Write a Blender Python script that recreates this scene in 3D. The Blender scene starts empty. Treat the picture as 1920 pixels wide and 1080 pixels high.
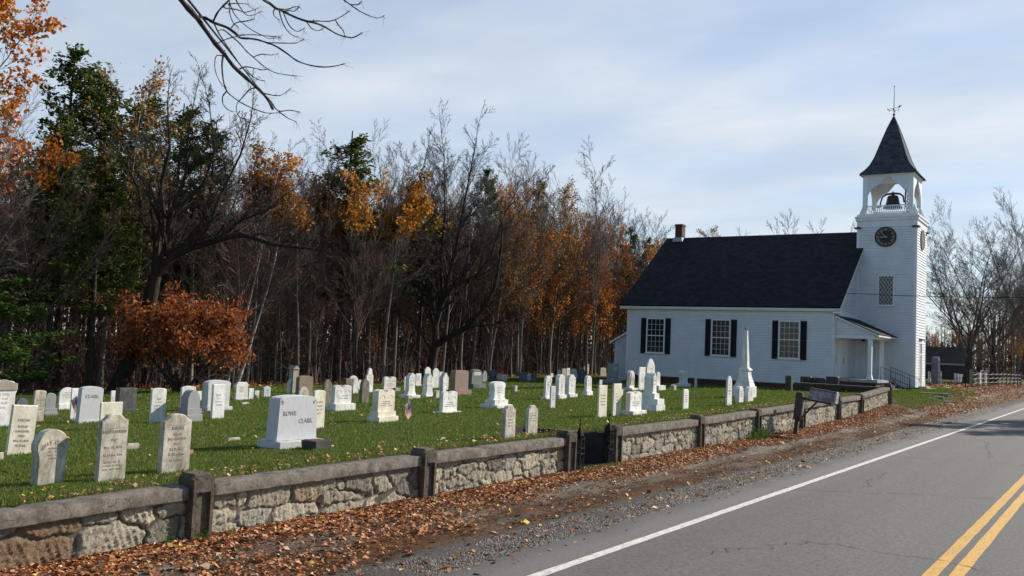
import bpy, math, random
import numpy as np
from mathutils import Vector, Matrix
rad = math.radians
scene = bpy.context.scene
COL = scene.collection

# ---------------------------------------------------------------- camera
CAM_H = 2.5
YAW, PITCH, ROLL, FPX = 34.24, 3.7033, 2.4663, 1700.0
cd = bpy.data.cameras.new('camera'); cam = bpy.data.objects.new('camera', cd); COL.objects.link(cam)
cd.sensor_width = 36.0; cd.lens = 36.0 * FPX / 1920.0; cd.clip_start = .1; cd.clip_end = 3000
cam.matrix_world = (Matrix.Translation((0, 0, CAM_H)) @ Matrix.Rotation(rad(YAW), 4, 'Z')
                    @ Matrix.Rotation(rad(90 + PITCH), 4, 'X') @ Matrix.Rotation(rad(ROLL), 4, 'Z'))
scene.camera = cam
# ---------------------------------------------------------------- light
SUN_AZ, SUN_EL = 27.0, 31.0        # azimuth from +Y (along the road) towards +X
sd = bpy.data.lights.new('sun', 'SUN'); sun = bpy.data.objects.new('sun', sd); COL.objects.link(sun)
sd.energy = 5.0; sd.angle = rad(.5); sd.color = (1.0, .93, .82)
svec = Vector((math.sin(rad(SUN_AZ)) * math.cos(rad(SUN_EL)), math.cos(rad(SUN_AZ)) * math.cos(rad(SUN_EL)), math.sin(rad(SUN_EL))))
sun.rotation_euler = svec.to_track_quat('Z', 'Y').to_euler(); sun.location = svec * 200
world = bpy.data.worlds.new('World'); scene.world = world; world.use_nodes = True
nt = world.node_tree; nt.nodes.clear()
def nn(t, kind, **kw):
    n = t.nodes.new(kind)
    for k, v in kw.items():
        if k in n.inputs.keys(): n.inputs[k].default_value = v
        else: setattr(n, k, v)
    return n
sky = nn(nt, 'ShaderNodeTexSky', sky_type='NISHITA', sun_disc=False, sun_elevation=rad(SUN_EL), sun_rotation=rad(SUN_AZ), air_density=1.0, dust_density=.1, ozone_density=2.4)
tc = nn(nt, 'ShaderNodeTexCoord'); sep = nn(nt, 'ShaderNodeSeparateXYZ'); nt.links.new(tc.outputs['Generated'], sep.inputs[0])
# project the view direction on a flat cloud layer
dv = nn(nt, 'ShaderNodeMath', operation='ADD'); nt.links.new(sep.outputs['Z'], dv.inputs[0]); dv.inputs[1].default_value = .12
sc_ = nn(nt, 'ShaderNodeVectorMath', operation='DIVIDE'); cb = nn(nt, 'ShaderNodeCombineXYZ')
for i in range(3): nt.links.new(dv.outputs[0], cb.inputs[i])
nt.links.new(tc.outputs['Generated'], sc_.inputs[0]); nt.links.new(cb.outputs[0], sc_.inputs[1])
mp = nn(nt, 'ShaderNodeMapping'); nt.links.new(sc_.outputs[0], mp.inputs[0]); mp.inputs['Scale'].default_value = (.55, .9, 1); mp.inputs['Rotation'].default_value = (0, 0, rad(25)); mp.inputs['Location'].default_value = (3.1, .4, 0)
n1 = nn(nt, 'ShaderNodeTexNoise', Scale=1.3, Detail=7.0, Roughness=.52, Distortion=.4); nt.links.new(mp.outputs[0], n1.inputs['Vector'])
r1 = nn(nt, 'ShaderNodeValToRGB'); nt.links.new(n1.outputs[0], r1.inputs[0])
r1.color_ramp.elements[0].position = .36; r1.color_ramp.elements[0].color = (.55, .55, .55, 1)
r1.color_ramp.elements[1].position = .68; r1.color_ramp.elements[1].color = (.95, .95, .95, 1)
n2 = nn(nt, 'ShaderNodeTexNoise', Scale=2.6, Detail=5.0, Roughness=.55); nt.links.new(mp.outputs[0], n2.inputs['Vector'])
r2 = nn(nt, 'ShaderNodeValToRGB'); nt.links.new(n2.outputs[0], r2.inputs[0])
r2.color_ramp.elements[0].position = .3; r2.color_ramp.elements[0].color = (4.2, 4.85, 5.65, 1)
r2.color_ramp.elements[1].position = .7; r2.color_ramp.elements[1].color = (5.8, 6.05, 6.5, 1)
mx = nn(nt, 'ShaderNodeMix', data_type='RGBA')
# cloud kept to the viewed side; unseen half cleared to darken the church wall
dt = nn(nt, 'ShaderNodeVectorMath', operation='DOT_PRODUCT'); nt.links.new(tc.outputs['Generated'], dt.inputs[0]); dt.inputs[1].default_value = (-.50, .86, .0)
mrx = nn(nt, 'ShaderNodeMapRange'); mrx.interpolation_type = 'SMOOTHSTEP'; mrx.inputs[1].default_value = -.05; mrx.inputs[2].default_value = .60; nt.links.new(dt.outputs['Value'], mrx.inputs[0])
mcl = nn(nt, 'ShaderNodeMath', operation='MULTIPLY'); nt.links.new(r1.outputs[0], mcl.inputs[0]); nt.links.new(mrx.outputs[0], mcl.inputs[1])
nt.links.new(mcl.outputs[0], mx.inputs['Factor']); nt.links.new(sky.outputs[0], mx.inputs['A']); nt.links.new(r2.outputs[0], mx.inputs['B'])
bg = nn(nt, 'ShaderNodeBackground', Strength=.10); wo = nn(nt, 'ShaderNodeOutputWorld')
nt.links.new(mx.outputs['Result'], bg.inputs[0]); nt.links.new(bg.outputs[0], wo.inputs[0])
scene.view_settings.view_transform = 'Standard'; scene.view_settings.look = 'None'; scene.view_settings.exposure = .50; scene.view_settings.gamma = 1
scene.view_settings.use_curve_mapping = False
scene.cycles.max_bounces = 5; scene.cycles.transparent_max_bounces = 6

# ---------------------------------------------------------------- helpers
def tag(o, label=None, cat=None, group=None, kind=None):
    if label: o['label'] = label
    if cat: o['category'] = cat
    if group: o['group'] = group
    if kind: o['kind'] = kind
    return o
def empty(name, loc=(0, 0, 0), rz=0., parent=None):
    o = bpy.data.objects.new(name, None); COL.objects.link(o); o.location = loc; o.rotation_euler = (0, 0, rz)
    o.empty_display_size = .1
    if parent: o.parent = parent
    return o
class MB:
    def __init__(s): s.v = []; s.f = []; s.c = []
    def quad(s, a, b, c, d, col=None):
        n = len(s.v); s.v += [a, b, c, d]; s.f.append((n, n+1, n+2, n+3)); s.c.append(col)
    def poly(s, pts, col=None):
        n = len(s.v); s.v += list(pts); s.f.append(tuple(range(n, n+len(pts)))); s.c.append(col)
    def box(s, x0, x1, y0, y1, z0, z1, col=None):
        n = len(s.v)
        s.v += [(x0,y0,z0),(x1,y0,z0),(x1,y1,z0),(x0,y1,z0),(x0,y0,z1),(x1,y0,z1),(x1,y1,z1),(x0,y1,z1)]
        for f in ((0,3,2,1),(4,5,6,7),(0,1,5,4),(1,2,6,5),(2,3,7,6),(3,0,4,7)):
            s.f.append(tuple(n+i for i in f)); s.c.append(col)
    def obox(s, M, sx, sy, sz, taper=1.0, col=None):
        """box centred in x,y with its base at the origin of M"""
        n = len(s.v); P = []
        for z, k in ((0, 1), (sz, taper)):
            for x, y in ((-1,-1),(1,-1),(1,1),(-1,1)): P.append(tuple(M @ Vector((x*sx/2*k, y*sy/2*k, z))))
        s.v += P
        for f in ((0,3,2,1),(4,5,6,7),(0,1,5,4),(1,2,6,5),(2,3,7,6),(3,0,4,7)):
            s.f.append(tuple(n+i for i in f)); s.c.append(col)
    def prism(s, pts, x0, x1, ch=.0, col=None):
        """outline in (y,z), extruded from x0 (back) to x1 (front), chamfered edges"""
        m = len(pts); cy = sum(p[0] for p in pts)/m; cz = sum(p[1] for p in pts)/m
        def ins(d):
            R = []
            for y, z in pts:
                L = math.hypot(y-cy, z-cz) or 1; R.append((y-(y-cy)/L*d, z-(z-cz)/L*d if z > pts[0][1]+1e-4 else z))
            return R
        rings = [(x0, ins(ch)), (x0+ch, pts), (x1-ch, pts), (x1, ins(ch))] if ch else [(x0, pts), (x1, pts)]
        n = len(s.v)
        for x, R in rings: s.v += [(x, y, z) for y, z in R]
        for r in range(len(rings)-1):
            for i in range(m):
                j = (i+1) % m; s.f.append((n+r*m+i, n+r*m+j, n+(r+1)*m+j, n+(r+1)*m+i)); s.c.append(col)
        s.f.append(tuple(n+i for i in reversed(range(m)))); s.c.append(col)
        k = n+(len(rings)-1)*m; s.f.append(tuple(k+i for i in range(m))); s.c.append(col)
    def tube(s, pts, rs, k=4, cap=True, col=None):
        n0 = len(s.v); pv = None
        for i, p in enumerate(pts):
            p = Vector(p)
            a = Vector(pts[max(i-1, 0)]); b = Vector(pts[min(i+1, len(pts)-1)]); d = (b-a)
            d = d.normalized() if d.length > 1e-9 else Vector((0, 0, 1))
            if pv is None: u = d.orthogonal().normalized()
            else:
                u = pv - d*pv.dot(d); u = u.normalized() if u.length > 1e-6 else d.orthogonal().normalized()
            pv = u; w = d.cross(u)
            r = rs[i] if isinstance(rs, (list, tuple)) else rs
            for q in range(k):
                a_ = 2*math.pi*q/k; s.v.append(tuple(p + (u*math.cos(a_)+w*math.sin(a_))*r))
        for i in range(len(pts)-1):
            for q in range(k):
                j = (q+1) % k; s.f.append((n0+i*k+q, n0+i*k+j, n0+(i+1)*k+j, n0+(i+1)*k+q)); s.c.append(col)
        if cap:
            s.f.append(tuple(n0+q for q in reversed(range(k)))); s.c.append(col)
            e = n0+(len(pts)-1)*k; s.f.append(tuple(e+q for q in range(k))); s.c.append(col)
    def lathe(s, prof, cx=0, cy=0, k=12, col=None):
        n0 = len(s.v)
        for r, z in prof:
            for q in range(k):
                a = 2*math.pi*q/k; s.v.append((cx+r*math.cos(a), cy+r*math.sin(a), z))
        for i in range(len(prof)-1):
            for q in range(k):
                j = (q+1) % k; s.f.append((n0+i*k+q, n0+i*k+j, n0+(i+1)*k+j, n0+(i+1)*k+q)); s.c.append(col)
        s.f.append(tuple(n0+q for q in reversed(range(k)))); s.c.append(col)
        e = n0+(len(prof)-1)*k; s.f.append(tuple(e+q for q in range(k))); s.c.append(col)
    def mesh(s, name, mat, smooth=False):
        me = bpy.data.meshes.new(name); me.from_pydata(s.v, [], s.f)
        if any(c is not None for c in s.c):
            ca = me.color_attributes.new('tint', 'FLOAT_COLOR', 'CORNER'); arr = []
            for f, c in zip(s.f, s.c):
                c = c or (1, 1, 1); arr += [c[0], c[1], c[2], 1.0]*len(f)
            ca.data.foreach_set('color', arr)
        if mat: me.materials.append(mat)
        if smooth: me.polygons.foreach_set('use_smooth', [True]*len(me.polygons))
        me.update(); return me
    def build(s, name, mat, parent=None, smooth=False, loc=None):
        o = bpy.data.objects.new(name, s.mesh(name, mat, smooth)); COL.objects.link(o)
        if parent: o.parent = parent
        if loc: o.location = loc
        return o
def npmesh(name, verts, faces, mat, colors=None, smooth=False, percorner=False):
    """verts (n,3); faces (m,k) of equal size; colors per face (m,3) or per vertex (n,3)"""
    me = bpy.data.meshes.new(name); n = len(verts); m, k = faces.shape
    me.vertices.add(n); me.vertices.foreach_set('co', np.asarray(verts, np.float32).ravel())
    me.loops.add(m*k); me.loops.foreach_set('vertex_index', faces.astype(np.int32).ravel())
    me.polygons.add(m); me.polygons.foreach_set('loop_start', np.arange(0, m*k, k, dtype=np.int32))
    me.polygons.foreach_set('loop_total', np.full(m, k, np.int32))
    me.update(calc_edges=True)
    if colors is not None:
        if len(colors) == n and not percorner:
            ca = me.color_attributes.new('tint', 'FLOAT_COLOR', 'POINT'); A = np.ones((n, 4), np.float32); A[:, :3] = colors
        else:
            ca = me.color_attributes.new('tint', 'FLOAT_COLOR', 'CORNER'); A = np.ones((m*k, 4), np.float32); A[:, :3] = np.repeat(colors, k, 0)
        ca.data.foreach_set('color', A.ravel())
    if smooth: me.polygons.foreach_set('use_smooth', np.ones(m, bool))
    if mat: me.materials.append(mat)
    me.update(); return me
def link(name, me, parent=None, loc=None):
    o = bpy.data.objects.new(name, me); COL.objects.link(o)
    if parent: o.parent = parent
    if loc is not None: o.location = loc
    return o

# ---------------------------------------------------------------- materials
def newmat(name):
    m = bpy.data.materials.new(name); m.use_nodes = True; t = m.node_tree
    return m, t, t.nodes['Principled BSDF']
def mixc(t, fac, a, b, mode='MIX'):
    n = t.nodes.new('ShaderNodeMix'); n.data_type = 'RGBA'; n.blend_type = mode
    for s, v in (('Factor', fac), ('A', a), ('B', b)):
        if hasattr(v, 'is_output') or isinstance(v, bpy.types.NodeSocket): t.links.new(v, n.inputs[s])
        elif s == 'Factor': n.inputs[s].default_value = v
        else: n.inputs[s].default_value = (*v, 1) if len(v) == 3 else v
    return n.outputs['Result']
def noise(t, scale, detail=4, rough=.55, vec=None, dist=0, kind='Object', stretch=None, lo=None, hi=None):
    if vec is None:
        c = t.nodes.new('ShaderNodeTexCoord'); vec = c.outputs[kind] if kind != 'World' else None
        if vec is None: vec = t.nodes.new('ShaderNodeNewGeometry').outputs['Position']
    if stretch:
        mpn = t.nodes.new('ShaderNodeMapping'); mpn.inputs['Scale'].default_value = stretch; t.links.new(vec, mpn.inputs[0]); vec = mpn.outputs[0]
    n = t.nodes.new('ShaderNodeTexNoise'); n.inputs['Scale'].default_value = scale; n.inputs['Detail'].default_value = detail
    n.inputs['Roughness'].default_value = rough; n.inputs['Distortion'].default_value = dist; t.links.new(vec, n.inputs['Vector'])
    out = n.outputs[0]
    if lo is not None:
        mr = t.nodes.new('ShaderNodeMapRange'); mr.inputs[1].default_value = lo; mr.inputs[2].default_value = hi; t.links.new(out, mr.inputs[0]); out = mr.outputs[0]
    return out
def bump(t, b, h, strength=.3, dist=.02):
    n = t.nodes.new('ShaderNodeBump'); n.inputs['Strength'].default_value = strength; n.inputs['Distance'].default_value = dist
    t.links.new(h, n.inputs['Height']); t.links.new(n.outputs[0], b.inputs['Normal'])
def attr(t, name='tint'):
    n = t.nodes.new('ShaderNodeVertexColor'); n.layer_name = name; return n.outputs[0]
def simple(name, col, rough=.7, col2=None, scale=6, bstr=0, metal=0, spec=.5, lo=.35, hi=.65, stretch=None, kind='Object', bd=.01):
    m, t, b = newmat(name); b.inputs['Roughness'].default_value = rough; b.inputs['Metallic'].default_value = metal
    b.inputs['Specular IOR Level'].default_value = spec
    if col2:
        f = noise(t, scale, 6, .6, lo=lo, hi=hi, stretch=stretch, kind=kind); t.links.new(mixc(t, f, col, col2), b.inputs['Base Color'])
    else: b.inputs['Base Color'].default_value = (*col, 1)
    if bstr: bump(t, b, noise(t, scale*4, 5, .6, kind=kind), bstr, bd)
    return m
M = {}
M['paint'] = simple('white_paint', (.68, .70, .74), .6, (.60, .62, .66), 1.2)
M['trim'] = simple('trim_paint', (.74, .76, .78), .5, (.68, .69, .70), 2)
M['foundation'] = simple('brick_foundation', (.05, .022, .018), .9, (.12, .05, .04), 3, .4)
M['iron'] = simple('black_iron', (.008, .008, .009), .75, spec=.2)
M['black'] = simple('black_shutter', (.008, .009, .012), .6)
M['gold'] = simple('gilt_paint', (.50, .42, .26), .6)
M['bronze'] = simple('bronze', (.035, .028, .02), .5, (.06, .045, .03), 5, metal=.5)
M['glass'] = simple('window_glass', (.010, .012, .016), .12, (.02, .025, .03), 1.1, spec=.30)
M['chim'] = simple('chimney_brick', (.11, .035, .025), .85, (.065, .024, .018), 9, .4)
M['lead'] = simple('lead_flashing', (.30, .33, .38), .5)
def roofmat(name, c1, c2, sx, sz):
    m, t, b = newmat(name); b.inputs['Roughness'].default_value = .92; b.inputs['Specular IOR Level'].default_value = .2
    g = t.nodes.new('ShaderNodeTexCoord')
    mp_ = t.nodes.new('ShaderNodeMapping'); t.links.new(g.outputs['UV'], mp_.inputs[0])
    br = t.nodes.new('ShaderNodeTexBrick'); t.links.new(mp_.outputs[0], br.inputs['Vector'])
    br.inputs['Scale'].default_value = 1; br.inputs['Brick Width'].default_value = sx; br.inputs['Row Height'].default_value = sz
    br.inputs['Mortar Size'].default_value = .02; br.inputs['Color1'].default_value = (*c1, 1); br.inputs['Color2'].default_value = (*c2, 1); br.inputs['Mortar'].default_value = (c1[0]*.4, c1[1]*.4, c1[2]*.4, 1)
    nz = noise(t, 2.2, 5, kind='Object', lo=.3, hi=.7)
    t.links.new(mixc(t, .5, br.outputs['Color'], mixc(t, nz, c1, c2), 'MIX'), b.inputs['Base Color'])
    bump(t, b, br.outputs['Fac'], .5, -.02); return m
M['shingle'] = roofmat('dark_shingle', (.006, .006, .009), (.030, .030, .040), .35, .2)
M['slate'] = roofmat('spire_shingle', (.022, .026, .036), (.10, .105, .125), .28, .17)
M['iron_rust'] = simple('mailbox_metal', (.24, .24, .28), .5, (.12, .11, .13), 6, .2, metal=.3, lo=.4, hi=.6)
M['rust'] = simple('rust', (.25, .07, .03), .9, (.12, .05, .03), 12)
def cracked(name, a, b_, vs):
    m, t, b = newmat(name); b.inputs['Roughness'].default_value = .95; b.inputs['Specular IOR Level'].default_value = .15
    P = t.nodes.new('ShaderNodeNewGeometry').outputs['Position']
    f = noise(t, 7, 8, .72, vec=P, lo=.36, hi=.64); c = mixc(t, f, a, b_); g = noise(t, 38, 5, .8, vec=P, lo=.42, hi=.7); q = t.nodes.new('ShaderNodeMath'); q.operation = 'MULTIPLY'; q.inputs[1].default_value = .45; t.links.new(g, q.inputs[0]); c = mixc(t, q.outputs[0], c, tuple(x*.45 for x in b_))
    v = t.nodes.new('ShaderNodeTexVoronoi'); v.feature = 'DISTANCE_TO_EDGE'; v.inputs['Scale'].default_value = vs
    ds = t.nodes.new('ShaderNodeVectorMath'); ds.operation = 'ADD'; nz = t.nodes.new('ShaderNodeTexNoise'); nz.inputs['Scale'].default_value = 5; nz.inputs['Detail'].default_value = 6; t.links.new(P, nz.inputs['Vector'])
    sc = t.nodes.new('ShaderNodeVectorMath'); sc.operation = 'SCALE'; sc.inputs['Scale'].default_value = .35; t.links.new(nz.outputs['Color'], sc.inputs[0]); t.links.new(P, ds.inputs[0]); t.links.new(sc.outputs[0], ds.inputs[1]); t.links.new(ds.outputs[0], v.inputs['Vector'])
    l = t.nodes.new('ShaderNodeMapRange'); l.inputs[1].default_value = .004; l.inputs[2].default_value = .014; l.inputs[3].default_value = 1; l.inputs[4].default_value = 0; t.links.new(v.outputs['Distance'], l.inputs[0])
    mk = t.nodes.new('ShaderNodeMath'); mk.operation = 'MULTIPLY'; t.links.new(l.outputs[0], mk.inputs[0]); t.links.new(noise(t, 1.6, 3, .5, vec=P, lo=.50, hi=.56), mk.inputs[1])
    c = mixc(t, mk.outputs[0], c, (.018, .015, .012)); t.links.new(c, b.inputs['Base Color']); bump(t, b, noise(t, 30, 6, .8, vec=P), .7, .012); return m
M['oldwood'] = simple('weathered_wood', (.075, .06, .05), .9, (.03, .024, .02), 5, .5, stretch=(6, 6, 1))
M['palewood'] = simple('pale_wood', (.22, .19, .15), .9, (.12, .10, .08), 5, .4, stretch=(6, 6, 1))
M['concrete'] = cracked('old_concrete', (.155, .13, .10), (.06, .05, .04), 3.0)
M['cap'] = cracked('wall_cap_concrete', (.23, .20, .17), (.09, .077, .064), 3.2)
def stonemat(name, base, stain, amt=.5, rough=.75, scale=5, streak=False):
    m, t, b = newmat(name); b.inputs['Roughness'].default_value = rough; b.inputs['Specular IOR Level'].default_value = .3
    oi = t.nodes.new('ShaderNodeObjectInfo'); c = t.nodes.new('ShaderNodeTexCoord')
    ad = t.nodes.new('ShaderNodeVectorMath'); ad.operation = 'ADD'
    cx = t.nodes.new('ShaderNodeCombineXYZ')
    mu = t.nodes.new('ShaderNodeMath'); mu.operation = 'MULTIPLY'; mu.inputs[1].default_value = 37; t.links.new(oi.outputs['Random'], mu.inputs[0])
    for i in range(3): t.links.new(mu.outputs[0], cx.inputs[i])
    t.links.new(c.outputs['Object'], ad.inputs[0]); t.links.new(cx.outputs[0], ad.inputs[1])
    f1 = noise(t, scale, 8, .68, vec=ad.outputs[0], lo=.5-.18*amt, hi=.72, stretch=(1, 1, .45) if not streak else (1, 2.2, .7), dist=.3)
    f2 = noise(t, scale*5, 6, .7, vec=ad.outputs[0], lo=.42, hi=.75)
    m1 = t.nodes.new('ShaderNodeMath'); m1.operation = 'MULTIPLY'; t.links.new(f1, m1.inputs[0]); m1.inputs[1].default_value = amt
    c1 = mixc(t, m1.outputs[0], base, stain)
    m2 = t.nodes.new('ShaderNodeMath'); m2.operation = 'MULTIPLY'; t.links.new(f2, m2.inputs[0]); m2.inputs[1].default_value = amt*.45
    c2 = mixc(t, m2.outputs[0], c1, tuple(x*.7 for x in stain))
    t.links.new(c2, b.inputs['Base Color']); bump(t, b, noise(t, 45, 4, .7, vec=ad.outputs[0]), .25, .006); return m
ST = {
 'white': stonemat('white_marble', (.84, .83, .80), (.36, .33, .28), .82),
 'cream': stonemat('cream_marble', (.78, .72, .59), (.36, .30, .20), .7),
 'aged': stonemat('lichen_marble', (.68, .63, .52), (.15, .12, .085), 1.0, scale=7),
 'lichen': stonemat('dark_lichen_stone', (.25, .22, .17), (.07, .055, .04), 1.0, scale=9),
 'gray': stonemat('grey_granite', (.30, .30, .30), (.20, .20, .20), .5),
 'gray2': stonemat('fine_grey_granite', (.52, .52, .53), (.36, .37, .38), .45, scale=14),
 'gray3': stonemat('pale_granite', (.55, .55, .54), (.26, .26, .26), .5),
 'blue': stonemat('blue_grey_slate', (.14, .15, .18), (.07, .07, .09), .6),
 'polish': stonemat('polished_dark_granite', (.05, .05, .055), (.18, .17, .17), .8, rough=.22, streak=True),
 'brown': stonemat('brown_granite', (.27, .20, .13), (.14, .10, .07), .7),
 'brown2': stonemat('red_brown_granite', (.29, .20, .16), (.18, .12, .10), .6, scale=12),
 'tan': stonemat('tan_stone', (.36, .32, .25), (.20, .17, .13), .7),
 'green': stonemat('grey_green_granite', (.15, .17, .14), (.10, .11, .09), .5),
 'pink': stonemat('pink_granite', (.52, .40, .38), (.38, .29, .27), .4),
 'black': stonemat('black_granite', (.02, .02, .022), (.05, .05, .05), .5, rough=.4),
}
M['ink'] = simple('carved_letters', (.30, .275, .235), .9)
M['ink_soft'] = simple('worn_letters', (.43, .39, .31), .9)
def barkmat(name, a, b_, white=False):
    m, t, b = newmat(name); b.inputs['Roughness'].default_value = .95; b.inputs['Specular IOR Level'].default_value = .15
    f = noise(t, 3.0, 6, .65, stretch=(3, 3, .5), lo=.35, hi=.65)
    t.links.new(mixc(t, f, a, b_), b.inputs['Base Color']); bump(t, b, noise(t, 12, 5, .7, stretch=(3, 3, .6)), .6, .03); return m
M['bark'] = barkmat('bark', (.135, .112, .09), (.055, .045, .037))
M['bark_pale'] = barkmat('pale_bark', (.24, .21, .175), (.10, .085, .07))
M['bark_black'] = barkmat('black_bark', (.052, .042, .035), (.02, .017, .014))
M['bark_dark'] = barkmat('dark_bark', (.08, .065, .053), (.035, .028, .023))
M['birch'] = barkmat('birch_bark', (.46, .43, .38), (.16, .14, .12))
M['twig'] = simple('twigs', (.155, .122, .098), .9, (.09, .07, .056), 2)
M['twig_red'] = simple('reddish_twigs', (.18, .108, .085), .9, (.105, .064, .053), 2)
M['twig_pale'] = simple('pale_twigs', (.19, .16, .135), .9, (.11, .09, .075), 2)
def leafmat(name, trans=.35):
    m, t, b = newmat(name); b.inputs['Roughness'].default_value = .65; b.inputs['Specular IOR Level'].default_value = .25
    c = attr(t); t.links.new(c, b.inputs['Base Color'])
    tr = t.nodes.new('ShaderNodeBsdfTranslucent'); t.links.new(c, tr.inputs[0]); mxs = t.nodes.new('ShaderNodeMixShader'); mxs.inputs[0].default_value = trans
    t.links.new(b.outputs[0], mxs.inputs[1]); t.links.new(tr.outputs[0], mxs.inputs[2]); t.links.new(mxs.outputs[0], t.nodes['Material Output'].inputs[0]); return m
M['leaf'] = leafmat('leaves', .4)
M['litter'] = leafmat('fallen_leaves', .12)
M['blade'] = leafmat('grass_blades', .3)
# --- ground heights (metres; X across the road, Y along it, camera at 0,0,2.5) ---
_LP = np.array([(-9.6,-14,.44),(-9.6,-5,.5),(-9.6,5,.55),(-9.6,11.5,.64),(-9.6,17,.69),(-9.6,23,.74),(-9.6,28,.83),(-9.6,37,.93),(-9.6,42,.98),(-9.8,46.5,1.0),
 (-14,46.5,.88),(-15.7,60,.62),(-23,60,.42),(-31,60,.36),(-36,60,.25),(-25,72,.5),(-12,73,.85),(-11,62,.78),(-9.5,55,.62),(-9.4,77,.9),(-8.6,103,.9),(-20,90,.7),
 (-41,-10,-.7),(-41,5,-.6),(-41,20,-.5),(-41,32,-.4),(-41,50,-.12),(-41,68,.2),(-41,90,.3),(-60,20,-.9),(-60,60,-.3),(-22,10,.25),(-22,30,.35),(-22,45,.5),(-60,110,.4),(-15,140,.9),(-80,-10,-1.0),(-80,60,-.6)])
def _tps_fit(P):
    n=len(P); d=np.hypot(P[:,None,0]-P[None,:,0],P[:,None,1]-P[None,:,1]); K=d*d*np.log(d+1e-9)+np.eye(n)*30.
    A=np.zeros((n+3,n+3)); A[:n,:n]=K; A[:n,n]=1; A[:n,n+1:]=P[:,:2]; A[n,:n]=1; A[n+1:,:n]=P[:,:2].T
    return np.linalg.solve(A,np.concatenate([P[:,2],[0,0,0]]))
_LW=_tps_fit(_LP)
def lawn_z(x,y):
    x=np.clip(np.asarray(x,float),-90,-2); y=np.clip(np.asarray(y,float),-15,140)
    d=np.hypot(x[...,None]-_LP[:,0],y[...,None]-_LP[:,1])
    return (d*d*np.log(d+1e-9))@_LW[:-3]+_LW[-3]+x*_LW[-2]+y*_LW[-1]
def _ss(a,b,v):
    t=np.clip((np.asarray(v,float)-a)/(b-a),0,1); return t*t*(3-2*t)
def verge_z(x,y):
    # from the asphalt edge (x=-6.1) up to the wall foot (x=-9.4)
    x=np.asarray(x,float); y=np.asarray(y,float)
    foot=np.interp(y,[-20,12,25,32,37,40.5,46.3,50,57,64,77,103,140],[-.03,0,.03,.08,.17,.3,.54,.6,.62,.8,.9,.9,.9])
    t=np.clip((-6.5-x)/2.9,0,1.0)
    w=np.where(y>46,t**1.3,t**1.6)
    return foot*w-.0+np.where(x>-6.1,-.02,0)
def ground_z(x,y):
    x=np.asarray(x,float); y=np.asarray(y,float)
    L=lawn_z(x,y); V=verge_z(x,y)
    # before the corner post the wall holds the step; past it the bank is smooth
    k=_ss(-10.4,-9.3,x); soft=L*(1-k)+V*k
    hard=np.where(x<-9.6,L,V)
    g=_ss(46.2,48.0,y)
    z=hard*(1-g)+soft*g
    e=_ss(-95,-160,x); z=z*(1-e)-1.2*e
    return z
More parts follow.
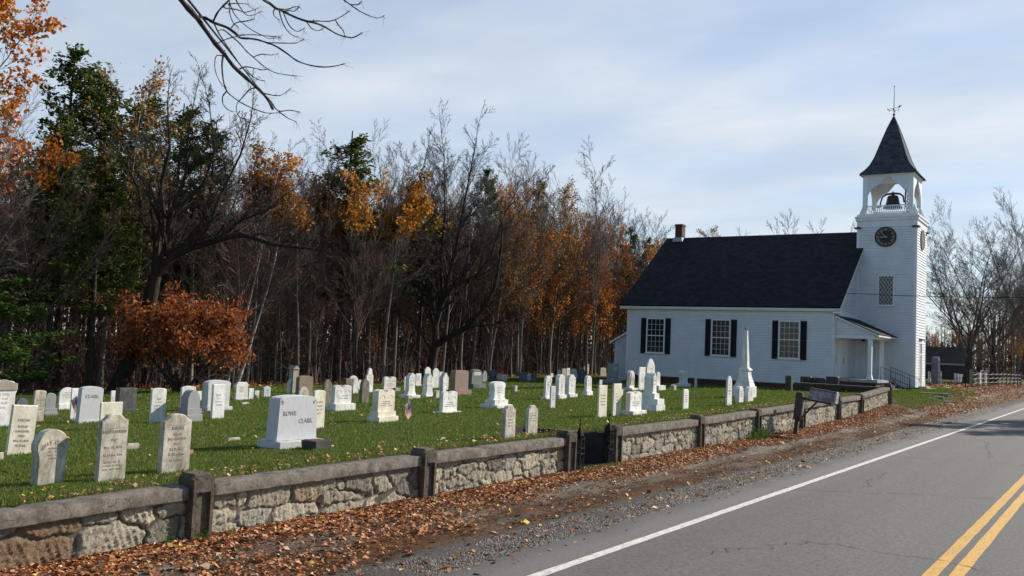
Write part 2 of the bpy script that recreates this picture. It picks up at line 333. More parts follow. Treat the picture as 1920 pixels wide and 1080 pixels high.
LIMBS = [
 [(-4.976, 3.407, 4.643, 0.0189), (-4.996, 3.45, 4.616, 0.018), (-5.039, 3.535, 4.599, 0.0172), (-5.046, 3.615, 4.557, 0.0162), (-5.083, 3.71, 4.516, 0.0153), (-5.103, 3.805, 4.46, 0.0144), (-5.085, 3.862, 4.41, 0.0134), (-5.094, 3.962, 4.343, 0.0124), (-5.14, 4.113, 4.308, 0.0115), (-5.099, 4.198, 4.242, 0.0105), (-5.108, 4.283, 4.197, 0.0095), (-5.176, 4.394, 4.16, 0.0085)],
 [(-5.043, 3.612, 4.571, 0.0114), (-5.033, 3.668, 4.576, 0.0108), (-4.984, 3.697, 4.546, 0.0102), (-4.947, 3.772, 4.533, 0.0097), (-4.887, 3.803, 4.489, 0.009), (-4.9, 3.853, 4.479, 0.0085), (-4.856, 3.932, 4.489, 0.008), (-4.788, 3.976, 4.468, 0.0074), (-4.763, 4.036, 4.458, 0.0068), (-4.715, 4.099, 4.417, 0.0062), (-4.645, 4.123, 4.366, 0.0056), (-4.625, 4.231, 4.361, 0.0051), (-4.55, 4.29, 4.356, 0.0045), (-4.476, 4.326, 4.364, 0.004), (-4.418, 4.345, 4.377, 0.0034)],
 [(-4.901, 3.843, 4.496, 0.0045), (-4.904, 3.969, 4.538, 0.0039), (-4.921, 4.113, 4.576, 0.0033), (-4.945, 4.237, 4.61, 0.0027)],
 [(-4.788, 3.976, 4.468, 0.0045), (-4.793, 4.08, 4.498, 0.0041), (-4.721, 4.16, 4.51, 0.0036), (-4.745, 4.232, 4.548, 0.0031), (-4.732, 4.256, 4.574, 0.0026)],
 [(-4.984, 3.697, 4.546, 0.0051), (-5.04, 3.77, 4.527, 0.0048), (-5.021, 3.797, 4.477, 0.0044), (-5.045, 3.877, 4.433, 0.0041), (-5.073, 3.95, 4.402, 0.0038), (-5.14, 4.056, 4.384, 0.0035), (-5.115, 4.121, 4.332, 0.0031), (-5.127, 4.215, 4.322, 0.0028), (-5.12, 4.257, 4.327, 0.0024)],
 [(-4.984, 3.692, 4.553, 0.0062), (-4.951, 3.694, 4.606, 0.006), (-4.916, 3.71, 4.653, 0.0057), (-4.9, 3.74, 4.699, 0.0054), (-4.881, 3.741, 4.743, 0.0051)],
 [(-5.041, 3.771, 4.524, 0.0052), (-5.057, 3.829, 4.553, 0.0049), (-5.081, 3.907, 4.545, 0.0046), (-5.078, 3.986, 4.512, 0.0043), (-5.097, 4.064, 4.481, 0.004), (-5.081, 4.126, 4.446, 0.0037), (-5.049, 4.185, 4.4, 0.0034), (-5.079, 4.307, 4.396, 0.0031), (-5.068, 4.396, 4.402, 0.0028), (-5.036, 4.483, 4.413, 0.0024)],
 [(-5.093, 3.816, 4.462, 0.0046), (-5.076, 3.876, 4.506, 0.004), (-5.022, 3.9, 4.521, 0.0033), (-5.025, 3.988, 4.562, 0.0026)],
 [(-5.092, 3.864, 4.388, 0.0046), (-5.108, 3.833, 4.385, 0.0041), (-5.117, 3.824, 4.355, 0.0037), (-5.184, 3.877, 4.323, 0.0032), (-5.201, 3.915, 4.271, 0.0027), (-5.144, 3.914, 4.206, 0.0022), (-5.178, 3.98, 4.215, 0.0018)],
 [(-5.088, 3.866, 4.396, 0.0058), (-5.077, 3.853, 4.317, 0.0053), (-5.089, 3.879, 4.23, 0.0049), (-5.109, 3.929, 4.164, 0.0045), (-5.078, 3.986, 4.118, 0.004), (-4.982, 4.001, 4.066, 0.0036), (-4.959, 4.094, 4.049, 0.0032), (-4.884, 4.103, 4.027, 0.0027), (-4.859, 4.194, 4.05, 0.0023)],
 [(-5.113, 4.178, 4.251, 0.0047), (-5.145, 4.153, 4.24, 0.0044), (-5.171, 4.118, 4.18, 0.004), (-5.157, 4.06, 4.113, 0.0037), (-5.179, 4.078, 4.062, 0.0033), (-5.107, 4.058, 4.008, 0.003), (-5.05, 4.063, 3.995, 0.0026)],
 [(-5.082, 4.227, 4.222, 0.0047), (-5.022, 4.282, 4.212, 0.004), (-5.016, 4.34, 4.235, 0.0034), (-5.004, 4.397, 4.291, 0.0027)],
 [(-5.094, 4.305, 4.184, 0.0048), (-5.071, 4.354, 4.125, 0.0041), (-5.029, 4.425, 4.142, 0.0034), (-5.048, 4.543, 4.159, 0.0027)],
 [(-5.071, 4.354, 4.125, 0.0048), (-5.016, 4.396, 4.078, 0.0037), (-4.926, 4.406, 4.041, 0.0027)],
 [(-5.149, 4.055, 4.36, 0.0047), (-5.095, 4.071, 4.372, 0.0042), (-5.037, 4.115, 4.362, 0.0037), (-5.002, 4.138, 4.355, 0.0032), (-4.953, 4.148, 4.359, 0.0026)],
 [(-5.109, 3.929, 4.164, 0.0046), (-5.149, 3.929, 4.129, 0.0041), (-5.183, 3.963, 4.092, 0.0036), (-5.152, 3.981, 4.052, 0.0031), (-5.138, 4.011, 4.045, 0.0026)],
 [(-5.087, 4.115, 4.452, 0.0047), (-5.07, 4.175, 4.489, 0.0041), (-5.073, 4.261, 4.508, 0.0034), (-5.115, 4.365, 4.557, 0.0027)],
 [(-4.929, 3.795, 4.533, 0.0045), (-4.91, 3.815, 4.572, 0.0039), (-4.836, 3.841, 4.58, 0.0032), (-4.826, 3.898, 4.613, 0.0026)],
 [(-5.14, 4.056, 4.384, 0.0047), (-5.109, 4.075, 4.344, 0.0044), (-5.137, 4.163, 4.305, 0.0042), (-5.128, 4.222, 4.26, 0.0039), (-5.067, 4.282, 4.175, 0.0036)],
 [(-5.033, 4.071, 4.889, 0.0108), (-5.017, 4.123, 4.854, 0.0102), (-5.015, 4.174, 4.846, 0.0096), (-4.983, 4.202, 4.816, 0.009), (-4.978, 4.272, 4.814, 0.0085), (-4.944, 4.342, 4.793, 0.0079), (-4.86, 4.378, 4.76, 0.0072), (-4.821, 4.442, 4.757, 0.0066), (-4.821, 4.534, 4.757, 0.0061), (-4.798, 4.62, 4.733, 0.0055), (-4.722, 4.64, 4.705, 0.0048), (-4.698, 4.699, 4.715, 0.0043), (-4.662, 4.745, 4.759, 0.0037)],
 [(-4.86, 4.378, 4.759, 0.0048), (-4.77, 4.406, 4.754, 0.0043), (-4.686, 4.437, 4.748, 0.0037), (-4.614, 4.456, 4.765, 0.0032), (-4.539, 4.481, 4.811, 0.0027)],
 [(-4.983, 4.202, 4.816, 0.0048), (-4.956, 4.16, 4.772, 0.0041), (-4.944, 4.163, 4.737, 0.0034), (-4.849, 4.125, 4.684, 0.0026)],
 [(-4.97, 4.223, 4.804, 0.0048), (-4.996, 4.272, 4.757, 0.0043), (-4.973, 4.299, 4.694, 0.0038), (-4.958, 4.343, 4.663, 0.0032), (-4.973, 4.417, 4.673, 0.0027)],
 [(-4.981, 4.27, 4.809, 0.0048), (-4.921, 4.261, 4.724, 0.0043), (-4.885, 4.275, 4.676, 0.0037), (-4.839, 4.289, 4.652, 0.0032), (-4.73, 4.254, 4.648, 0.0026)],
 [(-4.984, 4.202, 4.815, 0.0048), (-4.895, 4.221, 4.798, 0.0041), (-4.85, 4.254, 4.819, 0.0034), (-4.773, 4.228, 4.8, 0.0026)],
 [(-4.858, 4.382, 4.757, 0.0048), (-4.886, 4.46, 4.735, 0.0041), (-4.925, 4.565, 4.76, 0.0035), (-4.962, 4.666, 4.832, 0.0028)],
 [(-4.633, 4.442, 4.751, 0.0047), (-4.686, 4.529, 4.75, 0.0041), (-4.723, 4.615, 4.74, 0.0034), (-4.782, 4.695, 4.723, 0.0028)],
 [(-4.978, 4.272, 4.814, 0.0048), (-4.942, 4.283, 4.819, 0.0041), (-4.955, 4.348, 4.839, 0.0034), (-4.933, 4.37, 4.873, 0.0027)],
 [(-4.852, 4.66, 5.064, 0.0063), (-4.787, 4.666, 5.001, 0.0056), (-4.758, 4.705, 4.974, 0.005), (-4.679, 4.725, 4.918, 0.0043), (-4.614, 4.759, 4.883, 0.0037), (-4.514, 4.752, 4.846, 0.003), (-4.438, 4.732, 4.847, 0.0024)],
 [(-4.758, 4.705, 4.974, 0.005), (-4.69, 4.709, 4.963, 0.0038), (-4.588, 4.652, 4.949, 0.0027)],
 [(-4.936, 3.755, 4.759, 0.004), (-4.923, 3.758, 4.71, 0.0037), (-4.913, 3.773, 4.658, 0.0035), (-4.892, 3.798, 4.607, 0.0032), (-4.89, 3.856, 4.578, 0.003), (-4.802, 3.866, 4.519, 0.0027), (-4.747, 3.9, 4.489, 0.0025), (-4.764, 3.974, 4.491, 0.0022), (-4.722, 3.987, 4.493, 0.002)],
 [(-4.984, 3.843, 4.799, 0.0047), (-5.043, 3.907, 4.784, 0.0043), (-5.126, 4.015, 4.778, 0.004), (-5.17, 4.103, 4.765, 0.0036), (-5.151, 4.158, 4.784, 0.0032), (-5.206, 4.258, 4.853, 0.0028)],
 [(-4.917, 3.756, 4.677, 0.0046), (-5.0, 3.834, 4.646, 0.004), (-5.052, 3.907, 4.622, 0.0033), (-5.086, 3.974, 4.625, 0.0027)],
 [(-4.921, 3.75, 4.679, 0.0046), (-4.831, 3.744, 4.665, 0.0035), (-4.731, 3.767, 4.651, 0.0025)],
 [(-4.916, 3.71, 4.653, 0.0045), (-4.911, 3.725, 4.641, 0.004), (-4.914, 3.812, 4.663, 0.0036), (-4.848, 3.836, 4.64, 0.0031), (-4.857, 3.937, 4.7, 0.0026)],
]
STONES = [
 (-20.28, 10.3, 0.49, 1.01, 0.11, 'cap', 'white', (), 0, 'lines', 'tall white headstone with tan hooded top cut by the left photo edge'),
 (-27.24, 14.38, 0.35, 0.32, 0.12, 'arch', 'blue', (), 0, 'lines', 'low dark blue-grey headstone peeping over the leaning slab at far left'),
 (-14.67, 7.75, 0.39, 0.79, 0.08, 'slab', 'cream', (), 0.13, 'JANE', 'plain flat-topped cream slab leaning right near the left photo edge'),
 (-20.99, 11.46, 0.28, 0.74, 0.07, 'seg', 'aged', (), 0.08, 'lines', 'narrow cream slab leaning right just behind the flat-topped leaning slab'),
 (-23.13, 12.95, 0.27, 0.39, 0.08, 'round', 'gray', ((0.03, 0.097), (0.06, 0.097)), 0, 'lines', 'small grey round-topped headstone on a two-step white base, left of the flag'),
 (-25.64, 14.85, 0.53, 0.48, 0.06, 'round', 'white', ((0.0, 0.171),), 0, 'lines', 'broad bright white round-topped headstone left of the grey carved family stone'),
 (-21.23, 12.52, 0.25, 0.76, 0.05, 'slab', 'white', (), 0, 'lines', 'white stone half hidden behind the left side of the grey family stone'),
 (-19.98, 12.15, 0.55, 0.78, 0.15, 'seg', 'gray2', ((0.03, 0.062),), 0.06, 'CLARK', 'large smooth grey granite headstone with a family name in capitals near its top'),
 (-17.72, 11.25, 0.49, 0.59, 0.05, 'slab', 'cream', (), 0, 'name', 'flat cream slab whose top shows behind the large stained shouldered headstone'),
 (-24.67, 15.68, 0.14, 0.56, 0.05, 'slab', 'white', (), 0, 'lines', 'sliver of white slab left of the dark polished headstone'),
 (-23.03, 15.08, 0.54, 0.58, 0.2, 'slab', 'polish', ((0.03, 0.104),), 0, 'lines', 'dark grey polished headstone with streaky face under the leaning tree'),
 (-10.89, 6.98, 0.38, 0.87, 0.09, 'shoulder', 'aged', (), 0, 'SALLY', 'large stained shouldered headstone, the middle one of the three nearest the wall'),
 (-13.97, 9.31, 0.24, 0.11, 0.05, 'block', 'aged', (), 0, 'lines', 'small pale marker block between the two nearest shouldered headstones'),
 (-11.12, 6.3, 0.41, 0.7, 0.15, 'waist', 'aged', (), 0, 'EMILY', 'wide stained round-topped headstone nearest the left wall with a curved inscription'),
 (-14.13, 7.2, 0.09, 0.12, 0.05, 'block', 'aged', (), 0, 'lines', 'tiny pale marker at the left photo edge below the leaning slab'),
 (-18.73, 13.07, 0.38, 0.82, 0.06, 'seg', 'white', (), 0, 'lines', 'tall narrow white slab standing alone right of the dark polished stone'),
 (-10.97, 7.99, 0.44, 0.82, 0.11, 'shoulder', 'aged', (), 0, 'SARAH', 'stained shouldered headstone, rightmost of the three nearest the wall'),
 (-13.9, 11.37, 0.29, 0.07, 0.06, 'block', 'aged', (), 0, 'lines', 'small flat white marker left of the wide two-name granite monument'),
 (-23.61, 17.49, 0.49, 0.69, 0.08, 'seg', 'white', (), 0, 'lines', 'white headstone standing behind the stepped grey gothic stone'),
 (-18.32, 13.73, 0.36, 0.44, 0.26, 'gothic', 'gray', ((0.04, 0.139), (0.07, 0.189)), 0, 'lines', 'grey gothic headstone on a high stepped base in mid lawn'),
 (-28.01, 21.22, 0.18, 0.37, 0.06, 'slab', 'white', (), 0, 'lines', 'thin white stone seen between the gothic stone and the broad grey monument'),
 (-21.93, 17.28, 0.85, 0.77, 0.24, 'bigseg', 'gray3', ((0.08, 0.124),), 0, 'lines', 'broad pale grey monument with dark side on a rough base at left'),
 (-18.97, 14.96, 0.37, 0.87, 0.08, 'slab', 'white', (), 0, 'lines', 'narrow white slab in front of the broad pale grey monument'),
 (-27.29, 22.54, 0.54, 0.59, 0.09, 'chamfer', 'white', ((0.02, 0.099),), 0, 'lines', 'white headstone with clipped corners on a low base, left of centre'),
 (-27.82, 23.42, 0.23, 0.43, 0.06, 'slab', 'white', (), 0, 'lines', 'small white slab sharing the base beside the clipped-corner headstone'),
 (-24.34, 20.28, 0.33, 0.09, 0.11, 'block', 'aged', (), 0, 'lines', 'low marker in the grass below the clipped-corner headstone'),
 (-29.39, 25.04, 0.22, 0.28, 0.05, 'slab', 'white', (), 0, 'lines', 'tiny white slab at the wood edge right of the clipped-corner headstone'),
 (-29.06, 25.28, 0.36, 0.48, 0.1, 'gable', 'gray2', (), 0, 'lines', 'small grey stone with pitched top at the wood edge'),
 (-31.51, 29.05, 0.29, 1.29, 0.39, 'pillar', 'tan', (), 0, 'lines', 'slim tall tan pillar with a gabled cap against the dark wood'),
 (-31.65, 28.9, 0.38, 0.68, 0.07, 'gothic', 'white', (), 0, 'lines', 'narrow white pointed stone at the foot of the tall tan pillar'),
 (-27.46, 25.88, 0.75, 0.79, 0.21, 'seg', 'brown', ((0.06, 0.107),), 0, 'lines', 'brown stone with rounded top behind the two-name monument'),
 (-26.69, 25.06, 0.53, 0.48, 0.06, 'round', 'aged', (), 0, 'lines', 'small mottled round stone hidden behind the wide two-name monument'),
 (-14.81, 14.39, 0.35, 0.86, 0.07, 'seg', 'cream', (), 0, 'lines', 'tall plain cream slab touching the right end of the two-name monument'),
 (-12.19, 11.34, 0.87, 0.78, 0.29, 'rowe', 'gray2', ((0.15, 0.141),), 0, 'ROWE', 'wide grey granite monument on a rough base bearing two family names'),
 (-21.29, 21.02, 0.35, 0.89, 0.1, 'gothic', 'lichen', (), 0, 'lines', 'dark lichen-spotted pointed slab left of the white double-lobed stone'),
 (-19.34, 19.73, 0.69, 0.54, 0.13, 'double', 'white', ((0.13, 0.222),), 0, 'lines', 'white double-lobed stone on a wide plinth, left of the streaked brown slab'),
 (-22.1, 22.83, 0.36, 0.89, 0.05, 'slab', 'lichen', (), 0, 'lines', 'thin grey slab standing behind the left double-lobed stone'),
 (-29.45, 30.67, 0.56, 0.66, 0.07, 'round', 'white', ((0.03, 0.171),), 0, 'lines', 'white round-topped stone on a plinth near the wood, left of centre'),
 (-32.83, 34.66, 0.28, 0.52, 0.05, 'round', 'white', (), 0, 'lines', 'very small white stone left of the tall pointed white stone'),
 (-21.93, 23.46, 0.35, 0.87, 0.13, 'gothic', 'lichen', (), 0, 'lines', 'streaked brown-grey narrow slab standing alone left of centre'),
 (-29.81, 32.14, 0.48, 1.16, 0.1, 'neck', 'white', (), 0, 'lines', 'tall white stone with narrow rounded head before the dark wood'),
 (-32.15, 36.22, 0.92, 0.67, 0.15, 'double', 'white', (), 0, 'lines', 'pale double-lobed stone at the wood edge above the small flag'),
 (-29.71, 34.07, 0.4, 0.18, 0.21, 'block', 'gray', (), 0, 'lines', 'small grey block right of the pale double-lobed stone at the wood edge'),
 (-15.18, 17.0, 0.65, 0.54, 0.19, 'double', 'cream', ((0.04, 0.118), (0.1, 0.145)), 0, 'lines', 'large creamy double-lobed monument on two steps left of the small striped flag'),
 (-23.77, 28.1, 0.43, 0.87, 0.2, 'peak', 'white', ((0.2, 0.149),), 0, 'lines', 'white peaked monument with flared foot, leftmost of three matching ones'),
 (-22.78, 26.89, 0.25, 0.18, 0.24, 'block', 'aged', (), 0, 'lines', 'small square marker at the foot of the leftmost peaked monument'),
 (-30.41, 35.46, 0.21, 0.7, 0.05, 'slab', 'white', (), 0, 'lines', 'thin white stone behind the leftmost peaked monument'),
 (-35.77, 42.44, 0.3, 0.68, 0.05, 'round', 'white', (), 0, 'lines', 'pale rounded stone behind the leftmost peaked monument'),
 (-34.37, 41.19, 0.44, 0.65, 0.05, 'slab', 'white', ((0.05, 0.093),), 0, 'lines', 'white flat stone between two peaked monuments at the wood edge'),
 (-23.9, 29.39, 0.42, 0.9, 0.23, 'peak', 'white', ((0.03, 0.088),), 0, 'lines', 'white peaked monument, middle of three matching ones'),
 (-35.17, 43.0, 0.56, 1.1, 0.08, 'shoulder', 'white', (), 0, 'lines', 'white shouldered stone rising behind the middle peaked monument'),
 (-31.3, 38.97, 0.51, 1.1, 0.07, 'shoulder', 'white', (), 0, 'lines', 'tall white stone right of the middle peaked monument'),
 (-32.79, 41.28, 0.3, 0.86, 0.05, 'slab', 'white', (), 0, 'lines', 'thin white slab left of the rightmost peaked monument'),
 (-27.31, 34.78, 0.5, 0.93, 0.23, 'peak', 'white', (), 0, 'lines', 'white peaked monument, rightmost of three, left of the brown block stone'),
 (-24.22, 31.99, 0.93, 0.84, 0.29, 'blocktop', 'brown2', ((0.15, 0.234),), 0, 'lines', 'thick brown granite block monument with carved cross on a grey plinth'),
 (-16.34, 21.06, 0.71, 0.59, 0.12, 'double', 'white', ((0.13, 0.046),), 0, 'lines', 'small white double-lobed stone in front of the brown block monument'),
 (-22.93, 28.72, 0.24, 0.32, 0.16, 'block', 'aged', (), 0, 'lines', 'grey square marker left of the small white double-lobed stone'),
 (-28.96, 39.6, 0.97, 0.77, 0.28, 'round', 'green', ((0.19, 0.286),), 0, 'panel', 'grey-green round-topped stone with a name panel right of the brown block'),
 (-36.03, 50.15, 0.49, 0.76, 0.09, 'gothic', 'gray', (), 0, 'lines', 'grey pointed stone touching the grey-green panelled stone'),
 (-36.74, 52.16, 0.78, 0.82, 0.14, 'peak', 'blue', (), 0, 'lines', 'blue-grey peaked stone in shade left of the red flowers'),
 (-36.37, 52.48, 0.52, 0.52, 0.09, 'round', 'white', (), 0, 'lines', 'small white stone under the red flowers'),
 (-35.57, 51.9, 0.52, 0.48, 0.09, 'round', 'white', (), 0, 'lines', 'small white stone just right of the red flowers'),
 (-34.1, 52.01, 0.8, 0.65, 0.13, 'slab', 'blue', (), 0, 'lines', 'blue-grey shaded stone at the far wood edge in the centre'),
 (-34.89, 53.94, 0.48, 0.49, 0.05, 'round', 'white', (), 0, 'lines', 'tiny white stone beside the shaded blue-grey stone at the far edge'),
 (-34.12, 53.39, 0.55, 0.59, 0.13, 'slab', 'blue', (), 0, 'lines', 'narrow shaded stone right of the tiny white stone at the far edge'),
 (-16.74, 24.15, 0.69, 0.58, 0.21, 'crest', 'white', ((0.09, 0.154), (0.24, 0.12)), 0, 'lines', 'white scrolled monument on two wide steps in the centre of the lawn'),
 (-24.43, 36.63, 0.23, 0.31, 0.19, 'block', 'aged', (), 0, 'lines', 'small marker post on open grass right of the white scrolled monument'),
 (-10.2, 15.14, 0.38, 0.68, 0.1, 'shoulder', 'aged', (), 0, 'lines', 'stained white shouldered slab near the wall, left one of a pair by the gate'),
 (-10.98, 17.2, 0.4, 0.58, 0.08, 'shoulder', 'aged', (), 0, 'lines', 'stained white shouldered slab near the wall, right one of a pair by the gate'),
 (-15.24, 25.01, 0.3, 0.72, 0.05, 'slab', 'gray3', (), 0, 'lines', 'plain pale grey narrow slab in front of the draped white stone'),
 (-18.52, 30.04, 0.43, 0.82, 0.1, 'round', 'white', ((0.08, 0.123),), 0, 'lines', 'white draped stone on dark base behind the plain grey narrow slab'),
 (-18.34, 30.72, 0.45, 0.79, 0.17, 'round', 'white', ((0.08, 0.187),), 0, 'lines', 'white round-topped stone on a base, middle of three near the gate lawn'),
 (-18.73, 32.19, 0.52, 0.78, 0.18, 'shoulder', 'white', ((0.09, 0.173),), 0, 'lines', 'white stone with carved arch panel, right of three near the gate lawn'),
 (-37.39, 61.02, 0.4, 0.33, 0.1, 'block', 'white', (), 0, 'lines', 'tiny white marker far back before the wood'),
 (-32.44, 53.91, 0.43, 0.81, 0.05, 'slab', 'white', (), 0, 'lines', 'small white slab leftmost in the far row near the wood'),
 (-29.08, 48.93, 0.52, 1.03, 0.05, 'slab', 'tan', (), 0, 'lines', 'tan slab in the far row behind the white round-topped stones'),
 (-38.39, 65.26, 0.44, 0.71, 0.05, 'slab', 'white', (), 0, 'lines', 'white slab second from the tan slab in the far row'),
 (-30.74, 53.1, 0.57, 0.96, 0.16, 'round', 'gray3', (), 0, 'lines', 'pale round-topped stone in the far row right of the white slabs'),
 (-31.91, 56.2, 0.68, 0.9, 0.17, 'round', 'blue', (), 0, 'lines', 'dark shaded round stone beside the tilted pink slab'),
 (-40.79, 72.72, 1.19, 0.87, 0.06, 'slab', 'pink', (), -0.3, 'lines', 'pinkish slab tilted sharply to one side in the far row'),
 (-19.18, 34.41, 0.47, 0.66, 0.13, 'round', 'white', ((0.05, 0.16), (0.19, 0.046)), 0, 'lines', 'white carved stone with round top on a wide base below the tilted pink slab'),
 (-37.34, 69.38, 0.96, 0.78, 0.1, 'seg', 'tan', (), 0, 'lines', 'tan stone beside the large grey corner monument, far row'),
 (-37.39, 69.19, 0.58, 0.37, 0.05, 'round', 'white', (), 0, 'lines', 'tiny white round stone before the tan stone, far row'),
 (-28.64, 54.93, 0.93, 1.08, 0.4, 'slab', 'gray', ((0.31, 0.251),), 0, 'panel', 'large square grey monument at the back left corner of the church'),
 (-27.08, 50.06, 0.35, 0.36, 0.07, 'slab', 'gray3', (), 0, 'lines', 'small grey post stone behind the left of two tall thin slabs'),
 (-11.94, 22.23, 0.46, 0.89, 0.05, 'slab', 'cream', (), 0, 'lines', 'tall thin yellowed slab, left one of a pair behind the gate'),
 (-11.95, 23.11, 0.46, 0.92, 0.05, 'slab', 'cream', (), 0, 'lines', 'tall thin yellowed slab, right one of a pair behind the gate'),
 (-17.98, 35.16, 0.2, 0.27, 0.05, 'slab', 'white', (), 0, 'lines', 'tiny white stone hidden behind the right thin yellowed slab'),
 (-20.44, 41.03, 0.53, 0.85, 0.18, 'drape', 'white', ((0.18, 0.159),), 0, 'lines', 'white draped stone with dark side standing on a plinth near the church'),
 (-20.44, 42.17, 0.68, 1.19, 0.06, 'slab', 'white', (), 0, 'lines', 'tall white slab between the draped stone and the stepped gothic monument'),
 (-19.28, 40.72, 0.9, 1.61, 0.09, 'gothic', 'white', (), 0, 'lines', 'tallest white pointed stone rising behind the stepped gothic monument'),
 (-12.08, 25.82, 0.27, 0.61, 0.31, 'peak', 'white', ((0.08, 0.164), (0.23, 0.18), (0.38, 0.213)), 0, 'lines', 'stepped white gothic monument with dark side before the church'),
 (-19.33, 41.72, 0.37, 0.66, 0.09, 'round', 'white', ((0.37, 0.291),), 0, 'lines', 'white urn-headed stone on a flared foot right of the stepped gothic monument'),
 (-11.75, 23.87, 0.83, 0.54, 0.14, 'double', 'white', ((0.14, 0.138),), 0, 'lines', 'low white twin-column stone left of the stepped gothic monument'),
 (-18.65, 42.24, 0.26, 0.34, 0.2, 'gable', 'aged', (), 0, 'lines', 'small greenish marker post near the shaded church wall'),
 (-22.68, 52.79, 0.99, 0.82, 0.21, 'crest', 'white', ((0.16, 0.231),), 0, 'lines', 'white scrolled stone on a plinth before the church left window'),
 (-11.64, 27.24, 0.42, 0.66, 0.05, 'seg', 'white', (), 0, 'lines', 'narrow white slab standing in front of the scrolled stone near the church'),
 (-21.04, 50.62, 0.32, 0.63, 0.05, 'slab', 'gray3', (), 0, 'lines', 'thin pale post stone in the church shadow'),
 (-11.32, 30.21, 0.46, 1.04, 0.06, 'gothic', 'white', (), 0, 'lines', 'narrow tall white pointed stone left of the obelisk'),
 (-11.63, 32.23, 0.44, 0.62, 0.16, 'round', 'white', (), 0, 'lines', 'short white stone at the foot of the obelisk, left one'),
 (-11.63, 33.22, 0.52, 0.58, 0.14, 'round', 'white', (), 0, 'lines', 'short white stone at the foot of the obelisk, right one'),
 (-15.07, 91.35, 0.73, 1.09, 0.15, 'slab', 'white', (), 0.15, '', 'leaning white stone right of the church tower foot'),
 (-13.37, 85.26, 1.19, 2.39, 0.5, 'round', 'blue', (), 0, '', 'tall dark arched monument with bright edge right of the church'),
 (-13.55, 87.55, 0.76, 1.18, 0.15, 'round', 'white', (), 0, '', 'thin pale stone right behind the tall dark arched monument'),
 (-13.72, 97.11, 0.69, 0.98, 0.15, 'round', 'white', (), 0, '', 'white stone, first of four in a row left of the big maple'),
 (-13.56, 97.83, 0.68, 0.94, 0.15, 'round', 'white', (), 0, '', 'white stone, second of four in a row left of the big maple'),
 (-13.44, 98.51, 0.66, 0.89, 0.15, 'round', 'white', (), 0, '', 'white stone, third of four in a row left of the big maple'),
 (-13.36, 99.17, 0.66, 0.9, 0.15, 'round', 'white', (), 0, '', 'white stone nearest the big maple trunk in its row of four'),
 (-11.48, 96.21, 0.74, 1.11, 0.15, 'slab', 'white', (), 0, '', 'thin white stone just right of the maple behind the rail fence'),
 (-11.45, 97.45, 0.82, 1.33, 0.15, 'round', 'white', (), 0, '', 'bright round-topped stone behind the rail fence'),
 (-11.3, 98.76, 0.75, 1.14, 0.15, 'slab', 'white', (), 0, '', 'short white stone behind the rail fence in the middle of its cluster'),
 (-11.36, 101.13, 0.81, 1.32, 0.5, 'seg', 'gray', (), 0, '', 'grey stone behind the rail fence with pale front edge'),
 (-11.28, 103.61, 0.9, 1.57, 0.5, 'slab', 'gray', (), 0, '', 'tall squared grey stone behind the rail fence, rightmost there'),
]
OBEL = (-12.99, 36.36); OBH = 2.95
POT = (-11.75, 11.40)
FLAG1 = (-15.1, 17.72); FLAG2 = (-21.0, 12.35); FLAG3 = (-19.45, 41.55)
BARN = (-19.9, 124.5)
MAPLE = (-12.2, 93.5)
# ---------------------------------------------------------------- ground
rng = np.random.default_rng(7); random.seed(11)
PASS = (-11.6, -9.62, 16.35, 17.85)      # sunken gate passage (x0,x1,y0,y1)
def grid_object(name, xs, ys, zf, mat, hole=None, kind='structure', colf=None):
    X, Y = np.meshgrid(xs, ys, indexing='ij'); Zg = zf(X, Y)
    V = np.stack([X, Y, Zg], -1).reshape(-1, 3); nx, ny = len(xs), len(ys)
    I, J = np.meshgrid(np.arange(nx-1), np.arange(ny-1), indexing='ij'); a = (I*ny+J).ravel()
    if hole:
        xm = (X[:-1, :-1]+X[1:, 1:]).ravel()/2; ym = (Y[:-1, :-1]+Y[1:, 1:]).ravel()/2
        a = a[~((xm > hole[0]) & (xm < hole[1]) & (ym > hole[2]) & (ym < hole[3]))]
    Fq = np.stack([a, a+ny, a+ny+1, a+1], -1)
    o = link(name, npmesh(name, V, Fq, mat, smooth=True)); o['kind'] = kind; return o
